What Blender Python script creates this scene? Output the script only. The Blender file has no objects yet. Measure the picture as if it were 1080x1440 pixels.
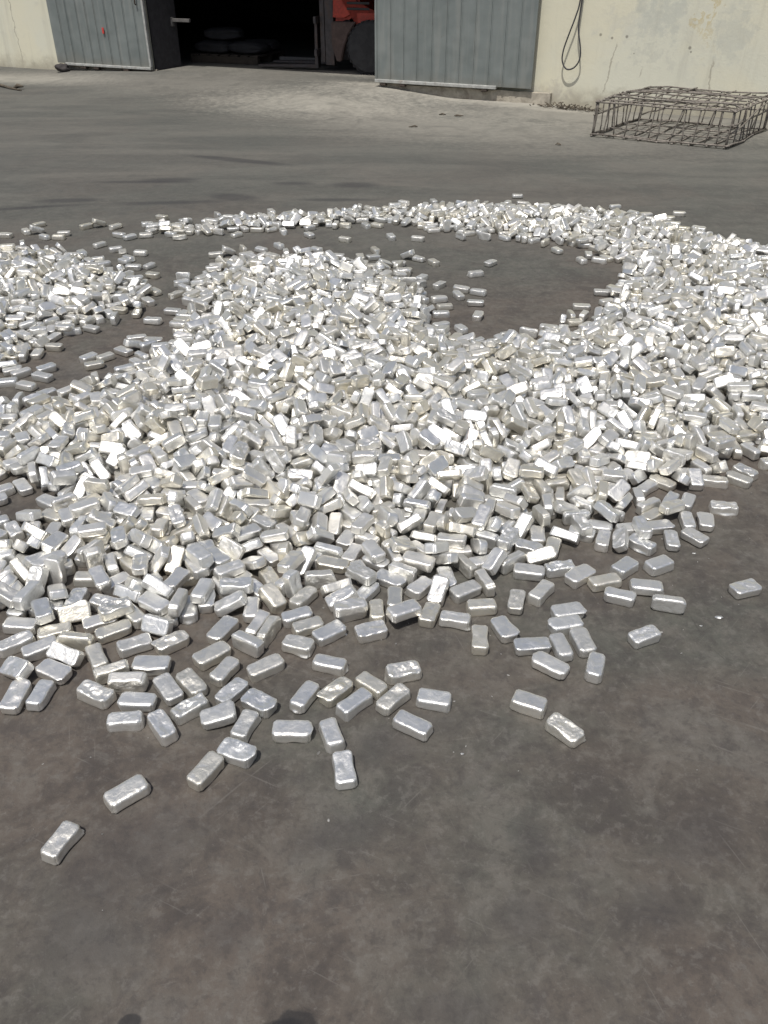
import bpy, bmesh, math, random
import numpy as np
from mathutils import Vector, Matrix, Quaternion, Euler, noise

# ------------------------------------------------------------ camera, world, sun
S = bpy.context.scene
S.render.resolution_x, S.render.resolution_y = 768, 1024
PITCH = math.radians(34); HC = 1.6; FPX = 1165.0
cam = bpy.data.cameras.new('camera'); camo = bpy.data.objects.new('camera', cam)
S.collection.objects.link(camo); S.camera = camo
cam.sensor_fit = 'VERTICAL'; cam.sensor_height = 36; cam.lens = FPX/1440*36
cam.clip_start = .02; cam.clip_end = 2000
camo.location = (0, 0, HC); camo.rotation_euler = (math.pi/2-PITCH, 0, 0)

SUN_EL = math.radians(66); SUN_AZ = math.radians(25)      # sun stands behind the camera, to its left
to_sun = Vector((-math.sin(SUN_AZ)*math.cos(SUN_EL), -math.cos(SUN_AZ)*math.cos(SUN_EL), math.sin(SUN_EL)))
w = bpy.data.worlds.new("World"); S.world = w; w.use_nodes = True
nt = w.node_tree; nt.nodes.clear()
sky = nt.nodes.new('ShaderNodeTexSky'); sky.sky_type = 'NISHITA'; sky.sun_disc = False
sky.sun_elevation = SUN_EL; sky.sun_rotation = math.atan2(to_sun.x, to_sun.y)
sky.air_density = 1.0; sky.dust_density = 4.0; sky.ozone_density = .8
bg = nt.nodes.new('ShaderNodeBackground'); bg.inputs[1].default_value = .11
wo = nt.nodes.new('ShaderNodeOutputWorld')
nt.links.new(sky.outputs[0], bg.inputs[0]); nt.links.new(bg.outputs[0], wo.inputs[0])
sl = bpy.data.lights.new('sun', 'SUN'); sl.energy = 4.3; sl.angle = math.radians(.53); sl.color = (1, .96, .9)
so = bpy.data.objects.new('sun', sl); S.collection.objects.link(so); so.location = (-5, -10, 20)
so.rotation_euler = to_sun.to_track_quat('Z', 'Y').to_euler()
S.view_settings.view_transform = 'Standard'; S.view_settings.look = 'None'
S.view_settings.exposure = -0.27; S.view_settings.gamma = 1

C = S.collection
rnd = random.Random(11)

# ------------------------------------------------------------ helpers
def tag(o, label=None, cat=None, group=None, kind=None):
    if label: o['label'] = label
    if cat: o['category'] = cat
    if group: o['group'] = group
    if kind: o['kind'] = kind
    return o
def empty(name, loc, rz=0.0):
    o = bpy.data.objects.new(name, None); C.objects.link(o)
    o.location = loc; o.rotation_euler = (0, 0, rz); o.empty_display_size = .2
    return o
def link(name, me, mat=None, parent=None):
    o = bpy.data.objects.new(name, me); C.objects.link(o)
    if mat: me.materials.append(mat)
    if parent: o.parent = parent
    return o
class MB:
    def __init__(s): s.bm = bmesh.new()
    def box(s, lo, hi, bev=0.0, rot=None, seg=2):
        c = [(a+b)/2 for a, b in zip(lo, hi)]; d = [abs(b-a) for a, b in zip(lo, hi)]
        m = Matrix.Translation(c)
        if rot is not None: m = m @ rot
        r = bmesh.ops.create_cube(s.bm, size=1, matrix=m @ Matrix.Diagonal((*d, 1)))
        if bev:
            es = list({e for v in r['verts'] for e in v.link_edges})
            bmesh.ops.bevel(s.bm, geom=es, offset=bev, segments=seg, affect='EDGES', profile=.5)
        return s
    def prism(s, prof, y0, y1, bev=0.0):
        a = [s.bm.verts.new((x, y0, z)) for x, z in prof]; b = [s.bm.verts.new((x, y1, z)) for x, z in prof]
        n = len(prof); fs = [s.bm.faces.new(a[::-1]), s.bm.faces.new(b)]
        for i in range(n): fs.append(s.bm.faces.new((a[i], a[(i+1) % n], b[(i+1) % n], b[i])))
        bmesh.ops.recalc_face_normals(s.bm, faces=fs)
        if bev: bmesh.ops.bevel(s.bm, geom=list({e for f in fs for e in f.edges}), offset=bev, segments=2, affect='EDGES')
        return s
    def tube(s, pts, r, n=8, cap=True):
        pts = [Vector(p) for p in pts]; rings = []
        up = None
        for i, p in enumerate(pts):
            t = (pts[min(i+1, len(pts)-1)]-pts[max(i-1, 0)]).normalized()
            if up is None: up = t.orthogonal().normalized()
            up = (up - t*up.dot(t)).normalized(); bi = t.cross(up)
            rr = r[i] if isinstance(r, (list, tuple)) else r
            rings.append([s.bm.verts.new(p+(up*math.cos(a)+bi*math.sin(a))*rr) for a in [2*math.pi*k/n for k in range(n)]])
        for a, b in zip(rings, rings[1:]):
            for k in range(n): s.bm.faces.new((a[k], a[(k+1) % n], b[(k+1) % n], b[k]))
        if cap: s.bm.faces.new(rings[0][::-1]); s.bm.faces.new(rings[-1])
        return s
    def lathe(s, prof, m, n=40):     # prof: (r, y) turned about local Y
        rings = []
        for r, y in prof:
            rings.append([s.bm.verts.new(m @ Vector((r*math.cos(a), y, r*math.sin(a)))) for a in [2*math.pi*k/n for k in range(n)]])
        for a, b in zip(rings, rings[1:]):
            for k in range(n): s.bm.faces.new((a[k], b[k], b[(k+1) % n], a[(k+1) % n]))
        s.bm.faces.new(rings[0]); s.bm.faces.new(rings[-1][::-1])
        return s
    def build(s, name, mat, parent=None, smooth=False):
        bmesh.ops.recalc_face_normals(s.bm, faces=s.bm.faces)
        me = bpy.data.meshes.new(name); s.bm.to_mesh(me); s.bm.free()
        if smooth:
            for p in me.polygons: p.use_smooth = True
        return link(name, me, mat, parent)

class NB:      # small node builder
    def __init__(s, name):
        s.m = bpy.data.materials.new(name); s.m.use_nodes = True
        s.t = s.m.node_tree; s.b = s.t.nodes['Principled BSDF']; s.out = s.t.nodes['Material Output']
    def n(s, typ, **kw):
        x = s.t.nodes.new(typ)
        for k, v in kw.items(): setattr(x, k, v)
        return x
    def l(s, a, b): s.t.links.new(a, b)
    def setv(s, sock, v):
        if hasattr(v, 'is_output') or isinstance(v, bpy.types.NodeSocket): s.l(v, sock)
        else: sock.default_value = v
    def noise(s, vec, scale, detail=4, rough=.55, dist=0.0):
        x = s.n('ShaderNodeTexNoise'); s.l(vec, x.inputs['Vector'])
        x.inputs['Scale'].default_value = scale; x.inputs['Detail'].default_value = detail
        x.inputs['Roughness'].default_value = rough; x.inputs['Distortion'].default_value = dist
        return x.outputs[0]
    def math(s, op, a, b=0.0, c=0.0, clamp=False):
        x = s.n('ShaderNodeMath', operation=op, use_clamp=clamp)
        s.setv(x.inputs[0], a); s.setv(x.inputs[1], b); s.setv(x.inputs[2], c); return x.outputs[0]
    def ramp(s, v, lo, hi, a=0.0, b=1.0):
        x = s.n('ShaderNodeMapRange'); x.interpolation_type = 'SMOOTHSTEP'
        s.setv(x.inputs[0], v); x.inputs[1].default_value = lo; x.inputs[2].default_value = hi
        x.inputs[3].default_value = a; x.inputs[4].default_value = b; return x.outputs[0]
    def mix(s, f, a, b, mode='MIX'):
        x = s.n('ShaderNodeMix', data_type='RGBA', blend_type=mode)
        s.setv(x.inputs[0], f)
        for k, v in ((6, a), (7, b)):
            if isinstance(v, (tuple, list)): v = (*v[:3], 1)
            s.setv(x.inputs[k], v)
        return x.outputs[2]
    def map(s, vec, loc=(0, 0, 0), rot=(0, 0, 0), sc=(1, 1, 1)):
        x = s.n('ShaderNodeMapping'); s.l(vec, x.inputs[0])
        x.inputs[1].default_value = loc; x.inputs[2].default_value = rot; x.inputs[3].default_value = sc; return x.outputs[0]
    def obj(s): return s.n('ShaderNodeTexCoord').outputs['Object']
    def bump(s, h, dist, strength=1.0, normal=None):
        x = s.n('ShaderNodeBump'); s.l(h, x.inputs['Height']); x.inputs['Distance'].default_value = dist
        x.inputs['Strength'].default_value = strength
        if normal is not None: s.l(normal, x.inputs['Normal'])
        return x.outputs[0]
    def fin(s, col=None, rough=None, metal=None, normal=None, spec=None):
        for k, v in (('Base Color', col), ('Roughness', rough), ('Metallic', metal), ('Normal', normal), ('Specular IOR Level', spec)):
            if v is None: continue
            if isinstance(v, (tuple, list)): v = (*v[:3], 1)
            s.setv(s.b.inputs[k], v)
        return s.m

def ground_at(px, py, z=0.0):      # a point of the photograph's ground, used to work out where things stand
    a = (px-540)/FPX; b = (720-py)/FPX
    cp, sp = math.cos(PITCH), math.sin(PITCH)
    dx, dy, dz = a, cp+b*sp, -sp+b*cp
    t = (z-HC)/dz
    return Vector((dx*t, dy*t, z))

# ------------------------------------------------------------ facade frame: u along the wall, s out of it
A0 = Vector((-6.3624, 15.4776, 0)); WA = math.radians(-25.12)
U = Vector((math.cos(WA), math.sin(WA), 0)); N = Vector((U.y, -U.x, 0))
def sm(x): x = max(0.0, min(1.0, x)); return x*x*(3-2*x)
def ground_z(x, y):
    d = Vector((x, y, 0))-A0; u = d.dot(U); s = d.dot(N)
    win = sm((u-.9)/2.4)*(1-sm((u-6.7)/1.5))
    z = .13*win*(sm((2.2-s)/2.2) if s > 0 else 1)
    if s < .9 and u > 6.5: z += .035*sm((.9-s)/.9)*sm((u-6.7)/1.2)*(1-sm((u-9.0)/.8))
    if s < .6 and u < 3: z += .05*sm((.6-s)/.6)*(1-sm((u-1.5)/1.5))
    return z

# ------------------------------------------------------------ materials
def mat_ground():
    k = NB('worn_concrete'); P = k.obj()
    n1 = k.noise(P, .55, 6, .6, .4); n2 = k.noise(P, 2.6, 8, .68, .9); n3 = k.noise(P, 14, 8, .72, .3); n4 = k.noise(P, 90, 3, .6)
    warm, cool, dark = (.092, .078, .066), (.074, .075, .065), (.043, .038, .035)
    n5 = k.noise(P, 6.5, 9, .74, .6); n6 = k.noise(P, 36, 6, .7, .2)
    c = k.mix(k.ramp(n1, .42, .58), warm, cool)
    c = k.mix(k.ramp(n2, .49, .62, 0, .45), c, dark)
    c = k.mix(k.ramp(n2, .36, .47, .45, 0), c, (.100, .096, .087))
    c = k.mix(k.ramp(n5, .50, .61, 0, .5), c, (.048, .043, .041))
    c = k.mix(k.ramp(n5, .38, .49, .45, 0), c, (.122, .112, .098))
    c = k.mix(k.ramp(n3, .51, .64, 0, .42), c, (.050, .045, .043))
    c = k.mix(k.ramp(n3, .36, .48, .36, 0), c, (.125, .118, .106))
    c = k.mix(k.ramp(n6, .52, .64, 0, .42), c, (.045, .041, .038))
    c = k.mix(k.ramp(n6, .36, .47, .36, 0), c, (.14, .132, .12))
    c = k.mix(k.ramp(n4, .62, .78, 0, .3), c, (.18, .17, .16))
    # straight scuffs: thin long streaks, each family running one way
    for sc_, rz, th in ((3.0, .45, .685), (4.2, 1.25, .69), (3.6, 2.3, .69), (5, -.2, .70)):
        v = k.map(k.map(P, rot=(0, 0, rz)), sc=(sc_, sc_*26, 1))
        d = k.noise(v, 1.0, 2, .5, .15)
        c = k.mix(k.math('MULTIPLY', k.ramp(d, th, th+.06), k.ramp(n5, .42, .56, .03, .24)), c, (.19, .18, .165))
    vo = k.n('ShaderNodeTexVoronoi', feature='DISTANCE_TO_EDGE'); k.l(k.mix(.06, P, k.n('ShaderNodeTexNoise').outputs[1]), vo.inputs['Vector']); vo.inputs['Scale'].default_value = 4.3
    crack = k.math('MULTIPLY', k.ramp(vo.outputs['Distance'], 0, .012, 1, 0), k.ramp(n1, .5, .66))
    c = k.mix(k.math('MULTIPLY', crack, .45), c, (.035, .032, .03))
    # far part of the yard: smoother, greyer, traffic streaked
    sx = k.n('ShaderNodeSeparateXYZ'); k.l(P, sx.inputs[0])
    far = k.ramp(sx.outputs[1], 3.0, 9.0)
    st = k.noise(k.map(P, rot=(0, 0, .25), sc=(.35, 1.5, 1)), 1.4, 5, .6, .5)
    c = k.mix(k.math('MULTIPLY', far, .72), c, k.mix(k.ramp(st, .35, .65), (.080, .083, .077), (.122, .122, .110)))
    # stains on the floor (oil, tyre rubber), then near-black marks at the front
    def spot(px, py, rx, ry, rz, soft=.5, amp=.25):
        g = ground_at(px, py)
        m_ = k.n('ShaderNodeMapping', vector_type='TEXTURE'); k.l(P, m_.inputs[0]); m_.inputs[1].default_value = (g.x, g.y, 0)
        m_.inputs[2].default_value = (0, 0, rz); m_.inputs[3].default_value = (rx, ry, 1)
        v = k.n('ShaderNodeVectorMath', operation='LENGTH'); k.l(m_.outputs[0], v.inputs[0])
        r = k.math('ADD', v.outputs['Value'], k.math('MULTIPLY', k.math('SUBTRACT', n3, .5), amp*3))
        return k.ramp(r, 1-soft, 1.0+soft*.4, 1, 0)
    for a in ((332, 225, .62, .09, -.42, .5), (237, 253, .28, .09, .1, .6), (205, 256, .5, .06, .0, .7), (98, 282, .27, .08, .1, .6), (40, 292, .5, .05, .25, .8), (327, 277, .23, .13, -.3, .6),
              (500, 260, .22, .12, 0, .6), (470, 281, .35, .06, 0, .7), (410, 258, .2, .08, 0, .7), (240, 285, .5, .07, .1, .8)):
        c = k.mix(k.math('MULTIPLY', spot(*a), .6), c, (.030, .030, .033))
    for px, py, rx, ry, rz in ((470, 1175, .14, .05, .3), (180, 1200, .2, .12, .4), (750, 1190, .05, .09, .1), (120, 1320, .13, .10, 0), (320, 1310, .06, .05, .5), (560, 1040, .2, .06, .5),
                               (740, 1290, .07, .06, .4), (640, 1420, .1, .04, 0), (985, 1170, .12, .07, .7), (925, 1280, .08, .06, 0)):
        c = k.mix(k.math('MULTIPLY', spot(px, py, rx, ry, rz, .8, .4), .42), c, (.045, .042, .042))
    for px, py, rx, ry in ((415, 1446, .048, .034), (395, 1450, .04, .022), (182, 1440, .02, .018)):  # small near-black marks on the floor nearest the camera
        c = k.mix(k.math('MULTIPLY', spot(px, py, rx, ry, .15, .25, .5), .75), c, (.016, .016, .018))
    # pale cement dust by the door, against the wall and on the ramp
    for a, f in (((450, 150, 1.7, .85, -.3, .9, .5), .6), ((530, 138, 1.2, .5, -.5, .9, .5), .5), ((640, 141, 1.9, .26, WA, .6, .2), .9), ((740, 152, 1.2, .2, WA, .6, .2), .6), ((30, 112, 1.8, .55, WA, .8, .3), .6), ((520, 118, .9, .5, WA, .7, .3), .55),
                 ((150, 104, 1.6, .35, WA, .7, .2), .6), ((880, 168, 3.4, 1.0, WA, .9, .5), .42), ((330, 110, 2.2, .8, WA, 1, .3), .28), ((640, 178, 2.8, 1.1, WA, 1, .5), .4), ((250, 125, 3.0, 1.0, WA, 1, .5), .25)):
        c = k.mix(k.math('MULTIPLY', k.math('MULTIPLY', spot(*a), k.ramp(n2, .3, .6, .45, 1)), f), c, (.36, .345, .30))
    r = k.math('ADD', k.ramp(n2, .3, .7, .66, .86), k.math('MULTIPLY', n4, .1))
    h = k.math('ADD', k.math('MULTIPLY', n4, .35), k.math('ADD', n3, k.math('MULTIPLY', crack, -.6)))
    return k.fin(c, r, 0, k.bump(h, .0035, .6), .35)

def mat_metal(name, joined):
    k = NB(name); P = k.obj()
    if joined:
        a = k.n('ShaderNodeAttribute', attribute_name='tint'); t = a.outputs['Fac']
    else:
        t = k.n('ShaderNodeObjectInfo').outputs['Random']
    off = k.n('ShaderNodeVectorMath', operation='ADD'); k.l(P, off.inputs[0])
    cx = k.n('ShaderNodeCombineXYZ'); k.l(k.math('MULTIPLY', t, 7.3), cx.inputs[0]); k.l(k.math('MULTIPLY', t, 3.1), cx.inputs[1]); k.l(cx.outputs[0], off.inputs[1])
    Q = off.outputs[0]
    n1 = k.noise(Q, 42, 4, .6, .6); n2 = k.noise(Q, 190, 4, .65, .5); n3 = k.noise(Q, 620, 2, .6)
    f1 = k.math('FRACT', k.math('MULTIPLY', t, 13.7)); f2 = k.math('FRACT', k.math('MULTIPLY', t, 5.3)); f3 = k.math('FRACT', k.math('MULTIPLY', t, 29.9))
    c = k.mix(f2, (.76, .77, .76), (.86, .845, .80))
    c = k.mix(k.ramp(f1, .55, .98, 0, .7), c, (.74, .70, .58))   # some bars yellowed
    c = k.mix(k.ramp(f3, .66, 1, 0, .55), c, (.52, .52, .50))       # some dulled
    c = k.mix(k.ramp(n1, .5, .7, 0, .35), c, (.66, .655, .63))
    c = k.mix(k.ramp(n2, .6, .76, 0, .3), c, (.42, .41, .38))
    c = k.mix(k.ramp(n1, .3, .42, .4, 0), c, (.92, .92, .90))
    r = k.math('ADD', k.ramp(n1, .35, .7, .28, .42), k.math('MULTIPLY', f3, .17))
    hb = k.math('ADD', k.math('MULTIPLY', n1, .9), k.math('ADD', k.math('MULTIPLY', n2, .26), k.math('MULTIPLY', n3, .05)))
    return k.fin(c, r, .83, k.bump(hb, .0028, .85))

def mat_wall():
    k = NB('whitewashed_render'); P = k.obj()
    n1 = k.noise(P, .8, 5, .6, .5); n2 = k.noise(P, 5, 7, .65, .4); n3 = k.noise(P, 40, 4, .6)
    v = k.noise(k.map(P, sc=(5, 5, .35)), 1.4, 6, .65, .6)
    c = k.mix(k.ramp(n1, .38, .62), (.64, .62, .49), (.61, .61, .51))
    c = k.mix(k.ramp(v, .52, .72, 0, .4), c, (.46, .45, .37))
    c = k.mix(k.ramp(n2, .56, .75, 0, .35), c, (.42, .42, .38))
    sx = k.n('ShaderNodeSeparateXYZ'); k.l(P, sx.inputs[0])
    u, z = sx.outputs[0], sx.outputs[2]
    # grime near the ground, shuttering lines, rust runs, grey-green patches
    c = k.mix(k.math('MULTIPLY', k.ramp(k.math('ADD', z, k.math('MULTIPLY', k.math('SUBTRACT', n2, .5), .5)), .02, .28, 1, 0), .75), c, (.31, .285, .225))
    def band(v_, c0, w0): return k.ramp(k.math('ABSOLUTE', k.math('SUBTRACT', v_, c0)), w0*.3, w0, 1, 0)
    for u0, z0, ru, rz_, f, col in ((10.55, 1.0, .30, .2, .4, (.27, .31, .32)), (10.45, .62, .22, .07, .3, (.33, .35, .34)), (11.35, .85, .2, .3, .35, (.30, .34, .35)), (10.1, .9, .4, .12, .3, (.4, .42, .42)),
                                    (11.05, 1.15, .035, .35, .8, (.48, .38, .16)), (11.09, .95, .02, .3, .5, (.42, .35, .2)), (9.3, .12, .35, .12, .5, (.42, .40, .36)), (10.9, .7, .1, .5, .25, (.45, .46, .42))):
        g = k.math('MULTIPLY', band(k.math('ADD', u, k.math('MULTIPLY', k.math('SUBTRACT', n2, .5), 1.3)), u0, ru), band(k.math('ADD', z, k.math('MULTIPLY', k.math('SUBTRACT', k.noise(P, 9, 5, .7), .5), 1.0)), z0, rz_*1.3))
        c = k.mix(k.math('MULTIPLY', g, f*.7), c, col)
    # cracks
    for u0, sl_, z1, z2 in ((9.95, .16, .15, .75), (11.2, -.02, .1, .62), (10.35, .1, .35, .5), (.55, -.02, .1, 1.5)):
        uu = k.math('SUBTRACT', k.math('ADD', u, k.math('MULTIPLY', k.math('SUBTRACT', n2, .5), .16)), k.math('ADD', k.math('MULTIPLY', z, sl_), u0))
        g = k.math('MULTIPLY', k.ramp(k.math('ABSOLUTE', uu), .003, .013, 1, 0), k.math('MULTIPLY', k.ramp(z, z1, z1+.08), k.ramp(z, z2-.08, z2, 1, 0)))
        c = k.mix(k.math('MULTIPLY', g, .75), c, (.33, .31, .25))
    for u0, z0, r0 in ((9.86, .80, .02), (10.0, .77, .018), (10.17, .79, .02), (10.9, .70, .022), (10.92, .66, .014), (10.28, .62, .01)):
        d = k.math('ADD', k.math('POWER', k.math('SUBTRACT', u, u0), 2), k.math('POWER', k.math('SUBTRACT', z, z0), 2))
        c = k.mix(k.math('MULTIPLY', k.ramp(d, r0*r0*.2, r0*r0, 1, 0), .6), c, (.10, .09, .075))
    return k.fin(c, .9, 0, k.bump(k.math('ADD', n2, k.math('MULTIPLY', n3, .4)), .008, .5), .2)

def simple(name, col, rough=.6, metal=0, var=.25, scale=12, bumpd=.002, col2=None, f2=.5, sc2=6):
    k = NB(name); P = k.obj(); n = k.noise(P, scale, 6, .65, .4)
    c = k.mix(k.ramp(n, .3, .7), tuple(x*(1-var) for x in col), tuple(min(1, x*(1+var*.6)) for x in col))
    if col2: c = k.mix(k.ramp(k.noise(P, sc2, 7, .7, .5), .5, .66, 0, f2), c, col2)
    return k.fin(c, rough, metal, k.bump(n, bumpd, .6))

def mat_door():
    k = NB('grey_green_sheet'); P = k.obj(); n = k.noise(P, 3, 6, .6); v = k.noise(k.map(P, sc=(9, 9, .6)), 1.5, 5, .6)
    c = k.mix(k.ramp(n, .3, .7), (.150, .172, .168), (.185, .208, .203))
    c = k.mix(k.ramp(v, .48, .66, 0, .45), c, (.24, .25, .235))
    sx = k.n('ShaderNodeSeparateXYZ'); k.l(P, sx.inputs[0])
    c = k.mix(k.math('MULTIPLY', k.ramp(k.math('ADD', sx.outputs[2], k.math('MULTIPLY', n, .3)), .28, .5, 1, 0), .4), c, (.17, .15, .12))
    c = k.mix(k.ramp(k.noise(P, 14, 6, .7), .62, .72, 0, .5), c, (.13, .10, .075)); return k.fin(c, .5, 0, k.bump(k.noise(P, 2.2, 2), .05, .5), .4)

M = dict(ground=mat_ground(), wall=mat_wall(), door=mat_door(),
         dark=simple('dark_plaster', (.10, .095, .10), .9, bumpd=.006),  # one even dark tone for the hall's inner walls
         fender=simple('grimy_fender', (.11, .075, .065), .7, .2, col2=(.05, .04, .035)),
         jamb_shade=simple('shaded_jamb', (.045, .043, .047), .9, bumpd=.006),  # shade on the door reveal, put into the colour as a near-black tone
         roof=simple('sheet_roof', (.10, .16, .16), .8),
         rail=simple('pale_rail_paint', (.42, .43, .41), .5, .2, col2=(.2, .14, .09), f2=.5),
         plinth=simple('rough_cement', (.38, .35, .29), .95, bumpd=.01, col2=(.20, .17, .14), f2=.7, sc2=5),
         iron=simple('dark_iron', (.07, .055, .045), .75, .3),
         red=simple('red_enamel', (.5, .06, .035), .45, 0, col2=(.12, .03, .025), f2=.5),
         redtag=simple('red_tape', (.5, .05, .04), .6),
         tyre=simple('tyre_rubber', (.045, .045, .047), .85, bumpd=.004),
         steel=simple('grey_steel', (.10, .09, .09), .55, .5, col2=(.12, .08, .06)),
         black=simple('black_paint', (.03, .03, .03), .5),
         rebar=simple('weathered_rebar', (.23, .21, .185), .75, .35, var=.4, scale=30, col2=(.10, .075, .055), f2=.5, sc2=14),
         cable=simple('cable_rubber', (.045, .045, .05), .6, bumpd=.0005),
         twig=simple('dry_scrap', (.09, .075, .055), .9, var=.5, scale=20, col2=(.2, .18, .14)),
         wood=simple('pallet_wood', (.05, .04, .03), .85, scale=8),
         sack=simple('grey_sack', (.022, .022, .024), .8, scale=9, bumpd=.01),
         pale=simple('pale_beam', (.15, .145, .14), .6, .2),
         rag=simple('black_rubber_scrap', (.04, .035, .035), .8, bumpd=.01),
         grit=simple('metal_grit', (.3, .295, .28), .6, .5, var=.6, scale=15),
         crumb=simple('chip_metal', (.7, .7, .68), .4, .8))
M['bar'] = mat_metal('cast_light_metal', False); M['bars'] = mat_metal('cast_light_metal_heap', True)

# ------------------------------------------------------------ ground: one sheet to the horizon
def axis(fine_lo, fine_hi, step, far):
    v = list(np.arange(fine_lo, fine_hi+1e-6, step)); g = step; a = v[0]; lo = []
    while a > -far: g *= 1.6; a -= g; lo.append(a)
    g = step; b = v[-1]; hi = []
    while b < far: g *= 1.6; b += g; hi.append(b)
    return lo[::-1]+v+hi
xs = axis(-8, 7, .11, 600); ys = axis(8.5, 19, .11, 600)
gv = [(x, y, ground_z(x, y) + .006*noise.noise(Vector((x*.7, y*.7, 0)))*sm((math.hypot(x, y)-8)/3)) for y in ys for x in xs]
nx_ = len(xs)
gf = [(j*nx_+i, j*nx_+i+1, (j+1)*nx_+i+1, (j+1)*nx_+i) for j in range(len(ys)-1) for i in range(nx_-1)]
gm = bpy.data.meshes.new('yard_ground'); gm.from_pydata(gv, [], gf)
for p in gm.polygons: p.use_smooth = True
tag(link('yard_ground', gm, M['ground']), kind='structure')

# ------------------------------------------------------------ warehouse
wh = empty('warehouse', A0, WA)
tag(wh, 'cream whitewashed warehouse with grey sliding doors and a dark open doorway', 'warehouse')
OL, OR, OT, TH = 3.2, 7.15, 1.98, .35
def wall_part(u0, u1, z0, z1):
    nu = max(2, int((u1-u0)/.25)); nz = max(2, int((z1-z0)/.25)); return MB().box((u0, 0, z0), (u1, TH, z1))
m = MB()
m.box((-9, 0, -.3), (OL, TH, 5.2)); m.box((OR, 0, -.3), (22, TH, 5.2)); m.box((OL, 0.001, OT), (OR, TH-.001, 5.199))
m.build('front_wall', M['wall'], wh)
MB().box((OL+.001, .002, -.3), (OL+.035, .62, 3.6)).build('jamb_shade_skin', M['jamb_shade'], wh)  # dark skin over the cream wall end, its colour carries the reveal's shade
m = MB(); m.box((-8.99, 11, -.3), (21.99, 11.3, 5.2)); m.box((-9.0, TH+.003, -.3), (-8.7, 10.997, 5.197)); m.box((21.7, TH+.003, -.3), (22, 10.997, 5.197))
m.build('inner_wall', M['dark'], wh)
MB().box((-9.3, -.3, 5.21), (22.3, 11.6, 5.4)).build('roof', M['roof'], wh)

def sheet(u0, u1, z0, z1, y, seams, extra=None):
    # folded sheet: flat pans with narrow raised seams, the panel has thickness
    m = MB(); m.box((u0, y, z0), (u1, y+.035, z1))
    for i in range(1, seams):
        uu = u0+(u1-u0)*i/seams + (extra or (lambda k: 0))(i)
        m.box((uu-.007, y-.011, z0+.001), (uu+.007, y-.001, z1-.001), .002, seg=1)
        m.box((uu+.0085, y-.004, z0+.001), (uu+.022, y-.0005, z1-.001))
    return m
# left door
ld = sheet(1.43, 3.23, .175, 3.3, -.135, 10, lambda i: .012*math.sin(i*2.3)).build('sliding_door', M['door'], wh)
ld['label'] = 'left grey sheet door with a red tag on one seam'
MB().box((1.60, -.165, .15), (3.255, -.098, .185), .006).build('bottom_rail', M['rail'], ld)
MB().box((3.228, -.15, .19), (3.262, -.10, 3.3), .005).build('edge_trim', M['rail'], ld)
MB().box((2.44, -.158, .60), (2.475, -.147, .68), .004).build('red_tag', M['redtag'], ld)
mm = MB(); mm.tube([(3.13, -.16, 3.0), (3.12, -.165, 1.4), (3.15, -.17, 1.12), (3.14, -.17, 1.0), (3.15, -.16, .98)], .011); mm.build('pull_rod', M['iron'], ld, True)
mm = MB()
for u in (1.95, 2.2, 2.78): mm.box((u-.05, -.16, .11), (u+.05, -.09, .148), .01)
mm.build('bottom_guide', M['iron'], ld)
# right door
rd = sheet(6.98, 9.11, .20, 3.3, -.135, 11, lambda i: .006*math.sin(i*1.7)).build('sliding_door', M['door'], wh)
rd['label'] = 'right grey sheet door with flat seams'
MB().box((6.965, -.165, .172), (8.66, -.098, .212), .006).build('bottom_rail', M['rail'], rd)
MB().box((6.962, -.15, .215), (6.992, -.10, 3.3), .004).build('edge_trim', M['door'], rd)
mm = MB()
for u in (7.08, 7.36, 8.5): mm.box((u-.04, -.16, .135), (u+.04, -.09, .17), .01)
mm.build('bottom_guide', M['iron'], rd)
def rough_block(u0, u1, y0, y1, z0, z1, step=.05, amp=.015):
    bm = bmesh.new(); nu = int((u1-u0)/step)
    prof = [(y0, z0), (y0, z0+(z1-z0)*.5), (y0+.01, z1), (y0+(y1-y0)*.5, z1), (y1, z1), (y1, z0)]
    rows = []
    for i in range(nu+1):
        u = u0+(u1-u0)*i/nu; row = []
        for j, (y, z) in enumerate(prof):
            d = noise.noise_vector(Vector((u*9, y*9+j, z*9)))*amp
            row.append(bm.verts.new((u, y+d.y, z+d.z*(.7 if j not in (0, 5) else 0))))
        rows.append(row)
    for a, b in zip(rows, rows[1:]):
        for j in range(len(prof)): bm.faces.new((a[j], a[(j+1) % 6], b[(j+1) % 6], b[j]))
    bm.faces.new(rows[0]); bm.faces.new(rows[-1][::-1])
    o = MB(); o.bm.free(); o.bm = bm; return o
rough_block(1.36, 3.27, -.06, -.004, -.05, .145).build('plinth', M['plinth'], wh)
rough_block(7.0, 9.35, -.09, -.004, -.05, .155).build('plinth', M['plinth'], wh)
# inside the dark hall
hz = .13
def inner(u, s, z): return A0+U*u-N*s+Vector((0, 0, z))

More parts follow.
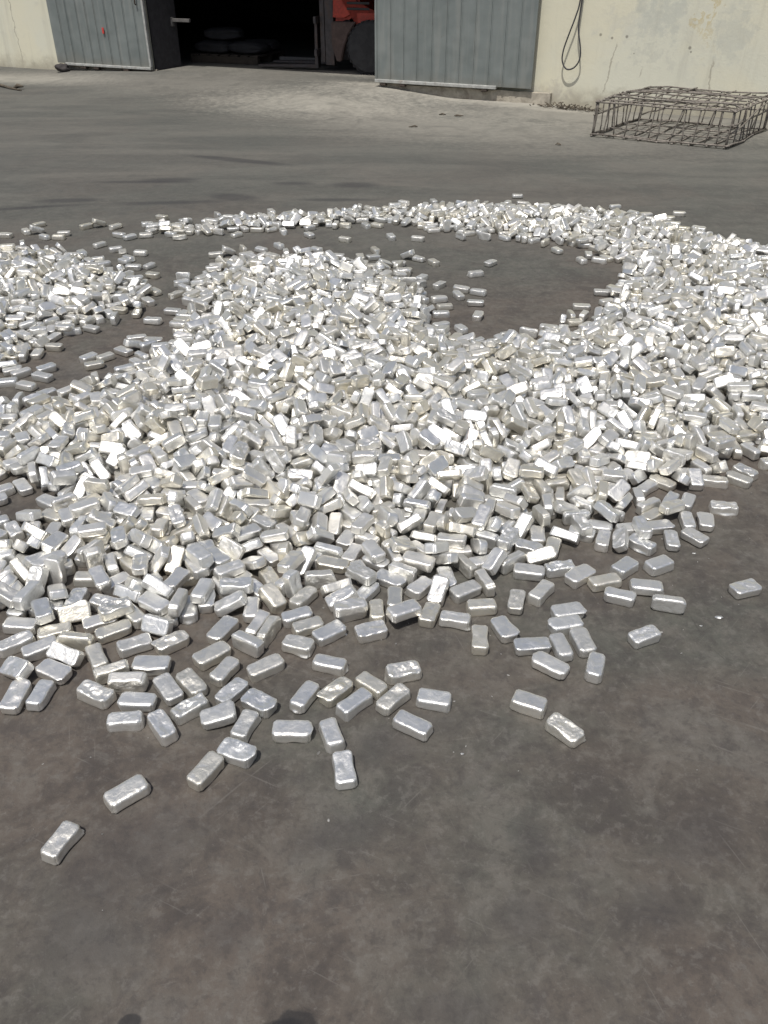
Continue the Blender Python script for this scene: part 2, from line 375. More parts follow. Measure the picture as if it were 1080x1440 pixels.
# forklift (own axes: +x forward, wheels on z=0)
fk = empty('forklift', A0+U*6.30-N*1.5+Vector((0, 0, hz)), WA+math.pi+.12)
tag(fk, 'red forklift truck parked inside the dark doorway behind the right door', 'forklift')
b = MB(); b.prism([(-1.55, .35), (-1.6, .9), (-1.45, 1.12), (-.85, 1.12), (-.75, .62), (.15, .62), (.2, 1.12), (.50, 1.25), (.58, 1.05), (.60, .66), (.40, .66), (.26, .72), (-.1, .72), (-.36, .30), (-.38, .2), (-.75, .2), (-.9, .55), (-1.25, .55), (-1.3, .3)], -.52, .52, .045)
b.build('body', M['red'], fk)
for y in (-.5, .5):
    fd = MB().prism([(.60, .655), (.60, .34), (.53, .15), (.46, .15), (.41, .34), (.34, .50), (.22, .655)], y-.05, y+.05, .012); fd.build('fender', M['fender'], fk)
    sl_ = MB()
    for z in (.80, .87, .94, 1.01): sl_.box((.02, y+(.022 if y > 0 else -.03), z), (.36, y+(.03 if y > 0 else -.022), z+.03), .003)
    sl_.build('vent', M['black'], fk)
MB().box((.585, -.40, .70), (.62, .40, .92), .01).build('front_plate', M['fender'], fk)
MB().box((-.95, -.3, 1.0), (-.4, .3, 1.12), .03).box((-.98, -.3, 1.10), (-.86, .3, 1.5), .03).build('seat', M['black'], fk)
g_ = MB()
for y in (-.48, .48):
    g_.tube([(-1.35, y, 1.1), (-1.05, y, 2.05), (.25, y, 2.1), (.4, y, 1.15)], .03)
for x in (-.9, -.6, -.3, 0): g_.tube([(x, -.48, 2.07), (x, .48, 2.07)], .02)
g_.build('overhead_guard', M['black'], fk)
mast = MB()
for y in (-.36, .36):
    mast.box((.62, y-.04, .08), (.76, y+.04, 2.05), .01)
    mast.box((.77, y-.03, .12), (.84, y+.03, 2.0), .006)
for z in (.45, 1.1, 1.98): mast.box((.63, -.33, z), (.73, .33, z+.09), .008)
mast.build('mast', M['steel'], fk)
car = MB()
for z in (.20, .62): car.box((.86, -.5, z), (.90, .5, z+.09), .006)
for y in (-.42, -.14, .14, .42): car.box((.87, y-.015, .28), (.895, y+.015, .64), .003)
car.build('fork_carriage', M['steel'], fk)
for y in (-.28, .28):
    f = MB(); f.prism([(.91, .03), (.91, .66), (.95, .66), (.96, .08), (1.9, .05), (1.92, .03)], y-.055, y+.055, .004); f.build('fork', M['steel'], fk)
MB().box((-.05, -.45, .22), (.30, -.53, .26)).box((-.05, .45, .22), (.30, .53, .26)).build('step_plate', M['steel'], fk)
def wheel(x, y, r, wd):
    t = MB(); mt = Matrix.Translation((x, y, r))
    h = wd/2; t.lathe([(r*.6, -h), (r*.9, -h), (r, -h*.75), (r, h*.75), (r*.9, h), (r*.6, h)], mt, 48)
    for i in range(28):
        a = 2*math.pi*i/28
        for s_ in (-1, 1):
            q = mt @ Matrix.Rotation(a+.1*s_, 4, 'Y') @ Matrix.Translation((0, s_*h*.48, r)) @ Matrix.Diagonal((.036, h*.95, .014, 1))
            bmesh.ops.create_cube(t.bm, size=1, matrix=q)
    wo_ = t.build('wheel', M['tyre'], fk)
    rim = MB(); rim.lathe([(r*.58, -h*.7), (r*.5, -h*.72), (r*.3, -h*.4), (.06, -h*.4), (.05, -h*.8), (.05, h*.8), (.06, h*.4), (r*.3, h*.4), (r*.5, h*.72), (r*.58, h*.7)], mt, 32)
    rim.build('rim', M['steel'], wo_)
for y in (-.50, .50): wheel(0.0, y, .34, .22)
for y in (-.46, .46): wheel(-1.1, y, .26, .18)

# pallet of sacks and a beam on the hall floor, a bracket rail on the jamb side
pl = empty('pallet', inner(3.55, 1.75, hz), WA+.1)
tag(pl, 'wooden pallet on the dark hall floor under grey sacks', 'pallet')
d_ = MB()
for i in range(7): d_.box((-.6+i*.18, -.5, .10), (-.47+i*.18, .5, .122), .003)
d_.build('deck', M['wood'], pl)
d_ = MB()
for y in (-.5, -.05, .4): d_.box((-.6, y, .0), (.6, y+.1, .098), .003)
d_.build('bearer', M['wood'], pl)
def sack(loc, rz, label, s=1):
    bm = bmesh.new(); bmesh.ops.create_cube(bm, size=1); bmesh.ops.subdivide_edges(bm, edges=bm.edges, cuts=7, use_grid_fill=True)
    for v in bm.verts:
        x, y, z = v.co*2
        k_ = (1-.55*abs(x)**4*abs(z)**.5)*(1-.35*abs(y)**4)
        v.co = Vector((x*.32*(1-.12*y*y), y*.21*(1-.12*x*x), z*.085*k_+.085))+noise.noise_vector(Vector((x*1.6+loc[0]*9, y*1.6, z)))*.018
    me = bpy.data.meshes.new('sack'); bm.to_mesh(me); bm.free()
    for p in me.polygons: p.use_smooth = True
    o = link('sack', me, M['sack']); o.location = loc; o.rotation_euler = (0, 0, rz)
    return tag(o, label, 'sack', 'grey sacks on the pallet')
spos = [(-.28, -.22, .125, 'lower left'), (.32, -.2, .125, 'lower right'), (-.27, .24, .125, 'rear left'), (.3, .25, .125, 'rear right'), (-.2, -.05, .30, 'topmost')]
for i, (x, y, z, wd) in enumerate(spos):
    p = pl.matrix_basis @ Vector((x, y, z))
    sack(p, WA+.1+rnd.uniform(-.15, .15)+(math.pi/2 if i > 3 else 0)*.2, 'grey %s sack of the small stack on the pallet in the dark hall' % wd)
bb = MB().box((-.45, -.06, 0), (.45, .06, .08), .006).build('beam', M['pale']); bb.location = inner(4.75, 1.9, hz); bb.rotation_euler = (0, 0, WA+.1)
tag(bb, 'short pale beam lying on the dark hall floor beside the pallet', 'beam')
bk = empty('wall_bracket', inner(OL+.036, .5, .74), WA); tag(bk, 'pale angled bracket fixed to the inner face of the left door jamb', 'bracket')
MB().box((0.001, -.03, -.06), (.03, .03, .06), .004).build('plate', M['pale'], bk)
MB().box((.031, -.02, -.0), (.34, .02, .045), .004).build('arm', M['pale'], bk)

# ------------------------------------------------------------ things by the wall
cb = MB(); pts_ = []
ctrl = [(9.60, -.05, 2.4), (9.595, -.055, 1.6), (9.585, -.06, 1.15), (9.555, -.075, .98), (9.50, -.08, .80), (9.455, -.08, .64), (9.45, -.08, .53), (9.49, -.08, .45), (9.545, -.08, .428), (9.61, -.08, .455), (9.655, -.08, .52), (9.665, -.078, .60), (9.64, -.075, .72), (9.605, -.07, .85), (9.60, -.06, 1.0), (9.605, -.055, 1.2), (9.612, -.05, 1.7), (9.61, -.045, 2.4)]
def catmull(c, n=6):
    o = []; c = [Vector(x) for x in c]
    for i in range(len(c)-1):
        p0, p1, p2, p3 = c[max(i-1, 0)], c[i], c[i+1], c[min(i+2, len(c)-1)]
        for k_ in range(n):
            t = k_/n; o.append(.5*((2*p1)+(p2-p0)*t+(2*p0-5*p1+4*p2-p3)*t*t+(3*p1-p0-3*p2+p3)*t**3))
    return o+[c[-1]]
cb.tube(catmull(ctrl), .009, 8)
co = cb.build('hanging_cable', M['cable'], None, True); co.location = A0; co.rotation_euler = (0, 0, WA)
tag(co, 'black cable hanging in a long loop on the cream wall beside the right door', 'cable')
hk = MB().box((9.57, -.07, 2.3), (9.64, 0.0, 2.34), .004).tube([(9.605, -.06, 2.32), (9.605, -.09, 2.36), (9.605, -.09, 2.42)], .008)
ho = hk.build('wall_hook', M['iron']); ho.location = A0; ho.rotation_euler = (0, 0, WA); tag(ho, 'iron hook high on the cream wall holding the looped cable', 'hook')

# rebar cage
c1, c2, c3 = Vector((2.19, 9.44, 0)), Vector((3.36, 8.75, 0)), Vector((4.12, 9.73, 0))
ex = (c2-c1); LX = ex.length; ez = math.atan2(ex.y, ex.x); LY = (c3-c2).length
shear = (c3-c2).dot(ex.normalized())
cage = empty('rebar_cage', c1, ez); tag(cage, 'rusty open reinforcing bar cage lying on the yard in front of the cream wall', 'rebar cage')
HH = .34
def cp(x, y, z):      # slight skew of the bent cage
    return Vector((x+shear*y/LY*.9+.02*math.sin(y*5+z*3), y*math.sqrt(max(.1, LY*LY-shear*shear))/LY, .012+z+.006*math.sin(x*6+y*4)))
def bar(m_, a, b_, r, wob=.006, n=6):
    ps = [cp(*[a[i]+(b_[i]-a[i])*t/n+(rnd.uniform(-wob, wob) if 0 < t < n else 0) for i in range(3)]) for t in range(n+1)]
    m_.tube(ps, r, 6)
R = .0082
bt = MB()
for i in range(9): bar(bt, (.0+i*LX/8+rnd.uniform(-.015, .015), -.03, .0), (.0+i*LX/8+rnd.uniform(-.04, .04), LY+.03, .0), R)
for j in range(4): bar(bt, (-.02, j*LY/3, R*1.7), (LX+.03, j*LY/3, R*1.7), R)
bt.build('bottom_mat', M['rebar'], cage, True)
tp = MB()
for j in range(8):
    y = .0+j*LY/7+rnd.uniform(-.03, .03); z = HH+.010*math.sin(j*1.9)
    bar(tp, (-.01, y, z-.02), (.06, y, z), R); bar(tp, (.06, y, z), (LX-.06, y+rnd.uniform(-.05, .05), z+rnd.uniform(-.01, .015)), R, .01); bar(tp, (LX-.06, y, z), (LX+.01, y, z-.025), R)
for i in range(11): bar(tp, (.03+i*(LX-.06)/10+rnd.uniform(-.015, .015), -.02, HH-.012), (.03+i*(LX-.06)/10+rnd.uniform(-.04, .04), LY+.05, HH-.008+rnd.uniform(-.01, .03)), R*.9, .008)
tp.build('top_mat', M['rebar'], cage, True)
for nm, side in (('front', 0), ('back', 1), ('left', 2), ('right', 3)):
    q = MB(); ln = LX if side < 2 else LY
    cntb = 12 if side < 2 else 8
    for i in range(cntb+1):
        t = i/cntb*ln+rnd.uniform(-.018, .018); lean = rnd.gauss(0, .022) + (.045 if side < 2 and i % 3 == 1 else 0)
        t = max(0, min(ln, t)); off = rnd.uniform(-.008, .008)
        f0 = {0: (t, off, 0), 1: (t, LY+off, 0), 2: (off, t, 0), 3: (LX+off, t, 0)}[side]
        t2 = max(0, min(ln, t+lean)); f1 = {0: (t2, off, HH), 1: (t2, LY+off, HH), 2: (off, t2, HH), 3: (LX+off, t2, HH)}[side]
        bar(q, f0, f1, R*.9, .004, 4)
    for z in (.012, .20 if side != 0 else .185, HH-.02):
        if side == 0 and z == .185: continue
        a, b_ = {0: ((-.02, -.01, z), (LX+.02, -.01, z)), 1: ((-.02, LY+.01, z), (LX+.02, LY+.01, z)), 2: ((-.01, -.02, z), (-.01, LY+.02, z)), 3: ((LX+.01, -.03, z), (LX+.01, LY+.03, z))}[side]
        bar(q, a, b_, R*1.1, .008, 8)
    q.build('side_grid', M['rebar'], cage, True)
for x, y in ((0, 0), (LX, 0), (LX, LY), (0, LY)):
    for k_ in range(2):
        q = MB(); bar(q, (x+rnd.uniform(-.01, .01), y+rnd.uniform(-.01, .01), 0), (x+rnd.uniform(-.01, .01), y, HH), R*1.2, .003, 4); q.build('corner_post', M['rebar'], cage, True)
for a_, b_ in (((0.02, LY, .06), (LX*.35, LY, .22)), ((LX, .03, .12), (LX+.05, LY*1.05, .34))):
    q = MB(); bar(q, a_, b_, R*1.1, .01); q.build('diagonal_bar', M['rebar'], cage, True)

# scrap heap at the foot of the wall
sc_ = MB(); c0 = A0+U*9.62+N*.14
for i in range(150):
    t = rnd.gauss(0, .19); s_ = abs(rnd.gauss(0, .055)); p = c0+U*t+N*s_; z = abs(rnd.gauss(0, .028))*max(.1, 1-abs(t)/.55)+.004+ground_z(p.x, p.y)
    a = rnd.uniform(0, 6.28); l = rnd.uniform(.02, .08); e = Vector((math.cos(a)*l, math.sin(a)*l, rnd.uniform(-.01, .025)))
    p = Vector((p.x, p.y, z)); mid = p+e*.5+Vector((rnd.uniform(-.01, .01), 0, rnd.uniform(0, .012)))
    q_ = p+e; q_.z = max(q_.z, .004); sc_.tube([p, mid, q_], [rnd.uniform(.002, .007), rnd.uniform(.003, .009), .002], 5)
tag(sc_.build('scrap_litter', M['twig']), 'low tangle of dark twigs and scrap at the foot of the cream wall', 'litter', kind='stuff')
# stick on the left and black rubber scrap by the left door
st = MB(); a, b_ = ground_at(-14, 118, .02), ground_at(30, 127, .02)
st.tube([a, a.lerp(b_, .3)+Vector((0, .02, .012)), a.lerp(b_, .7)+Vector((0, -.01, 0)), b_], [.014, .02, .018, .006], 7)
st.tube([a.lerp(b_, .75), a.lerp(b_, .8)+Vector((.03, .06, .035)), a.lerp(b_, .92)+Vector((.03, .10, .03))], [.016, .03, .012], 7)
tag(st.build('stick', M['twig'], None, True), 'short broken dark stick on the ground in front of the left wall', 'stick')
bm = bmesh.new(); bmesh.ops.create_icosphere(bm, subdivisions=3, radius=1)
for v in bm.verts:
    n_ = noise.noise(v.co*1.4)*.45+noise.noise(v.co*3.5)*.2
    v.co = Vector((v.co.x*.11, v.co.y*.075, v.co.z*.062))*(1+n_); v.co.z = max(v.co.z, -.045)
rs = MB(); rs.bm.free(); rs.bm = bm
ro = rs.build('rubber_scrap', M['rag'], None, True); p = A0+U*1.58+N*.20; ro.location = (p.x, p.y, ground_z(p.x, p.y)+.05)
tag(ro, 'black lump of rubber scrap on the ground below the left door', 'scrap')
# small flat litter on the yard
for px, py, l, lb in ((622, 161, .07, 'small dark scrap on the yard nearest the right door'), (642, 163, .09, 'flat dark scrap on the yard, right of two near the right door'), (583, 178, .08, 'thin dark scrap on the yard in front of the right door'), (785, 203, .05, 'rust-dark pebble on the yard left of the rebar cage')):
    g0 = ground_at(px, py, .008); t_ = MB()
    for i in range(4): t_.tube([g0+Vector((rnd.uniform(-l, l)*.6, rnd.uniform(-.02, .02), 0)), g0+Vector((rnd.uniform(-.01, .01), 0, .01)), g0+Vector((rnd.uniform(-l, l), rnd.uniform(-.02, .02), 0))], [.005, .008, .004], 5)
    tag(t_.build('scrap_piece', M['twig']), lb, 'scrap')
# chips of metal lying loose by the heap
for px, py, r_, lb in ((1011, 868, .008, 'larger flat chip of metal on bare floor below the lone bar at right'), (976, 778, .004, 'tiny metal chip on bare floor above the two joined bars at right'), (986, 880, .003, 'tiniest metal speck beside the flat chip at right'), (484, 892, .006, 'small bright metal crumb near two loose bars in the front middle'), (650, 1060, .003, 'tiny bright crumb on the bare front floor')):
    bm = bmesh.new(); bmesh.ops.create_icosphere(bm, subdivisions=2, radius=1)
    for v in bm.verts: v.co = Vector((v.co.x*1.5, v.co.y*.8, v.co.z*.35))*r_*(1+.5*noise.noise(v.co*2+Vector((px, 0, 0))))
    rs = MB(); rs.bm.free(); rs.bm = bm; o = rs.build('metal_chip', M['crumb']); o.location = ground_at(px, py, r_*.3); tag(o, lb, 'metal chip')

# crumbs of metal and grit strewn round the edge of the heap
cr = bmesh.new()
for i in range(220):
    px, py = rnd.uniform(-60, 1140), 640+abs(rnd.gauss(0, 190)); g0 = ground_at(px, py, .001); r_ = rnd.choice((.0012, .0016, .002, .003))*rnd.uniform(.7, 1.2)
    rr_ = bmesh.ops.create_icosphere(cr, subdivisions=1, radius=r_, matrix=Matrix.Translation(g0) @ Matrix.Rotation(rnd.uniform(0, 6), 4, 'Z') @ Matrix.Diagonal((rnd.uniform(1, 2.2), 1, .5, 1)))
cm = bpy.data.meshes.new('metal_crumbs'); cr.to_mesh(cm); cr.free()
tag(link('metal_crumbs', cm, M['grit']), 'tiny bright crumbs and grit strewn on the floor round the heap', 'crumbs', kind='stuff')

# ------------------------------------------------------------ ingots
LI, WI, TI = .095, .05, .03
KD = [(a, b, c) for a in (.94, 1, 1.05) for b in (.94, 1.04) for c in (.92, 1.06)]
def cuts(n, L, r, edge=2):
    # positions denser in the rounded edges
    e = [-L+r*(1-math.cos(math.pi/2*i/edge)) for i in range(edge+1)]
    inner_ = [-L+r+(2*(L-r))*i/n for i in range(1, n)]
    return e+inner_+[-v for v in e[::-1]]
def ingot_mesh(seed, nx, ny, nz, edge, fine):
    rg = random.Random(seed)
    lx, ly, lz = LI/2, WI/2, TI/2
    re = .0062 if seed % 3 else .0078
    X, Y, Z = cuts(nx, lx, re, edge), cuts(ny, ly, re, edge), cuts(nz, lz, re*.8, edge)
    V = {}; F = []; vs = []
    def vid(i, j, k_):
        key = (i, j, k_)
        if key not in V: V[key] = len(vs); vs.append((X[i], Y[j], Z[k_]))
        return V[key]
    a, b_, c = len(X)-1, len(Y)-1, len(Z)-1
    for i in range(a):
        for j in range(b_):
            F.append((vid(i, j, 0), vid(i, j+1, 0), vid(i+1, j+1, 0), vid(i+1, j, 0))); F.append((vid(i, j, c), vid(i+1, j, c), vid(i+1, j+1, c), vid(i, j+1, c)))
    for i in range(a):
        for k_ in range(c):
            F.append((vid(i, 0, k_), vid(i+1, 0, k_), vid(i+1, 0, k_+1), vid(i, 0, k_+1))); F.append((vid(i, b_, k_), vid(i, b_, k_+1), vid(i+1, b_, k_+1), vid(i+1, b_, k_)))
    for j in range(b_):
        for k_ in range(c):
            F.append((vid(0, j, k_), vid(0, j, k_+1), vid(0, j+1, k_+1), vid(0, j+1, k_))); F.append((vid(a, j, k_), vid(a, j+1, k_), vid(a, j+1, k_+1), vid(a, j, k_+1)))
    rp = rg.uniform(.009, .014); o3 = Vector((seed*3.7, seed*1.3, seed*.7))
    waist = rg.uniform(0, .0022) if rg.random() < .5 else 0
    rough = rg.uniform(.6, 2.1); flash = rg.random() < .35; fa = rg.uniform(0, 6.28); flip = rg.random() < .5
    pit = rg.uniform(.0015, .0038) if rg.random() < .45 else 0; px_, py_ = rg.uniform(-.02, .02), rg.uniform(-.007, .007); tl = rg.uniform(-.0025, .0025)
    out = []
    for x, y, z in vs:
        p = Vector((x, y, z))
        # rounded edges
        q = Vector((max(-lx+re, min(lx-re, x)), max(-ly+re, min(ly-re, y)), max(-lz+re*.8, min(lz-re*.8, z))))
        d = p-q
        if d.length > 1e-9: p = q+d.normalized()*re*(min(1, max(abs(d.x)/re, abs(d.y)/re, abs(d.z)/(re*.8))))
        # rounded corners in plan
        qx, qy = max(-lx+rp, min(lx-rp, p.x)), max(-ly+rp, min(ly-rp, p.y)); dx, dy = p.x-qx, p.y-qy; dl = math.hypot(dx, dy)
        if dl > rp*.0001 and abs(dx) > 1e-6 and abs(dy) > 1e-6:
            m_ = max(abs(dx), abs(dy)); p.x = qx+dx/dl*m_; p.y = qy+dy/dl*m_
        t = (p.z/lz+1)/2; sc = 1.015-.085*t
        p.x *= sc**.6; p.y *= sc
        # pinched, uneven outline
        p.y *= 1-waist/ly*math.exp(-(p.x/.02)**2)*1.6
        nn = noise.noise_vector(Vector((p.x*26, p.y*26, p.z*12))+o3)
        p.x += nn.x*.0026; p.y += nn.y*.0022
        top = sm((t-.75)/.25) if not flip else sm((.25-t)/.25)
        sgn = 1 if not flip else -1
        ins = sm((1-abs(x)/lx)*3)*sm((1-abs(y)/ly)*3)
        hgt = noise.noise(Vector((p.x*38, p.y*38, 3))+o3)*.0026*rough-.0012*ins
        hgt -= pit*math.exp(-((p.x-px_)/.016)**2-((p.y-py_)/.007)**2)
        if fine: hgt += (abs(noise.noise(Vector((p.x*120, p.y*120, 9))+o3))-.2)*.0021*rough*ins+(noise.noise(Vector((p.x*300, p.y*300, 9))+o3))*.0004
        p.z += sgn*(hgt+tl*p.x/lx)*top
        if fine: p += noise.noise_vector(Vector(p)*95+o3)*.00035
        if flash and t < .3:
            an = math.atan2(p.y/ly, p.x/lx); f_ = math.exp(-((math.atan2(math.sin(an-fa), math.cos(an-fa)))/.45)**2)*(1-t/.3)*sm((max(abs(p.x)/lx, abs(p.y)/ly)-.7)/.3)
            p.x += math.cos(fa)*.008*f_; p.y += math.sin(fa)*.008*f_
        out.append((p.x, p.y, p.z))
    return out, F
NV = 24
hi = []
for s_ in range(NV):
    v, f = ingot_mesh(s_+1, 22, 12, 5, 3, True)
    me = bpy.data.meshes.new('metal_ingot'); me.from_pydata(v, [], f)
    for p in me.polygons: p.use_smooth = True
    me.materials.append(M['bar']); hi.append(me)

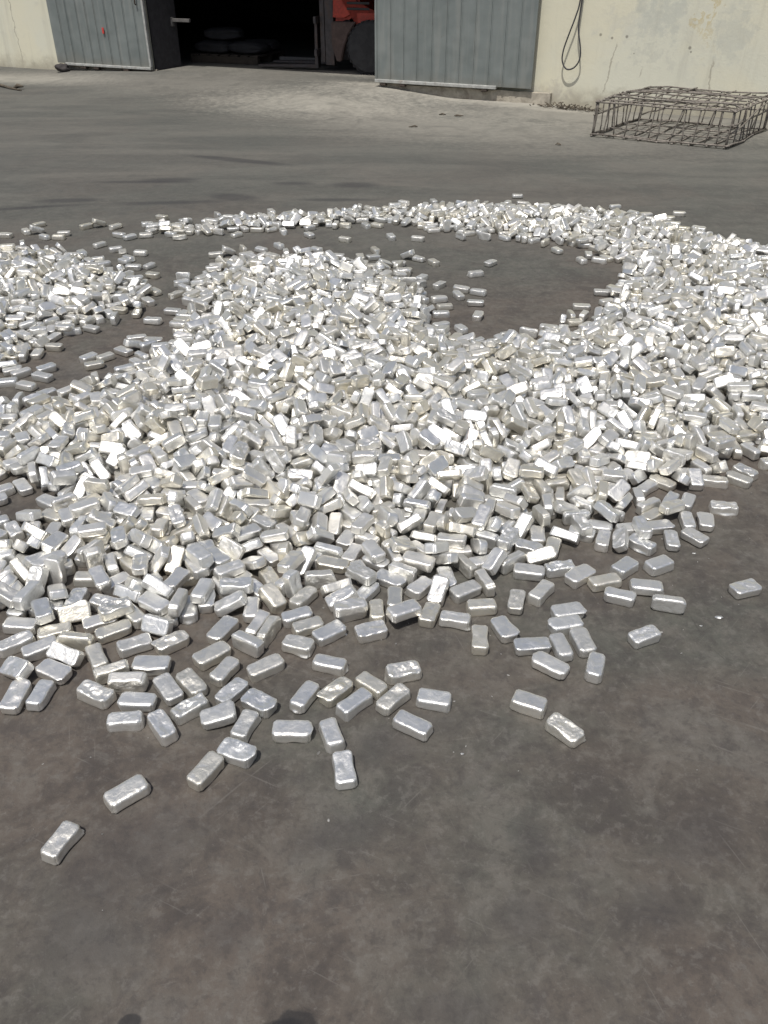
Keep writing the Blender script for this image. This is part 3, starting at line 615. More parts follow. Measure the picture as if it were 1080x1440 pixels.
# where every bar of the heap came to rest: x, y, z in millimetres, then its three turns in degrees
REST = [
-694,1079,17,0,0,-111,-415,1264,17,0,180,60,-585,1205,16,0,0,-140,-351,1318,16,0,-180,-24,71,1404,17,0,0,-31,-643,1419,14,0,0,-176,444,1390,16,0,0,-47,-742,1507,17,0,0,155,-203,1500,17,0,0,-118,-546,1398,17,0,0,126,-413,1429,21,-179,-7,17,-225,1384,16,0,180,0,
-884,1505,16,0,0,-98,-124,1515,16,-180,0,47,446,1609,17,0,180,-38,369,1474,17,0,0,-25,24,1491,16,0,0,-133,-128,1374,16,0,0,-70,-93,1270,16,0,0,99,-667,1540,26,94,0,1,-628,1481,16,0,-180,-5,-75,1475,16,0,0,44,128,1491,14,0,0,-13,-374,1687,26,93,0,147,
-344,1402,16,0,0,-107,-490,1458,16,0,0,-141,-944,1496,17,0,-180,87,-318,1476,16,0,180,-33,-559,1524,17,0,180,-54,-423,1587,17,-180,0,61,-876,1587,17,-180,0,-25,-467,1648,17,180,0,39,-146,1618,14,0,0,-16,-317,1604,14,180,0,34,-237,1691,16,0,0,-18,51,1586,16,0,0,15,
-393,1511,17,0,-180,54,-587,1697,17,-180,0,37,-502,1544,17,0,0,131,-36,1745,16,180,0,18,-761,1744,17,180,0,31,725,1722,17,-180,0,23,-688,1691,16,0,0,-152,-622,1611,16,0,-180,0,831,1857,24,-94,0,-16,-860,1642,28,-141,0,-26,-639,1753,32,-52,0,160,-154,1740,14,0,180,37,
203,1795,17,0,0,168,-765,1804,49,1,-3,32,57,1800,47,-1,-1,-152,-326,1875,34,2,-21,130,408,1686,16,180,0,5,699,1895,17,0,-180,-21,-67,1969,48,0,0,140,-1030,1855,57,93,0,-106,487,1683,16,0,0,100,-1018,1696,16,0,0,-144,338,1755,16,-180,0,-69,550,1701,16,-180,0,-80,
-32,1539,16,0,0,-41,565,1605,16,0,0,-110,-446,1847,35,3,25,-168,-970,1583,32,-156,-14,-32,-98,1817,46,0,0,18,285,1851,16,0,0,-175,-973,1801,47,0,0,-61,-995,1982,47,0,97,76,-469,1988,47,0,0,-144,469,1916,17,0,0,52,1083,1933,16,180,0,18,244,1922,16,180,0,30,
-718,1575,26,-94,0,-155,-942,1674,16,0,-180,35,790,1941,17,0,0,171,-562,2021,79,0,0,133,-1030,1771,16,0,0,-5,-849,1944,49,-176,6,-57,-661,1828,47,0,-180,-33,-454,1748,16,0,-180,63,-533,1886,50,0,0,78,-437,1910,48,0,0,4,-889,1811,28,-130,0,21,515,1772,16,-180,0,13,
389,1872,17,0,180,77,-660,1876,71,110,30,-16,-849,1698,24,94,0,175,857,2049,17,0,0,27,-239,1891,17,0,0,57,132,1817,16,0,180,70,160,1904,35,0,27,-110,600,1993,17,180,0,37,-589,1823,57,-94,0,-99,266,1711,16,180,0,85,1015,2198,17,0,-180,-52,447,2013,17,-180,0,-12,
-216,1766,16,0,0,-155,544,2032,17,0,0,-169,-324,1737,24,93,0,-109,-196,1969,26,94,0,-172,670,1967,16,0,0,-163,-251,1807,16,-180,0,23,531,1828,17,180,0,13,107,2034,43,0,-180,-24,934,2179,17,-180,0,82,492,2075,33,-158,-14,10,109,1941,16,0,0,-131,-33,2080,47,-180,0,-62,
339,2029,51,-16,-25,52,763,2163,32,-146,9,-103,-284,2002,67,-10,4,65,747,2037,17,0,0,-140,-347,2154,57,7,165,-5,-272,1923,44,0,97,146,-925,1743,16,0,0,18,833,2162,16,0,0,-48,-929,2155,77,-180,0,16,-777,1639,16,0,0,-59,-477,2090,53,-122,12,-32,-1044,2125,49,-163,5,74,
-620,1937,47,0,180,68,-647,2040,41,-161,-30,77,18,1977,16,0,-180,-31,-993,2429,71,88,-1,174,318,2230,77,0,-18,66,-21,1828,17,0,0,94,304,1953,24,93,0,-73,399,2155,45,-3,0,58,-743,2005,54,177,-7,-77,842,2214,47,0,0,-86,521,2273,53,92,-2,-70,749,2303,51,17,-11,126,
252,2036,26,94,0,122,-827,2101,88,-7,177,-70,-158,2053,16,0,180,-17,58,2003,24,-94,0,-30,-590,2187,67,125,15,-67,58,2093,60,0,-156,18,-70,2212,63,1,4,-119,1171,2377,14,0,0,-8,975,2333,48,4,1,-153,-504,2156,68,-23,26,165,-851,2271,73,19,0,-26,-124,1875,32,0,-23,19,
-451,2455,93,-170,37,-1,650,2234,43,0,0,-73,-247,2295,100,51,-12,-39,-1119,2466,80,107,14,34,-204,2163,45,66,-144,28,-384,1837,17,180,0,-87,-693,2030,51,0,-57,9,-991,2284,78,2,178,32,-388,2560,97,-116,51,-33,712,2182,16,0,0,-110,167,2679,117,-9,-19,140,1287,2557,16,-180,0,-42,
85,2202,70,-59,-31,15,-776,2683,101,85,-18,29,398,2055,24,-94,0,37,1120,2537,32,0,-21,86,414,2417,56,93,0,156,-1088,2356,53,-93,0,39,-1098,1852,68,-2,27,-17,-908,1881,14,0,0,-93,-1291,2613,86,-89,0,56,215,2139,47,3,178,-15,294,2337,65,83,-161,14,-920,2222,68,0,-31,174,
388,2622,93,-87,-150,7,-161,2243,33,-12,-158,-98,-575,2339,68,39,16,-97,415,2302,57,11,10,129,-177,2111,24,-93,0,157,-727,2202,53,0,171,-93,-446,2182,47,-180,0,29,270,2262,62,-19,-162,32,-676,2234,75,-8,-171,-66,-774,2130,64,-44,11,135,1080,2286,17,180,0,76,-889,2028,49,0,-97,117,
-1101,1984,42,97,35,-38,-70,2544,116,83,179,0,-782,2337,76,-11,-3,0,9,2396,80,-125,-29,92,112,2326,54,-93,0,165,1201,2681,52,93,0,-57,-142,1926,29,129,0,26,238,2813,135,-13,-22,164,-265,2226,79,-16,-5,-98,590,2194,28,-46,0,-34,-190,2441,110,147,-55,-7,266,2646,98,53,2,-34,
519,2488,94,-1,1,-12,76,2666,110,-131,27,-75,-570,1844,16,0,0,102,322,2468,93,-151,-29,-32,453,2228,40,0,38,-128,-1024,2568,46,-29,-140,-40,817,2436,45,-33,161,44,1273,2726,76,0,0,22,507,2417,46,-166,-2,101,1195,2548,14,0,0,167,-915,2074,54,-93,0,50,-514,2573,114,14,-9,83,
1393,2751,24,-93,0,115,-538,2883,117,14,7,-18,-404,2037,35,0,152,-44,-1195,2306,31,-16,-15,-24,1019,2291,17,0,0,-95,-900,1981,17,0,0,1,-810,1785,16,0,-180,26,248,2179,60,133,16,-1,-52,1918,16,0,0,58,-356,1760,24,-93,0,-111,-570,2004,47,0,0,-57,163,2078,65,21,-26,-128,
4,2501,109,-16,-10,79,-1224,2237,14,0,0,-51,-966,1899,35,-9,-23,-61,9,2247,68,-67,12,115,-887,2426,77,-149,4,-115,190,2052,41,161,-30,-45,-707,2549,94,-32,-167,51,-752,1898,28,43,-180,-27,575,2532,84,26,17,-26,-247,2046,32,0,-154,-113,452,2528,79,-12,159,69,120,2390,72,-91,-31,47,
-395,2236,47,0,180,-35,-236,2568,118,46,45,-3,681,2426,43,-99,-43,-11,705,2694,79,178,-2,46,-294,2499,70,-24,-3,175,-533,2322,48,116,26,-110,-100,2110,14,0,0,66,-993,2109,32,0,151,49,229,2471,88,129,-4,5,-76,2394,79,51,-167,-30,-491,2707,98,60,-34,170,598,2739,111,-14,-3,-146,
-874,2818,95,78,48,-11,-1411,2905,67,-97,22,-120,1005,2535,16,180,0,-46,681,2372,24,93,0,137,-1292,2508,16,0,-180,-52,32,1884,17,0,-180,88,913,2257,17,180,0,11,-1040,1935,42,0,-44,76,191,1984,17,180,0,-80,-1123,2180,52,51,-165,-23,824,2537,46,0,0,-12,-57,2667,102,-3,-6,22,
-344,2694,121,6,-25,91,-347,2285,61,0,-22,-132,-19,2819,107,9,33,4,1075,2655,53,96,1,136,888,2802,99,102,19,-40,-160,2535,123,13,8,151,507,2806,106,122,30,13,-253,2730,108,37,-6,96,-348,1984,17,0,0,121,160,2242,47,180,0,71,-979,2625,74,23,-36,58,-440,2384,66,42,-29,-151,
-364,2095,14,0,180,-49,-430,2534,75,0,47,4,-1222,2722,73,-180,0,85,-724,3125,133,95,7,41,-641,2326,54,-93,0,127,-1054,2273,44,-180,0,-62,190,2547,80,128,6,-130,-813,1863,16,0,0,165,575,2920,124,30,-19,102,792,2627,58,-9,11,47,-861,2518,74,0,-180,19,907,2369,24,-93,0,33,
-113,2341,84,-135,11,103,-721,1811,17,0,0,-45,-3,2178,44,0,-96,47,330,2178,24,-93,0,152,1234,2939,74,0,0,157,-209,2229,51,35,-5,92,684,2499,56,0,14,-78,-738,2439,79,49,32,144,-494,2437,82,32,22,41,-1220,2598,73,-134,-7,-37,443,2334,67,-124,16,125,-1115,2526,83,0,-6,28,
1339,2848,76,169,0,-72,-276,2785,141,-45,12,41,-475,2295,69,68,9,133,465,2141,16,-180,0,-20,1183,3097,106,-1,-1,136,-822,2632,78,-5,-5,126,1035,2581,55,150,0,47,-856,2415,61,32,15,-132,131,2185,27,46,0,160,649,2581,68,40,11,42,-121,2186,16,0,180,69,1328,2609,16,0,0,-51,
-963,2799,80,-41,-152,-38,-525,1883,17,-180,0,-80,943,2662,47,-140,-12,-34,-844,2037,24,-93,0,116,301,2121,39,-97,-29,-75,-96,3100,153,-91,10,48,-1133,2669,84,4,-19,-15,-112,2295,45,4,0,-52,300,3235,160,-7,17,-133,1469,3131,113,2,178,-8,850,2751,83,-20,2,-131,-405,3223,137,-87,52,-121,
916,2554,31,-136,8,49,-138,2612,126,0,170,-62,-933,2343,58,65,-3,-60,1364,3338,128,8,1,-75,615,2506,24,93,0,11,189,2454,50,123,22,-30,-1028,2748,80,41,-19,-11,-646,2822,106,0,-180,-84,-1289,3218,65,-164,23,-5,-430,2346,46,179,3,3,-114,2800,122,-15,-16,20,1500,3419,145,65,-15,-17,
520,2868,120,105,-38,115,749,2396,67,-98,4,-104,-324,2890,138,32,-12,100,502,2204,16,0,-180,84,939,2503,16,0,0,-136,769,2836,82,111,-7,87,-1343,3565,17,180,0,25,-1538,3436,16,180,0,-22,-289,2582,79,5,167,21,-406,2696,98,-115,29,-62,-709,2762,86,18,171,37,-698,2336,78,-90,-41,-101,
878,3388,113,-15,13,170,-935,2565,73,0,-96,32,1065,3157,117,-29,11,-106,-61,2508,84,-146,-16,-12,-385,2767,124,-165,28,-60,-258,2163,37,-42,-158,51,556,3527,99,100,141,0,621,2344,32,0,-24,-172,1138,3175,115,-11,16,161,494,2992,124,38,-10,68,1428,3189,110,48,-22,-6,-151,2439,69,-154,-27,75,
718,2891,101,3,-39,105,-818,2925,114,-16,1,-176,647,2307,23,93,0,-172,-61,2730,109,-131,-2,35,-1262,2550,52,-93,0,112,-739,1923,44,-36,-26,-58,64,2873,116,143,5,-102,-904,2645,76,-180,0,49,-789,2290,44,-180,0,-84,1402,2836,43,180,0,12,836,3147,107,-146,30,-74,1518,3091,87,1,7,162,
-241,3088,123,-49,-19,-165,1148,2719,71,0,-96,-52,-1579,3346,16,0,0,-24,304,2443,62,-58,30,3,1329,3198,87,-178,-10,56,-482,2247,59,-150,-30,-56,-375,3561,145,1,-154,-111,893,2957,87,-41,-6,125,938,2872,90,-31,-31,112,-570,2476,79,37,164,28,690,2988,117,10,-10,-171,-986,2203,53,93,0,-99,
-1218,2826,73,-151,-5,105,-69,2315,67,-145,-17,-64,435,2778,103,-80,28,-65,1458,2873,75,-127,-10,-92,1533,3327,95,-60,-15,-178,-197,3254,128,-146,14,39,-203,2342,85,27,0,-120,28,2893,110,21,-148,-55,243,3141,132,-10,5,-38,1217,2592,43,99,-42,-82,-761,2473,87,53,-159,4,-518,2047,46,0,180,-47,
910,2323,16,-180,0,33,-181,2306,66,152,-22,12,354,2883,104,-140,-2,-20,533,2625,76,-19,-22,-128,1608,3602,131,26,-4,-15,-205,2751,100,42,-30,-48,379,3043,121,-179,6,29,-383,2419,50,-137,3,-57,828,2390,28,120,0,56,788,2772,62,-25,137,25,-701,2865,105,2,179,-88,351,2215,51,-135,-43,-65,
1011,3647,103,96,3,-58,162,2348,71,-46,-50,-72,196,2215,47,-60,-112,43,-268,2988,126,-44,-167,27,71,3124,142,-25,-175,67,1168,2623,23,93,0,-63,-433,2128,33,-26,-12,18,-1007,2675,79,44,7,-5,-428,2986,138,16,176,37,-165,2904,105,101,-9,149,-932,3907,79,-20,2,-147,1126,3370,100,16,25,-48,
860,3467,119,-6,3,-138,-1649,3475,16,-180,0,46,-1446,3141,43,0,180,52,-1121,2899,68,60,13,63,-629,2150,42,0,129,-68,1068,2531,39,27,21,89,-766,2079,40,32,-24,171,-1163,2404,16,-180,0,-31,-1026,2870,86,124,-35,32,329,2968,109,4,4,132,-974,3153,95,-180,0,-61,-363,3373,121,-91,-157,2,
419,2934,102,58,-164,42,550,2440,54,-93,0,-70,674,2816,112,91,-5,81,1304,3491,109,102,7,117,299,3096,132,33,172,53,590,3714,90,12,147,45,-797,2796,91,171,15,-67,912,2713,70,133,2,-25,18,2701,90,36,-172,-51,-37,3335,124,-85,-9,146,717,2260,14,0,-180,-15,-561,2227,53,-149,0,-45,
1367,3031,70,-97,25,-42,-1175,2902,98,15,6,-155,-1030,3044,100,-93,2,63,-811,1964,14,0,0,-137,1224,2830,39,-95,24,-76,-662,2542,77,4,-125,120,26,3274,126,162,-14,72,76,2500,103,6,17,94,123,3368,121,40,-8,-57,-497,2922,130,23,-20,-38,-1106,2660,59,8,24,-166,552,2336,53,-93,0,84,
-84,2466,77,20,-53,-115,543,3077,122,-141,-18,13,-1124,2322,14,180,0,-28,740,2672,50,0,0,-89,-571,2680,90,-17,15,-101,585,2703,71,43,152,4,857,3217,135,28,171,-45,-1314,2599,47,-4,-179,44,-748,2814,108,1,5,111,-1027,2026,49,-180,0,45,-1416,2721,54,93,0,72,694,2830,75,-175,0,-28,
1355,2961,56,-93,0,19,-354,2441,42,-23,-36,75,1022,2927,76,-100,-43,47,-265,2936,120,27,-37,-116,1528,3010,80,0,-4,173,-1598,3778,16,0,180,-8,990,2599,48,-120,27,41,-817,2484,44,0,-180,-54,-1060,2464,40,11,-35,68,-974,3393,94,-147,-60,28,-1216,2526,41,98,-37,110,301,2388,60,-28,-26,-180,
-181,3881,124,-5,-3,154,-98,1827,16,-180,0,22,-1201,4127,17,0,0,-11,-54,2169,23,93,0,-31,414,2757,76,57,107,-102,-786,2049,16,0,0,138,-70,3012,116,-150,-60,44,82,2493,73,12,13,119,-714,2292,48,0,180,-12,-1288,2921,65,-27,-16,140,72,2802,95,146,-10,-7,-643,2602,86,-46,39,177,
1104,2848,42,0,96,11,-80,2886,118,-36,13,-83,-1249,3727,16,180,0,-35,-1552,3526,16,-180,0,39,210,2731,105,-130,19,-40,-214,2814,119,1,168,-48,-510,3108,138,-4,2,-17,684,3070,105,-33,164,-13,1067,2916,78,-74,-51,51,1646,3526,112,-20,9,-80,-458,3405,124,-158,11,-49,541,2141,16,0,-180,70,
-556,4038,117,62,155,-19,1055,2409,14,0,-180,60,-196,2983,128,-143,8,-114,458,3332,108,-27,46,-51,862,2671,41,-42,-24,-63,-1259,3139,53,-94,0,-127,-941,2858,88,131,4,-61,1081,3460,109,-54,-98,-71,438,3508,100,-18,170,9,937,2627,28,-48,0,-23,-1395,2811,47,180,0,-62,292,2766,120,-161,9,75,
-1373,2678,56,-37,-38,10,918,3177,115,-78,2,-110,-830,2854,122,-20,148,-101,165,2605,65,-58,38,-169,645,3499,103,-176,-10,-65,888,2428,24,94,0,-93,1398,3166,60,-29,42,-4,-4,2996,121,95,17,-63,-851,3544,82,15,2,23,-1112,2750,80,24,-147,54,-845,3226,105,-143,34,-27,-1678,3384,14,0,0,14,
-722,2109,49,-44,173,-45,-68,4119,94,106,-39,11,325,2749,72,-165,-38,60,996,2780,62,3,180,2,809,2864,90,93,-39,86,961,3127,97,128,5,-101,-1072,2058,30,12,16,57,-636,2385,46,0,180,-51,-642,2511,58,-140,-53,-31,732,2515,39,138,27,-82,1015,2983,101,30,-41,-159,-689,2953,105,-21,-122,-52,
-1604,3963,44,-180,0,-15,-24,3138,140,4,-172,79,762,3000,120,138,10,-64,865,2690,67,6,-47,-136,516,3165,114,-23,-169,-73,101,3673,92,18,85,-97,-1513,3027,45,0,96,-16,575,3235,127,-178,28,-5,-1093,2232,14,-180,0,86,-1148,2116,42,42,145,-67,-25,2066,16,0,180,-35,-600,3147,111,39,-38,-166,
-1318,3658,16,0,0,46,-668,2457,47,0,180,3,-1309,2758,65,-5,149,-24,1002,3763,95,80,156,11,-983,1846,16,0,0,4,70,2400,73,13,-142,34,-1745,4156,76,-147,5,52,42,4273,87,-71,176,10,221,2630,66,108,13,127,-1744,4385,78,-40,-8,-172,-459,2605,86,7,11,137,-1201,2076,24,-94,0,-168,
813,3010,100,125,-7,-47,-588,3779,101,-165,36,-22,363,3088,123,62,152,13,98,2584,87,48,9,69,1397,3263,98,173,-23,-4,453,2653,75,150,2,-52,-865,3171,113,165,-16,-34,-713,2524,57,-15,20,-45,-1522,2972,47,180,0,3,-652,2206,35,-1,26,-178,-1155,2596,64,40,-20,101,-645,2689,69,-99,24,-29,
254,2757,95,-29,13,-33,1002,3123,101,-98,-2,79,-935,3626,76,-148,34,-37,651,2221,14,180,0,-24,189,2834,119,17,-6,73,1016,3490,110,67,14,-176,1856,4104,127,19,26,-110,-630,2901,109,109,-30,-54,-1702,3659,23,93,0,98,531,4563,17,0,0,-25,-1059,1847,16,0,-180,82,-60,3493,128,61,7,-162,
-290,2463,47,-67,-35,-19,807,2717,47,0,0,50,-853,2584,61,1,-26,123,149,2928,121,-61,-13,-110,-1489,4016,16,180,0,-29,34,2080,24,94,0,-72,-1037,2933,85,104,-2,-143,-1359,2477,16,0,0,38,193,2347,26,-87,0,73,58,2378,41,-99,40,63,-1653,3700,14,180,0,-86,-959,2924,91,113,-47,-4,
-385,1932,16,0,0,-44,-6,2316,47,3,1,-151,-847,2210,48,2,-41,-2,-1085,2983,80,24,-23,138,604,2621,63,-6,20,-152,-1716,3914,46,0,0,20,1547,3777,130,-66,21,-67,303,4449,17,0,0,20,-1768,3858,47,0,0,142,972,2731,45,180,-68,5,-254,3286,128,29,-158,-81,985,2835,85,112,-26,-124,
656,3144,108,25,-2,-165,-932,3421,86,-4,-144,-50,-236,2532,74,51,136,-76,-838,3857,75,-58,9,42,1224,3050,75,87,-5,-125,-481,3174,125,71,29,-155,308,2613,50,-20,-3,-59,-469,3024,125,8,36,-46,1343,3787,117,-15,13,-32,302,4225,14,0,0,5,1577,3215,86,46,-18,-153,-1340,2836,52,33,-20,139,
-1787,3973,56,0,165,14,-261,3182,129,46,-8,-55,-835,2711,89,135,-19,28,-930,2743,46,-78,-129,3,-1778,3672,53,94,0,-47,45,3472,126,-133,31,60,-320,3458,118,-49,-35,6,-1077,3169,70,-11,155,10,-1872,4033,60,-13,-176,15,-738,4506,91,-82,-166,-21,-450,3255,140,-4,4,-129,-1213,3781,34,-8,19,31,
403,2230,24,93,0,-130,-307,2056,42,180,84,-6,-1208,3254,64,0,149,-30,-319,3128,115,-59,15,-42,1088,3059,90,-4,-23,-28,175,3195,114,-43,-172,3,1382,4062,91,71,-22,-5,-1419,2998,63,0,-1,59,-969,4253,54,93,0,-34,-859,4150,69,1,-36,82,-1356,2415,17,180,0,31,-1009,2031,17,0,0,21,
-1747,4095,57,-45,19,65,804,3751,72,-48,179,-40,-1918,4292,109,3,4,-128,515,2674,95,-117,-13,-110,727,3952,23,93,0,148,-847,3425,74,-177,-2,32,786,3385,110,156,13,2,-1149,3356,43,-59,-25,-36,501,4391,16,180,0,-8,251,2908,122,19,29,-74,1119,3629,107,31,-27,40,1461,4235,84,-177,-13,31,
1280,3615,108,-7,2,86,459,3105,112,10,-174,21,-849,3636,76,-44,10,-162,-1393,3647,16,180,0,53,1344,2764,23,-93,0,84,-1109,2130,47,43,34,114,-603,2421,63,18,-43,-147,1499,3911,97,179,8,-4,-718,3329,100,79,-27,161,-811,2208,41,15,39,-157,-1551,3186,24,-93,0,89,-1325,3041,42,0,-95,59,
100,2858,101,-26,136,-43,-651,3478,105,7,69,-90,-129,3354,133,107,-9,20,1001,3427,102,-32,173,53,1452,3749,113,-141,2,-93,1314,2983,72,67,-38,-147,123,3011,120,158,0,-5,709,3436,97,-8,-29,-36,1510,3657,119,50,18,-139,1717,4504,116,45,-166,-46,-1315,2868,47,0,103,54,159,3141,116,32,-27,172,
-561,3261,119,99,-38,-127,1789,4243,133,-135,1,-27,-706,2151,31,0,-24,-25,-280,2245,50,164,3,-71,-449,2762,94,-66,-7,-141,-1623,4128,25,-92,0,-19,-1351,3230,46,0,-180,48,-1021,2987,88,-95,34,29,-2058,4804,106,-18,-163,-10,233,2114,16,0,0,12,-557,3520,94,0,-24,177,-754,2968,115,3,17,110,
-844,3152,90,158,1,15,-1051,3368,46,-82,-136,-3,-393,2982,107,71,-6,31,1292,2821,47,0,-180,15,-378,2917,125,-112,-27,-95,42,3100,106,132,25,-23,1868,3979,120,105,-12,-52,-1667,3802,27,43,0,80,-1642,3897,16,-180,0,73,729,3213,104,125,11,-120,392,4015,16,0,0,-68,-1135,1915,41,40,17,-121,
118,2530,69,-15,32,122,206,3364,99,-12,-153,-8,-576,2762,88,94,-25,46,1718,3735,122,-22,-41,-1,998,2416,16,0,0,-122,1101,3748,96,42,-7,15,-373,3817,126,-161,14,-82,1456,2677,17,0,0,13,-358,2564,41,144,5,74,-520,3075,108,4,0,-49,-215,4796,85,-113,9,-34,-664,2988,107,-74,135,-21,
987,4100,17,0,0,13,1037,2732,39,180,37,5,1140,3541,96,-147,-21,35,1741,3642,122,1,1,-18,1096,2898,47,-127,-79,15,-614,3664,94,-147,-37,-15,-1400,4135,24,93,0,-88,1264,3166,76,67,-110,5,492,2719,59,0,-156,-5,1483,3018,50,0,2,90,1636,3412,104,-101,19,49,-1135,3770,24,-93,0,-138,
-1516,4684,58,-69,40,-135,-269,3586,128,-71,-26,154,659,3222,89,19,-8,8,1846,4502,107,113,15,-5,-1300,3330,41,-98,-28,-27,-290,2398,74,0,-40,-117,-1126,4261,16,180,0,-14,229,3662,80,0,0,84,366,2553,62,1,-25,89,-1526,4087,24,93,0,72,1105,2684,50,3,171,-43,1683,3551,118,-90,0,-80,
1454,3131,82,2,-1,-104,-1089,2806,91,0,157,-60,-828,3277,95,14,144,49,-131,3298,133,-146,23,52,-499,3682,124,-153,6,64,416,4504,16,-180,0,-69,1227,4557,17,180,0,-6,-622,2577,62,0,-59,-63,-1038,3994,49,0,0,-15,-1676,4452,59,39,8,-7,-1196,3118,64,-1,-3,111,1251,3971,84,-30,-8,115,
-329,2135,30,5,-15,-50,1652,3952,104,0,58,-61,44,2262,47,0,-179,-71,1145,4038,56,-93,0,-147,-608,3383,110,50,-9,149,-56,3727,107,98,28,-51,-1355,2629,46,0,0,-136,-193,4292,91,60,-2,53,643,2953,85,-24,1,112,-628,2751,73,-99,43,67,288,3882,64,6,-3,-114,-558,4361,93,2,-147,5,
365,2810,93,-108,48,94,460,2999,108,-161,31,7,-252,3733,100,-82,-11,32,296,3519,86,177,5,10,-123,2689,120,-20,-46,-79,-1738,3731,26,131,0,-133,-761,3247,117,39,3,-89,773,2592,24,-93,0,-1,137,2726,92,-119,21,-54,37,2149,24,-93,0,24,1175,3091,76,0,2,-93,-1645,4216,47,0,0,-10,
-1588,4494,76,0,0,137,1426,3398,121,-42,-2,-102,353,2627,68,0,-150,8,1703,3829,124,17,179,-28,882,3068,104,-4,14,79,-1828,4109,86,11,-15,-156,1946,4168,137,-63,26,142,-146,3976,108,-175,24,-41,-1734,3541,28,48,0,-151,613,2428,23,-93,0,80,-19,2390,43,32,30,-88,1349,4105,84,105,2,4,
402,2997,104,-24,-17,-141,-37,2889,116,-70,-26,92,-1737,4292,67,-118,23,13,-165,3142,110,90,-2,-155,-464,3950,110,4,0,-119,-325,4381,113,-57,166,-46,-1835,4596,94,-166,-6,49,547,4888,16,0,0,20,327,4332,16,0,0,-166,-351,2352,43,9,126,-132,1175,4149,64,7,1,29,473,2928,83,-127,-22,-79,
1420,2912,41,-171,34,-32,766,3511,96,1,7,158,1068,4334,14,0,180,-5,-1219,2103,48,121,10,18,-1504,4367,44,0,-96,95,1225,3933,73,64,6,108,34,3011,121,11,-24,-66,-583,3058,94,-31,-162,-38,-1235,3066,40,109,32,-3,120,3097,94,25,49,-34,-1703,3509,14,0,180,29,-446,3669,141,-20,9,69,
-695,3884,81,120,130,-13,1277,2743,46,0,-180,-55,-1885,4820,85,93,-2,-120,-291,1950,26,-93,0,56,-818,2115,14,180,0,45,-1713,4090,24,93,0,-133,-490,2811,86,-93,0,-60,-1179,3489,23,-93,0,-146,-1929,4472,80,-10,43,-50,-1153,2497,47,0,0,79,-577,2102,43,0,-180,23,178,3524,91,-149,15,-39,
-257,3486,102,-50,170,6,380,2710,87,105,30,-68,1428,2997,56,93,0,82,1762,4089,125,-17,-26,-168,1214,3522,78,0,-52,-24,261,2462,36,0,-30,87,1007,3184,101,106,20,-6,179,3861,66,-4,5,114,-1011,3593,61,-2,-37,141,-908,3207,85,-132,0,64,20,2576,91,-6,2,177,-107,3029,117,-105,-24,-104,
-293,4159,97,-15,-9,111,1320,3791,92,16,-10,140,310,2065,16,0,0,-165,567,2750,87,-12,-9,-171,-756,4111,67,-5,-138,22,1493,3509,132,-24,3,24,-485,4416,112,16,-24,13,-507,2541,75,-171,15,-8,-321,3951,89,0,153,72,1269,3289,91,21,3,-88,-445,4374,112,-174,-24,28,-1693,4817,66,1,-174,-16,
988,2989,69,148,27,-37,36,4510,98,-179,24,12,1250,3686,86,0,-31,68,-1397,4337,52,-16,-176,-60,114,2264,46,-180,0,75,-1556,4220,51,35,16,-128,809,3656,73,180,0,-56,49,4005,82,-33,-17,54,-1862,5478,17,0,0,52,361,2479,44,0,96,153,678,5646,24,94,0,147,407,2541,46,102,-41,-102,
71,2944,116,4,20,167,-794,3096,79,67,-11,-144,1277,3014,67,100,4,-126,1413,3532,113,95,-2,61,212,4112,45,0,96,121,1916,4539,129,82,9,169,1352,3593,108,-40,9,20,440,4611,17,-180,0,-26,-930,2165,47,0,0,171,1192,3629,91,9,9,-80,-1179,4815,24,-94,0,-8,-188,2634,87,-16,-170,-13,
1378,4431,87,-2,-9,80,1540,4512,71,22,151,28,-306,2627,95,5,146,-41,-1899,4195,83,-91,-2,1,-120,4254,92,-27,-14,163,1271,3372,107,-57,-29,-131,-1137,3638,23,-93,0,141,-1292,4413,16,180,0,-53,-1310,4233,16,180,0,-86,454,2464,38,-94,-25,14,169,3067,94,82,-13,37,178,4049,69,-13,34,47,
1592,3723,108,-172,-43,12,-1830,3791,56,-94,-3,132,814,2245,16,0,0,8,-797,3774,66,-51,9,-127,-1563,4397,54,17,19,37,-1764,4627,79,72,-115,-72,-1,2466,68,-19,-8,10,1117,2773,53,-93,0,38,-2111,4636,95,56,30,-120,-577,3832,112,-137,-16,-32,-1056,4447,46,-179,-2,49,1294,2882,38,50,15,30,
217,5182,16,0,0,-38,317,4684,14,180,0,54,-1419,4285,14,0,180,-15,-1371,4858,16,0,-180,-18,-29,4000,77,73,-18,46,-432,4098,119,2,-10,112,1440,3991,101,25,171,-58,636,2856,96,-118,-12,-108,-1166,4534,14,0,0,-135,-166,2528,94,-10,-11,-42,-1037,4557,75,-6,-10,-15,1140,2751,68,97,-24,-145,
-1435,5045,14,0,0,61,1649,4265,85,92,23,-20,1258,3220,89,-80,6,-27,1250,2922,46,0,-180,37,104,3322,100,27,-178,-49,-145,2972,101,-60,-7,-94,1288,3116,60,-142,-11,-22,494,4197,14,0,180,75,1196,3384,75,-56,-40,-73,-472,2923,98,19,-26,46,725,3099,101,19,148,87,-203,3583,97,39,40,143,
-436,3096,126,-133,-19,-110,-1140,3121,64,-9,-128,33,-139,4863,69,-122,34,-40,1294,4324,70,-96,31,-125,1808,3852,120,-44,35,-52,1415,4308,78,-180,0,-73,132,4075,82,3,-1,-135,-450,3482,124,-133,-55,-35,-1014,4894,47,1,178,12,189,3312,96,30,17,150,-63,3937,81,-6,-158,-18,2043,5065,114,-124,-13,-44,
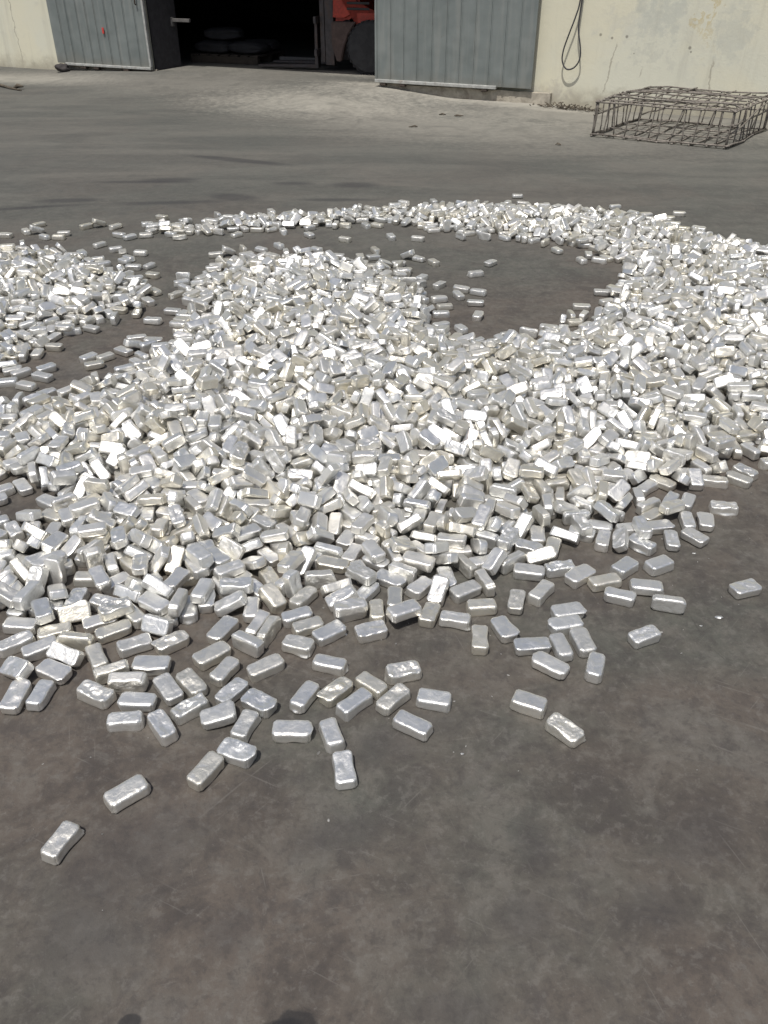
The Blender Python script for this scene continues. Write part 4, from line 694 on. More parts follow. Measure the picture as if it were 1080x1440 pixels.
-735,3050,100,-19,-4,-59,-84,3200,132,168,21,-68,-109,3545,108,65,164,-3,1828,4789,107,16,159,51,842,2608,33,-23,18,95,-1463,3270,14,-180,0,45,-1481,2799,63,2,6,7,-2031,4646,96,81,-177,-9,-1186,3317,46,75,-118,73,1339,5150,16,0,0,-28,-722,3461,95,34,-14,49,-1551,5299,16,0,0,-8,
-1111,2457,23,-93,0,68,-1154,2233,16,0,0,108,-406,3070,111,81,2,-130,431,5832,44,0,-97,-65,-1485,3185,24,-93,0,-143,-723,3640,77,-132,19,32,688,2754,46,0,0,17,412,3200,102,3,112,65,-362,4586,94,-77,-10,135,-2081,5918,17,-180,0,45,-67,5209,16,180,0,22,585,2875,76,7,-153,-2,
-729,2409,46,180,0,-11,-1261,2961,44,-43,31,-92,-752,3721,74,48,23,51,-308,2356,57,-139,-35,-85,-1813,3820,56,94,3,-49,523,3393,70,-15,137,-34,-857,2768,65,114,10,-22,-987,3351,68,-64,-15,147,269,3424,84,15,164,56,352,2310,53,94,-2,69,-1612,5135,16,0,0,-36,-781,3885,82,138,46,-30,
-413,3916,127,-105,-4,87,-692,2644,90,-27,25,108,-1213,5769,33,-2,22,-47,-214,4569,108,16,-8,-162,1378,5313,54,-93,0,40,-707,3778,75,167,-40,-29,658,5094,16,-180,0,49,-1524,5010,16,-180,0,-6,1222,4407,17,0,0,24,-542,2388,40,-26,156,60,-773,2595,55,131,0,39,-2352,5218,78,179,1,17,
-1132,5765,24,-93,0,-26,1288,4453,53,-20,-171,2,-216,3529,98,-74,-18,160,1505,4019,98,46,9,104,-1342,4536,32,-2,158,40,-159,4469,89,6,9,145,-499,4664,100,-7,-143,10,-363,4058,92,-55,8,-101,-1576,3983,14,0,0,-163,-1346,3141,29,0,-157,2,-884,4647,71,0,-96,152,-395,2634,83,93,0,5,
870,2872,68,-151,-11,-27,1478,5155,34,14,-22,17,1587,3244,103,-37,34,47,307,5101,16,180,0,-63,-1376,5658,17,0,0,13,-261,5600,16,-180,0,-26,-1107,1892,27,-136,0,-102,-1629,4352,49,-14,0,140,-668,5924,29,44,0,-4,-1849,4407,67,-126,19,-78,-978,3172,65,0,0,-34,-376,2593,72,7,37,180,
777,2338,16,0,0,-29,1523,3392,82,122,-138,10,400,3823,37,-22,155,-18,-510,3310,116,-50,7,-14,-22,3640,119,160,25,56,-434,4298,96,23,7,29,-935,4625,70,16,0,74,767,3160,88,-163,-27,-46,-1525,4526,76,180,0,-80,-1101,5895,42,-45,22,150,908,3026,79,1,-4,-11,-792,4041,66,-149,-2,-66,
261,3223,109,-89,12,10,1468,2741,28,55,180,-17,-1011,2367,43,0,0,-137,-2189,5658,16,0,0,-1,1291,5463,48,0,180,34,-1082,2571,40,25,27,-49,1156,5612,48,-79,128,-24,-40,3849,89,-36,169,-54,-816,4493,61,-60,-15,-151,1547,4800,69,-131,-47,39,1112,5352,17,0,0,117,-1212,2625,42,0,137,78,
1564,4025,99,16,-5,-91,226,5616,16,180,0,-20,1546,4732,60,126,-43,-45,-1492,4156,14,0,0,124,-506,4144,99,70,16,-161,-948,3301,63,73,49,-1,-254,3845,102,53,-66,-97,1330,3358,97,-155,16,72,-446,3639,108,-173,-9,24,-82,3772,90,26,10,11,-1014,4214,41,63,23,-73,-343,4166,91,-31,51,-23,
1067,3685,93,-6,-11,177,-87,4578,96,0,0,-75,-1877,5921,16,0,0,51,-988,5295,34,-180,27,23,-1226,3888,16,180,0,17,-1190,2912,61,0,174,26,-618,2633,67,-88,-16,-24,-37,3479,103,-63,-28,5,797,3237,85,-129,45,47,799,2926,75,5,156,91,159,4432,82,94,0,-107,1215,5700,86,9,-132,-63,
-345,2727,88,47,178,20,1864,5355,102,0,-96,-168,-1711,5658,16,180,0,47,-1730,5375,16,-180,0,25,-976,3819,53,-23,-173,-20,82,3534,99,-12,-15,-13,1892,5255,121,8,17,-105,-1960,4714,92,-123,9,93,-729,3382,102,-152,-13,-26,-1794,5701,17,180,0,-23,-448,2848,79,-130,-7,127,1511,4106,89,111,31,-51,
1668,4095,101,-56,-147,23,87,3236,105,-166,31,-65,1464,4890,52,133,5,132,-1060,4382,24,94,0,-28,-1999,4900,90,-5,21,-10,-852,4332,70,-17,10,45,993,3808,88,68,-180,1,-1303,2279,14,0,0,-147,-1613,5701,16,0,0,7,-1172,4728,16,0,0,-147,-62,4519,67,0,180,-19,-1062,3603,45,106,-37,117,
1060,3402,88,24,33,69,237,3095,89,-164,11,-65,-655,3363,75,-100,-45,-22,1229,5147,16,0,0,106,-1942,4045,105,121,-21,118,-956,3761,54,93,0,-168,-1045,3529,44,-57,3,-127,1041,3027,89,49,177,-30,1056,5498,24,-93,0,55,1802,5390,109,140,5,-62,1403,3315,94,-156,-7,-7,-1135,3849,17,-180,0,-3,
23,4490,73,19,15,62,-237,4352,75,63,-9,-26,704,3284,82,-10,31,-88,1985,4458,116,0,58,1,191,3023,99,-40,-15,46,1415,5553,77,-2,0,174,1917,5905,77,63,-14,-10,136,2657,59,3,-173,-4,-313,2200,31,164,16,-36,-1875,4341,77,0,-3,-71,1967,5258,105,44,-3,-77,-804,5031,72,0,0,-44,
1741,4363,101,27,18,136,302,3591,93,87,-3,99,-498,5203,57,34,178,30,1573,5460,90,27,-35,67,157,5988,32,13,16,-125,-1281,2737,37,-35,18,-137,-1266,2806,60,59,0,129,-910,3007,66,-91,-25,150,1898,4701,113,0,-61,152,626,3719,65,-15,23,-105,1695,4234,105,-65,26,-109,-1513,4216,34,180,-32,-55,
-643,4077,66,-39,137,24,386,3735,45,2,179,-78,2092,4617,103,-1,-1,126,1704,5712,116,169,-28,20,1383,3955,97,2,-29,-123,-2285,5658,16,0,0,-36,-506,5701,16,-180,0,-59,-241,2095,14,0,0,157,150,4736,23,-93,0,-4,-876,5833,16,0,180,-1,-1294,4574,16,0,0,-44,-204,2443,41,80,-153,27,
1161,5540,24,93,0,103,1710,5043,103,87,60,-68,1351,3462,93,122,24,101,-552,5957,27,45,0,4,698,3675,79,-30,-9,-92,-107,3100,106,-95,7,-16,406,3442,95,-1,-2,9,-719,2594,74,4,-48,146,2280,5013,106,63,1,146,2082,4778,117,12,27,139,397,3148,120,10,-18,-180,-681,4866,92,-28,-180,-61,
1051,6793,17,0,0,2,202,2934,99,82,3,-80,1517,3736,95,95,-13,91,-674,4671,89,-22,6,-93,-626,3012,104,-32,17,151,-1369,2987,46,0,0,-121,-1859,3965,55,0,12,103,715,6062,79,74,43,-49,-978,5011,45,-99,41,-22,-2379,5791,32,180,25,27,-791,5375,16,0,0,-32,-1990,4451,76,-40,108,84,
-699,4353,75,14,129,65,-318,3230,103,10,-108,111,67,3428,101,-31,10,2,1158,2856,39,-40,-19,121,518,5654,24,94,0,119,1447,5235,42,0,96,73,644,3121,84,156,7,26,1713,4830,85,16,7,-97,1234,3431,81,-11,27,128,-725,3544,85,-30,-178,24,1736,4930,98,38,-21,-61,411,3267,106,178,25,24,
580,3154,120,65,1,95,1818,5089,112,32,-2,-77,293,4070,14,0,0,31,-684,5454,16,0,0,-55,-1496,5792,28,136,0,-3,93,4837,29,-180,20,14,71,4249,56,0,16,114,80,3955,52,-38,157,-23,981,4180,23,93,0,93,1465,3106,50,-2,2,92,-573,2523,57,-4,16,1,-321,5072,62,0,-153,-40,
-195,3190,108,163,5,49,-851,4710,52,11,-18,45,-1422,2574,14,-180,0,61,871,5883,92,-178,27,-65,-960,4326,55,0,165,30,-651,3433,92,-54,179,-2,2080,4914,114,164,-6,4,-2564,5701,14,180,0,-11,-1351,4442,23,93,0,-107,117,2124,19,13,-180,-44,601,5828,52,-3,14,-120,1100,3103,76,84,29,154,
-779,5842,16,0,0,36,-726,4758,80,-115,-5,6,1530,4874,74,47,31,33,-241,4023,85,15,28,-10,-529,2622,95,-16,170,73,-1817,4200,80,8,-7,-113,810,5640,14,0,0,-52,29,3726,67,100,20,26,159,3438,106,159,-7,50,-134,4161,92,-61,-23,146,1122,2938,50,2,23,172,692,2806,43,0,0,-163,
-1155,3596,16,0,0,-45,-485,1950,16,0,0,123,343,5829,14,0,0,16,-516,5882,16,0,-180,42,-760,4159,71,-82,-139,5,1559,3477,90,7,37,129,1623,4462,92,18,65,-27,998,5581,14,0,0,38,1481,5457,58,-13,-13,159,-1318,4312,31,0,154,-86,-626,2953,93,-84,-47,-45,1369,3524,113,-102,-32,-117,
351,3234,94,-5,-14,151,1514,3564,114,76,-45,48,957,3572,70,111,19,4,-271,5951,16,0,0,-13,1724,3571,117,6,-9,-88,1046,4175,23,93,0,63,1949,5079,118,-134,-14,-79,1617,4555,98,95,-15,59,-1383,4458,64,79,8,100,-1063,5259,17,180,0,7,-435,5375,17,0,0,-42,2162,6256,16,-180,0,-12,
1614,3195,54,93,0,-170,-540,2753,76,-93,-74,59,-426,2870,90,133,20,-40,1528,5303,70,-87,2,-149,-696,5138,46,180,0,-35,269,3588,89,88,-3,96,-509,3856,93,-37,28,66,2113,4694,102,-22,36,157,-703,3279,81,-170,-37,-20,89,6046,30,0,19,-103,-1002,5721,14,0,0,48,-448,2278,33,13,157,55,
249,2276,40,-4,-153,-8,1621,4392,80,-93,0,-65,-596,4015,72,-97,-30,-44,392,6028,77,1,-176,47,443,3409,79,-92,52,9,1547,4129,94,-16,-177,-62,1363,2901,56,93,0,122,-1419,4612,41,-20,31,-112,500,3629,93,175,21,71,-1706,4676,85,-152,0,99,1080,3258,91,16,-153,-75,-2454,5786,17,0,0,-55,
-2181,5744,17,180,0,9,-924,2078,16,0,180,-2,-1460,4341,16,0,0,-141,209,4666,24,93,0,54,-631,2829,74,-180,0,53,-1449,2908,40,-80,19,-121,725,3479,77,100,47,-31,-1201,5941,46,179,3,-10,-1102,3238,57,-38,2,-21,588,3435,85,-77,22,104,1770,4021,119,-93,32,71,-608,3589,85,-29,-177,-62,
1383,5630,96,119,0,107,1564,4919,86,144,-15,-22,56,3802,78,14,-179,-76,1530,5261,44,-76,34,-146,117,3777,87,-15,26,-18,865,3679,76,-26,-38,-107,-289,3533,115,174,-43,3,149,5220,33,180,-27,-38,-248,6044,37,-174,31,13,-1162,1950,31,55,0,47,-335,2299,16,0,0,-131,1254,3044,46,-79,82,65,
-838,2387,34,-3,-25,29,-183,2834,94,-2,153,13,290,3093,92,-171,2,-73,292,2532,65,-52,4,173,1786,3686,116,-31,-44,99,-25,3223,107,-81,-109,14,-147,3876,93,4,-174,-88,-1638,4300,44,-60,21,-36,-515,3441,98,22,-18,39,1666,4857,80,0,0,83,863,5684,32,14,16,-146,-123,3252,115,78,-3,-143,
-1066,3714,47,0,0,-161,933,5702,53,-95,1,118,1523,5656,105,5,176,-49,1535,4237,98,3,-180,79,634,6025,94,-34,-11,113,-1508,5828,53,-142,-6,-9,-587,4271,85,-2,-9,174,-2001,5958,34,-180,27,42,1741,6461,17,0,0,15,-155,6078,17,0,0,-177,1083,2611,16,0,0,164,-1457,4227,16,0,0,126,
-327,4364,77,30,-165,1,-1919,4968,79,172,-8,58,1284,5728,98,30,158,37,-548,4824,93,1,-150,-98,1547,2956,70,20,0,174,2047,4488,103,-12,173,-31,-48,5957,14,0,0,-33,48,5658,16,180,0,-75,-2427,5967,16,-180,0,48,-542,2572,56,-174,14,-2,167,2835,85,169,15,-1,1075,2789,24,-94,0,29,
-1469,4567,24,94,0,-22,84,2719,90,171,-12,-46,-901,2519,46,180,0,31,-569,2817,80,-121,-16,40,966,3441,87,-149,12,23,-1586,3084,48,124,-43,20,1013,5988,89,131,3,-47,1305,4402,69,67,46,-116,-794,4740,72,-93,-2,130,-547,2965,116,160,23,49,2148,4884,123,-63,16,96,-263,4502,89,-45,176,-45,
-223,4410,100,33,10,113,-1960,4624,69,7,-45,-126,1684,4959,90,-136,-10,-80,-1594,5789,17,-180,0,58,-897,2580,43,0,103,-148,535,2756,55,78,-12,172,-1034,4054,45,1,-3,-32,353,3885,16,0,180,60,-97,3610,106,1,-11,-163,1906,5072,102,0,-43,-153,520,2502,54,93,0,-4,87,5017,24,93,0,-115,
348,3316,118,38,173,-13,-607,4474,89,-113,23,-20,-1432,4695,50,180,0,7,1919,4463,121,51,-149,31,-859,4795,77,-7,1,57,1720,5544,103,5,5,-4,1927,4671,110,-24,-58,180,1587,3922,111,-41,177,45,1126,3255,94,73,7,-68,-57,5360,16,0,0,-71,-1158,3208,46,0,0,-29,-1021,5923,42,-10,-157,-59,
918,4082,39,-97,-30,-98,631,3348,90,117,0,82,-1895,4135,81,-18,0,47,-1675,4150,58,-19,154,-61,1420,3737,88,-132,-3,88,-2031,4406,78,0,117,127,742,3582,78,0,-97,-99,-1130,4600,23,93,0,-42,1159,3822,87,42,-20,103,-294,4907,65,64,-18,152,1,3762,75,180,-48,27,176,4292,46,0,-55,74,
-761,4211,82,-161,-21,-28,1129,4195,31,-21,-14,76,-525,2473,60,-125,-8,-135,1038,5681,35,169,-24,67,1081,2968,66,7,153,7,-713,3092,87,-94,0,-59,348,2670,75,5,-107,79,-259,3785,96,-158,17,39,929,3284,103,0,-62,80,-893,2903,97,-135,-15,-109,1487,4999,56,-93,0,-76,1352,6035,103,-76,-23,32,
-151,3412,115,-27,177,-1,1517,4578,58,22,0,87,1831,4334,125,-9,-175,-74,-1446,5719,16,-180,0,-29,-1275,2188,14,180,0,58,-593,1985,16,180,0,33,-1176,2998,48,-2,-170,-67,-21,6093,16,0,180,-19,-1336,2915,40,8,-29,-176,900,3898,36,-33,-15,88,332,2815,78,101,40,-65,116,4888,23,93,0,7,
-278,2666,86,17,180,-45,-309,3312,117,-43,-21,-89,170,4228,53,42,11,131,-297,2801,113,49,-3,54,-312,3021,119,-47,0,41,-348,3834,92,-44,-16,-5,-1787,4546,78,-109,4,133,1763,5021,100,0,145,82,1294,5253,17,0,-180,81,-1987,4838,75,9,-54,160,-620,1818,16,0,0,-78,-1199,2009,17,0,180,84,
1019,3357,65,26,130,-102,1576,3461,66,143,-7,19,-786,3496,77,-81,31,92,-625,6002,44,-52,144,51,1238,5523,47,180,0,50,146,6320,78,180,0,-34,1750,5462,106,27,-2,68,80,6275,72,-1,2,13,-1177,2820,40,142,32,-95,211,4450,16,0,0,123,-795,4428,62,24,15,-137,1688,5106,76,176,-1,-61,
-341,3686,118,-28,-156,51,1737,4101,104,19,-27,124,-649,3829,88,-30,154,-86,-430,4016,111,-5,12,155,522,5867,23,93,0,-134,-2068,5241,35,5,-23,160,112,4272,42,0,96,32,-697,6016,54,93,0,119,1392,4753,38,-5,33,47,328,3675,56,93,2,49,1118,3935,43,0,-109,-30,1716,3409,91,5,176,-18,
-1044,5846,16,0,180,12,-956,4053,58,37,0,-60,1601,5679,100,7,156,49,-608,3301,92,157,-3,-7,1523,4670,59,0,159,-72,-692,5799,16,0,0,108,765,3294,85,9,-21,84,1122,5923,101,149,-6,71,-917,2449,38,-86,23,-35,885,3547,95,-147,-14,-34,1708,4716,75,17,-41,-36,-1606,6157,16,180,0,-23,
-966,5854,16,0,-180,-62,713,5938,35,-177,27,-48,152,4013,49,-180,0,-20,1946,4436,97,12,-55,-112,1188,4106,39,84,154,15,910,5622,23,93,0,-121,1450,4844,34,38,169,-55,1695,3886,109,152,20,-23,1662,5460,86,-123,5,-129,2202,5028,115,42,-12,107,1482,3720,85,-93,0,90,-217,6110,48,0,-3,-45,
1319,4172,63,131,34,27,1601,5274,66,-160,-25,-73,166,3753,63,117,-1,71,-1768,4475,72,12,-164,-15,886,5810,70,-7,160,23,1493,2826,39,0,-37,92,603,3289,102,119,-2,128,-2168,4665,104,52,-3,110,-1600,5193,16,0,0,-38,-654,4309,62,178,-2,31,579,5753,14,0,0,18,1299,3984,56,94,0,-35,
-714,4263,71,0,-96,-161,1161,3050,45,-1,-178,88,1305,5688,49,52,41,-75,-339,3553,106,-31,32,125,699,3548,74,0,-104,65,1071,5629,43,0,0,-113,-902,5886,35,-14,22,51,1393,5188,14,-180,0,-61,-1383,3084,24,93,0,137,782,2465,23,93,0,18,-2046,5292,42,0,-123,35,-873,3794,41,0,-46,-165,
-286,3169,101,142,44,-8,1844,4611,91,-160,23,2,-882,4066,45,-1,177,29,-671,4023,63,-17,12,-36,-703,3763,44,15,41,152,126,6180,48,13,0,49,-406,3157,103,-15,3,-15,764,3369,81,-78,-157,30,-589,2915,83,148,-10,49,-350,3257,97,103,17,38,611,3046,77,-4,-180,-49,1662,4390,81,-83,-2,120,
1751,4209,116,0,-149,63,-425,4890,81,-91,-19,102,-359,4888,87,26,40,142,-1665,5970,17,0,0,23,878,2576,16,0,0,58,1227,2993,30,-11,-162,7,1253,4169,46,-73,-35,-72,-326,2861,74,-20,-59,-149,-694,1952,32,0,157,-60,-1007,4802,27,-119,0,-119,9,4784,47,0,-180,59,67,4478,38,-108,-23,41,
419,2857,80,-175,-3,78,-22,3400,114,178,19,14,-464,2402,41,-53,-153,31,2021,5438,101,94,3,-88,1694,5246,71,-38,26,109,859,3212,96,10,176,-10,2185,5227,84,-31,151,13,1207,3175,94,-118,0,92,-644,4179,77,36,162,-53,-1891,4557,79,-18,153,-56,1024,3218,102,-97,-165,-2,-1885,5191,46,180,0,-55,
1279,2752,16,0,-180,-7,621,2541,23,-93,0,11,-1106,3539,23,93,0,17,222,4811,14,0,0,58,1339,3295,56,5,11,-81,602,2946,85,-94,2,112,-1327,5789,16,180,0,84,-1719,4536,54,128,3,51,842,3960,24,93,0,137,1350,4341,53,-144,-11,-112,278,6093,40,6,-30,-176,156,3933,53,91,10,50,
-799,6038,55,-93,3,-61,785,5797,62,-174,1,91,-2006,4352,78,15,-53,-131,-2250,5071,64,121,-9,-116,-843,5955,37,3,-31,136,-1008,4500,47,180,0,-49,-131,2370,43,17,43,44,-1062,2643,47,-22,168,-67,-945,2433,24,-93,0,143,-537,3986,68,131,-42,75,1999,4730,92,51,152,66,1721,4038,84,113,59,17,
-11,3603,107,2,-33,-85,-608,3221,73,135,-36,76,1441,6044,93,1,-2,111,940,5590,24,93,0,71,-298,3402,97,33,2,-81,-126,5946,14,0,0,120,-902,4392,75,-59,-12,-77,1837,4905,104,-21,-175,-71,487,3399,89,-51,-15,-86,-706,4175,81,-134,-14,-84,1309,4622,17,0,0,-44,-1646,4076,17,0,0,-167,
1691,3467,77,0,93,-75,1229,3635,57,-51,-24,-38,238,3519,58,-120,0,82,-72,4465,56,33,180,-24,-855,2290,38,-86,19,-115,1102,4106,31,-23,12,89,848,3814,58,10,-18,-31,-945,3241,74,1,-170,54,-645,3201,89,-147,5,117,-399,3487,100,63,-52,120,1400,5291,16,-180,0,-67,48,3920,60,-50,2,-52,
-1068,2711,59,-72,6,2,-600,4669,95,-5,-14,-83,1627,3331,75,38,177,15,-448,5996,46,180,0,-72,-1952,4234,73,0,-97,-127,1094,5801,57,-53,-24,87,-904,5351,23,93,0,116,-1665,4277,45,0,62,42,-893,4482,60,-163,24,70,1403,5488,46,1,2,-125,-1049,2511,36,-33,-16,154,12,2777,70,139,17,19,
-2191,5055,90,-11,19,135,470,2549,52,-24,-175,-1,-216,4076,81,-169,24,3,1102,3042,63,15,-22,-60,-145,4087,92,148,-5,80,-516,3687,87,106,-21,121,2019,5032,91,-35,18,8,1689,5391,70,24,-161,-31,177,4507,46,4,180,12,-1653,4632,51,-2,146,-99,-32,4140,74,37,13,-95,561,6254,81,16,15,-161,
855,3160,77,-125,-15,-22,-846,3486,61,75,29,39,-27,4875,59,0,-20,-76,2037,5237,112,-152,-20,-31,735,5835,16,0,0,-73,-767,2200,24,-93,0,90,-807,5873,35,0,-33,-54,-1447,4445,23,-93,0,6,453,2580,33,0,24,-80,-28,2652,73,0,0,88,-1292,3178,33,180,30,36,1352,5629,67,25,-177,-67,
1533,5641,76,175,-4,-49,1625,5542,92,-34,153,75,-55,2222,24,94,0,-49,1501,4455,43,0,0,121,-859,2980,89,-171,15,13,-1124,3052,60,2,-23,158,1172,5756,85,-116,-26,7,-1727,5075,14,0,180,33,-6,4939,41,90,-150,4,-59,6169,48,-131,-25,106,8,2213,23,93,0,-43,-197,6248,45,100,49,55,
-1687,3995,16,0,-180,-76,-1384,5994,30,0,-156,75,-1771,3662,14,0,180,-18,-350,3082,82,-11,137,42,-483,4957,57,-142,0,-12,762,5923,66,-81,-14,101,1912,5612,85,24,19,157,-907,4920,53,93,0,-53,2258,4952,92,13,-2,-157,282,6115,69,0,31,19,-865,4947,77,-1,-2,-40,1802,4696,75,30,146,38,
-951,3604,44,0,119,-149,1558,4326,79,7,136,24,898,5768,51,-166,-39,20,1206,6008,90,-32,162,14,1772,5398,86,-28,-151,72,-376,4770,73,55,157,-4,1484,2765,41,-55,10,-10,1516,5526,59,94,0,123,1313,5470,16,0,180,-10,-1267,2576,14,0,-180,-46,-837,3149,60,158,-2,8,-1069,4810,16,0,0,-135,
-595,3694,69,180,-41,-8,271,3739,49,-68,40,-116,-1102,2989,51,7,32,19,317,5883,16,0,0,-163,1581,5225,43,-26,-5,11,-381,3305,106,41,7,2,-133,2280,14,0,0,142,1468,5653,69,-107,24,120,-416,4167,88,-93,0,-155,-1573,4918,39,-113,21,98,-2127,4803,91,-1,-159,-28,-762,4944,56,-94,0,169,
-662,2311,16,0,0,173,671,5878,23,93,0,42,542,2331,14,-180,0,27,-988,4636,43,0,0,162,-1793,5033,47,0,-180,-52,293,2919,77,0,0,-99,1502,5340,66,-173,-24,25,1396,3733,70,132,3,-92,1639,3513,81,-20,9,-80,-712,3182,73,44,-9,-90,-209,3892,79,-122,9,-69,966,5867,64,-112,-11,81,
-532,3598,73,19,171,45,1887,4785,98,-86,-10,90,-1543,3062,39,-97,30,69,934,3105,56,-93,0,75,36,6268,45,0,-2,-132,345,3426,101,-92,-6,96,-1402,5789,16,180,0,-9,1375,5791,95,-1,-173,-24,6,5037,34,-166,24,34,-338,5934,23,93,0,81,-1138,2045,16,0,-180,77,-1802,4094,43,0,0,-102,
938,3911,14,0,-180,-70,46,2446,46,0,-179,34,1280,5598,47,0,0,-66,112,4345,61,170,-22,9,193,3731,60,63,0,-109,-538,5246,37,-11,-154,-50,-964,4441,46,-3,180,39,-698,4562,73,0,0,95,-943,2271,47,0,0,177,-946,3513,65,-149,23,48,1816,4843,83,137,36,30,416,3556,81,-5,-159,-96,
1046,6011,100,100,16,-44,-2100,4740,98,7,171,4,1026,2870,24,94,0,173,1154,2923,31,0,21,167,1492,4780,36,-7,-149,13,17,2531,51,-51,68,147,-2058,4608,74,7,8,174,140,2884,80,19,151,17,-179,3762,69,165,33,-43,-731,3961,49,4,-1,-9,1568,4456,46,178,-1,84,2228,5396,70,82,152,36,
-266,6166,61,4,-18,-141,-473,4769,72,-1,0,-149,1781,4925,90,-22,10,106,1975,4827,102,-64,-50,-24,2039,5145,113,35,11,26,1933,4828,112,-131,24,-104,-2175,5110,76,174,2,-46,-1664,5299,16,180,0,-73,997,2662,30,57,0,-35,-1091,3387,16,0,0,78,258,5942,16,0,0,-94,-1734,3847,16,-180,0,-41,
-538,3222,93,-147,45,59,-789,2977,74,21,7,90,-1860,4112,57,-6,-14,-81,-918,3197,43,180,0,-36,-572,4219,80,-1,-9,170,71,4022,58,-153,-28,-57,-725,2821,77,0,-179,18,1829,4150,113,3,-7,-119,591,2689,41,47,-161,48,42,4097,68,-56,-18,-49,1444,4420,58,24,7,-81,-605,5154,56,93,0,-78,
-192,2770,71,22,46,-138,-1257,5801,14,0,0,48,503,3468,66,6,-176,-24,646,3464,76,11,-1,-128,-730,4430,73,85,-25,-131,-370,3528,89,78,-5,134,-1437,5840,24,93,0,-15,1268,3819,66,-10,-176,32,-1764,4956,45,2,2,9,840,4026,16,0,0,160,-2261,5225,54,-93,0,165,1653,4761,61,161,-18,67,
-582,4423,84,-76,-19,153,-864,4866,66,-57,135,46,791,2543,16,0,0,175,1255,5518,16,0,0,-145,1036,4056,14,0,0,-140,-674,3170,53,93,-7,-92,-389,5981,16,0,0,-85,-344,6107,31,0,21,50,1790,3928,79,-66,-41,92,-1601,5861,23,93,0,22,-1788,3592,23,93,0,90,-72,2762,79,-41,-135,-87,
-254,2344,60,16,15,-105,1461,3603,92,167,0,-54,1052,3160,74,65,3,-114,2134,5714,50,0,0,151,672,5735,24,93,0,-131,1402,4610,47,5,-7,1,-389,4346,82,-95,7,119,-2055,4538,89,-8,14,85,1836,5565,102,-121,-9,70,1437,3827,83,-42,15,163,1440,5669,95,29,170,56,-985,6037,47,133,46,3,
-797,4631,67,-174,-60,6,917,3245,112,-85,170,-10,224,2515,16,0,180,71,-405,5107,54,-34,8,-180,-104,6130,30,12,-16,-57,-880,3861,38,-83,-154,14,-1126,6168,16,0,0,-1,794,5866,52,93,0,9,217,4033,16,0,0,137,1403,4497,65,-4,175,10,-1007,4949,44,-180,0,7,-1884,4975,55,8,-23,-13,
-110,6314,43,0,0,-40,-146,3716,74,-30,-29,-150,-1911,3906,52,-93,0,-119,-1286,3394,24,-93,0,112,-519,4560,85,54,150,-40,44,2611,70,-122,29,-23,1550,6127,79,-30,-2,-92,-1967,4128,87,3,14,-84,-312,4603,83,-179,-32,-56,-2233,4834,83,-133,-11,-116,1993,4206,137,10,159,96,1630,6007,85,-40,174,54,
2093,4989,105,-15,-5,80,-384,4815,75,-131,-44,-24,2110,5107,114,4,-167,10,-1204,6174,24,-94,0,-61,-221,3300,112,57,25,-83,1577,4203,85,-30,23,112,2018,4598,102,-8,-5,29,1770,4716,84,44,2,-100,-1556,4711,42,0,-96,-144,212,6026,16,-180,0,-73,-1515,4305,24,-93,0,-67,222,3881,31,0,-153,-104,
-694,2747,63,167,-15,12,-1046,2805,58,-26,11,-157,1762,4530,70,124,5,2,-474,4625,65,-55,4,28,-959,2575,14,-180,0,-73,1822,4039,86,-3,32,64,833,3055,82,29,15,-84,1630,3735,106,-31,32,157,-183,3077,90,-71,45,118,1081,5956,72,0,-41,-127,-1063,4218,16,0,0,73,-578,6098,54,-21,-37,-119,
1924,4139,101,-126,21,28,1634,4969,60,-94,4,-65,1798,5648,92,33,-68,150,-2017,4990,71,31,-6,9,1827,3878,101,0,-123,-116,1194,5852,107,180,0,76,573,2440,16,0,0,83,-800,2640,44,-180,-1,39,50,2332,16,0,180,-19,-568,3634,61,-6,3,-138,735,2402,23,93,0,37,1493,3461,81,5,-23,-86,
-2202,5289,35,180,31,-41,505,5940,38,32,-18,143,1351,5532,46,0,0,89,770,2980,67,-25,13,-118,-1122,3480,16,0,-180,36,-547,6001,39,-96,-24,7,-851,6048,47,0,0,119,-939,3448,58,58,-3,38,976,3719,41,81,-25,140,1258,5808,89,-91,-12,-145,583,6081,65,-163,10,39,-855,5166,44,0,-180,33,
-344,3622,108,-4,-34,-83,-536,4642,89,37,9,78,1674,4477,88,-65,4,-105,-288,5122,48,-180,-3,-18,-925,2135,16,0,180,-16,505,2837,33,-7,22,100,142,2529,47,-35,-6,50,1577,5371,66,25,-17,-55,-156,3657,78,-149,-42,0,-2113,5150,62,-1,-174,62,-646,4129,61,2,-7,159,1342,5873,84,66,-30,169,
-1070,3039,69,173,27,-31,-505,3251,90,-42,-40,-108,96,4568,47,-1,3,82,464,3187,91,0,-166,92,-157,4529,79,8,-19,-32,-288,4684,73,16,-169,-66,-237,5047,41,-53,20,68,-582,4738,86,-12,11,5,-772,3217,68,-48,-27,-110,848,3284,98,165,16,12,1937,4344,98,-167,4,-29,-756,5915,23,-93,0,-34,
-1492,4510,16,0,0,68,-1671,4720,43,60,-30,-98,-451,5150,33,6,23,-34,-126,2537,57,-5,-15,-97,-1389,4712,16,0,0,95,1049,3399,58,31,-27,157,663,3736,41,-7,-38,39,1048,5862,39,-35,-155,-54,-976,2845,64,-13,-147,-32,683,3645,58,149,3,-71,1438,5845,80,-42,166,-34,-53,3280,105,-109,7,-40,
1292,3555,83,168,-8,-5,829,6089,80,54,-175,21,1792,3826,95,51,-20,113,570,5981,59,-20,158,-78,1565,5943,79,51,42,-177,-1782,4868,47,0,-89,13,1059,6555,17,-180,0,-27,1641,4632,82,-11,-17,94,-8,4358,75,83,-23,-95,-154,3798,46,14,92,-120,1461,4722,27,47,180,14,55,6105,14,0,0,68,
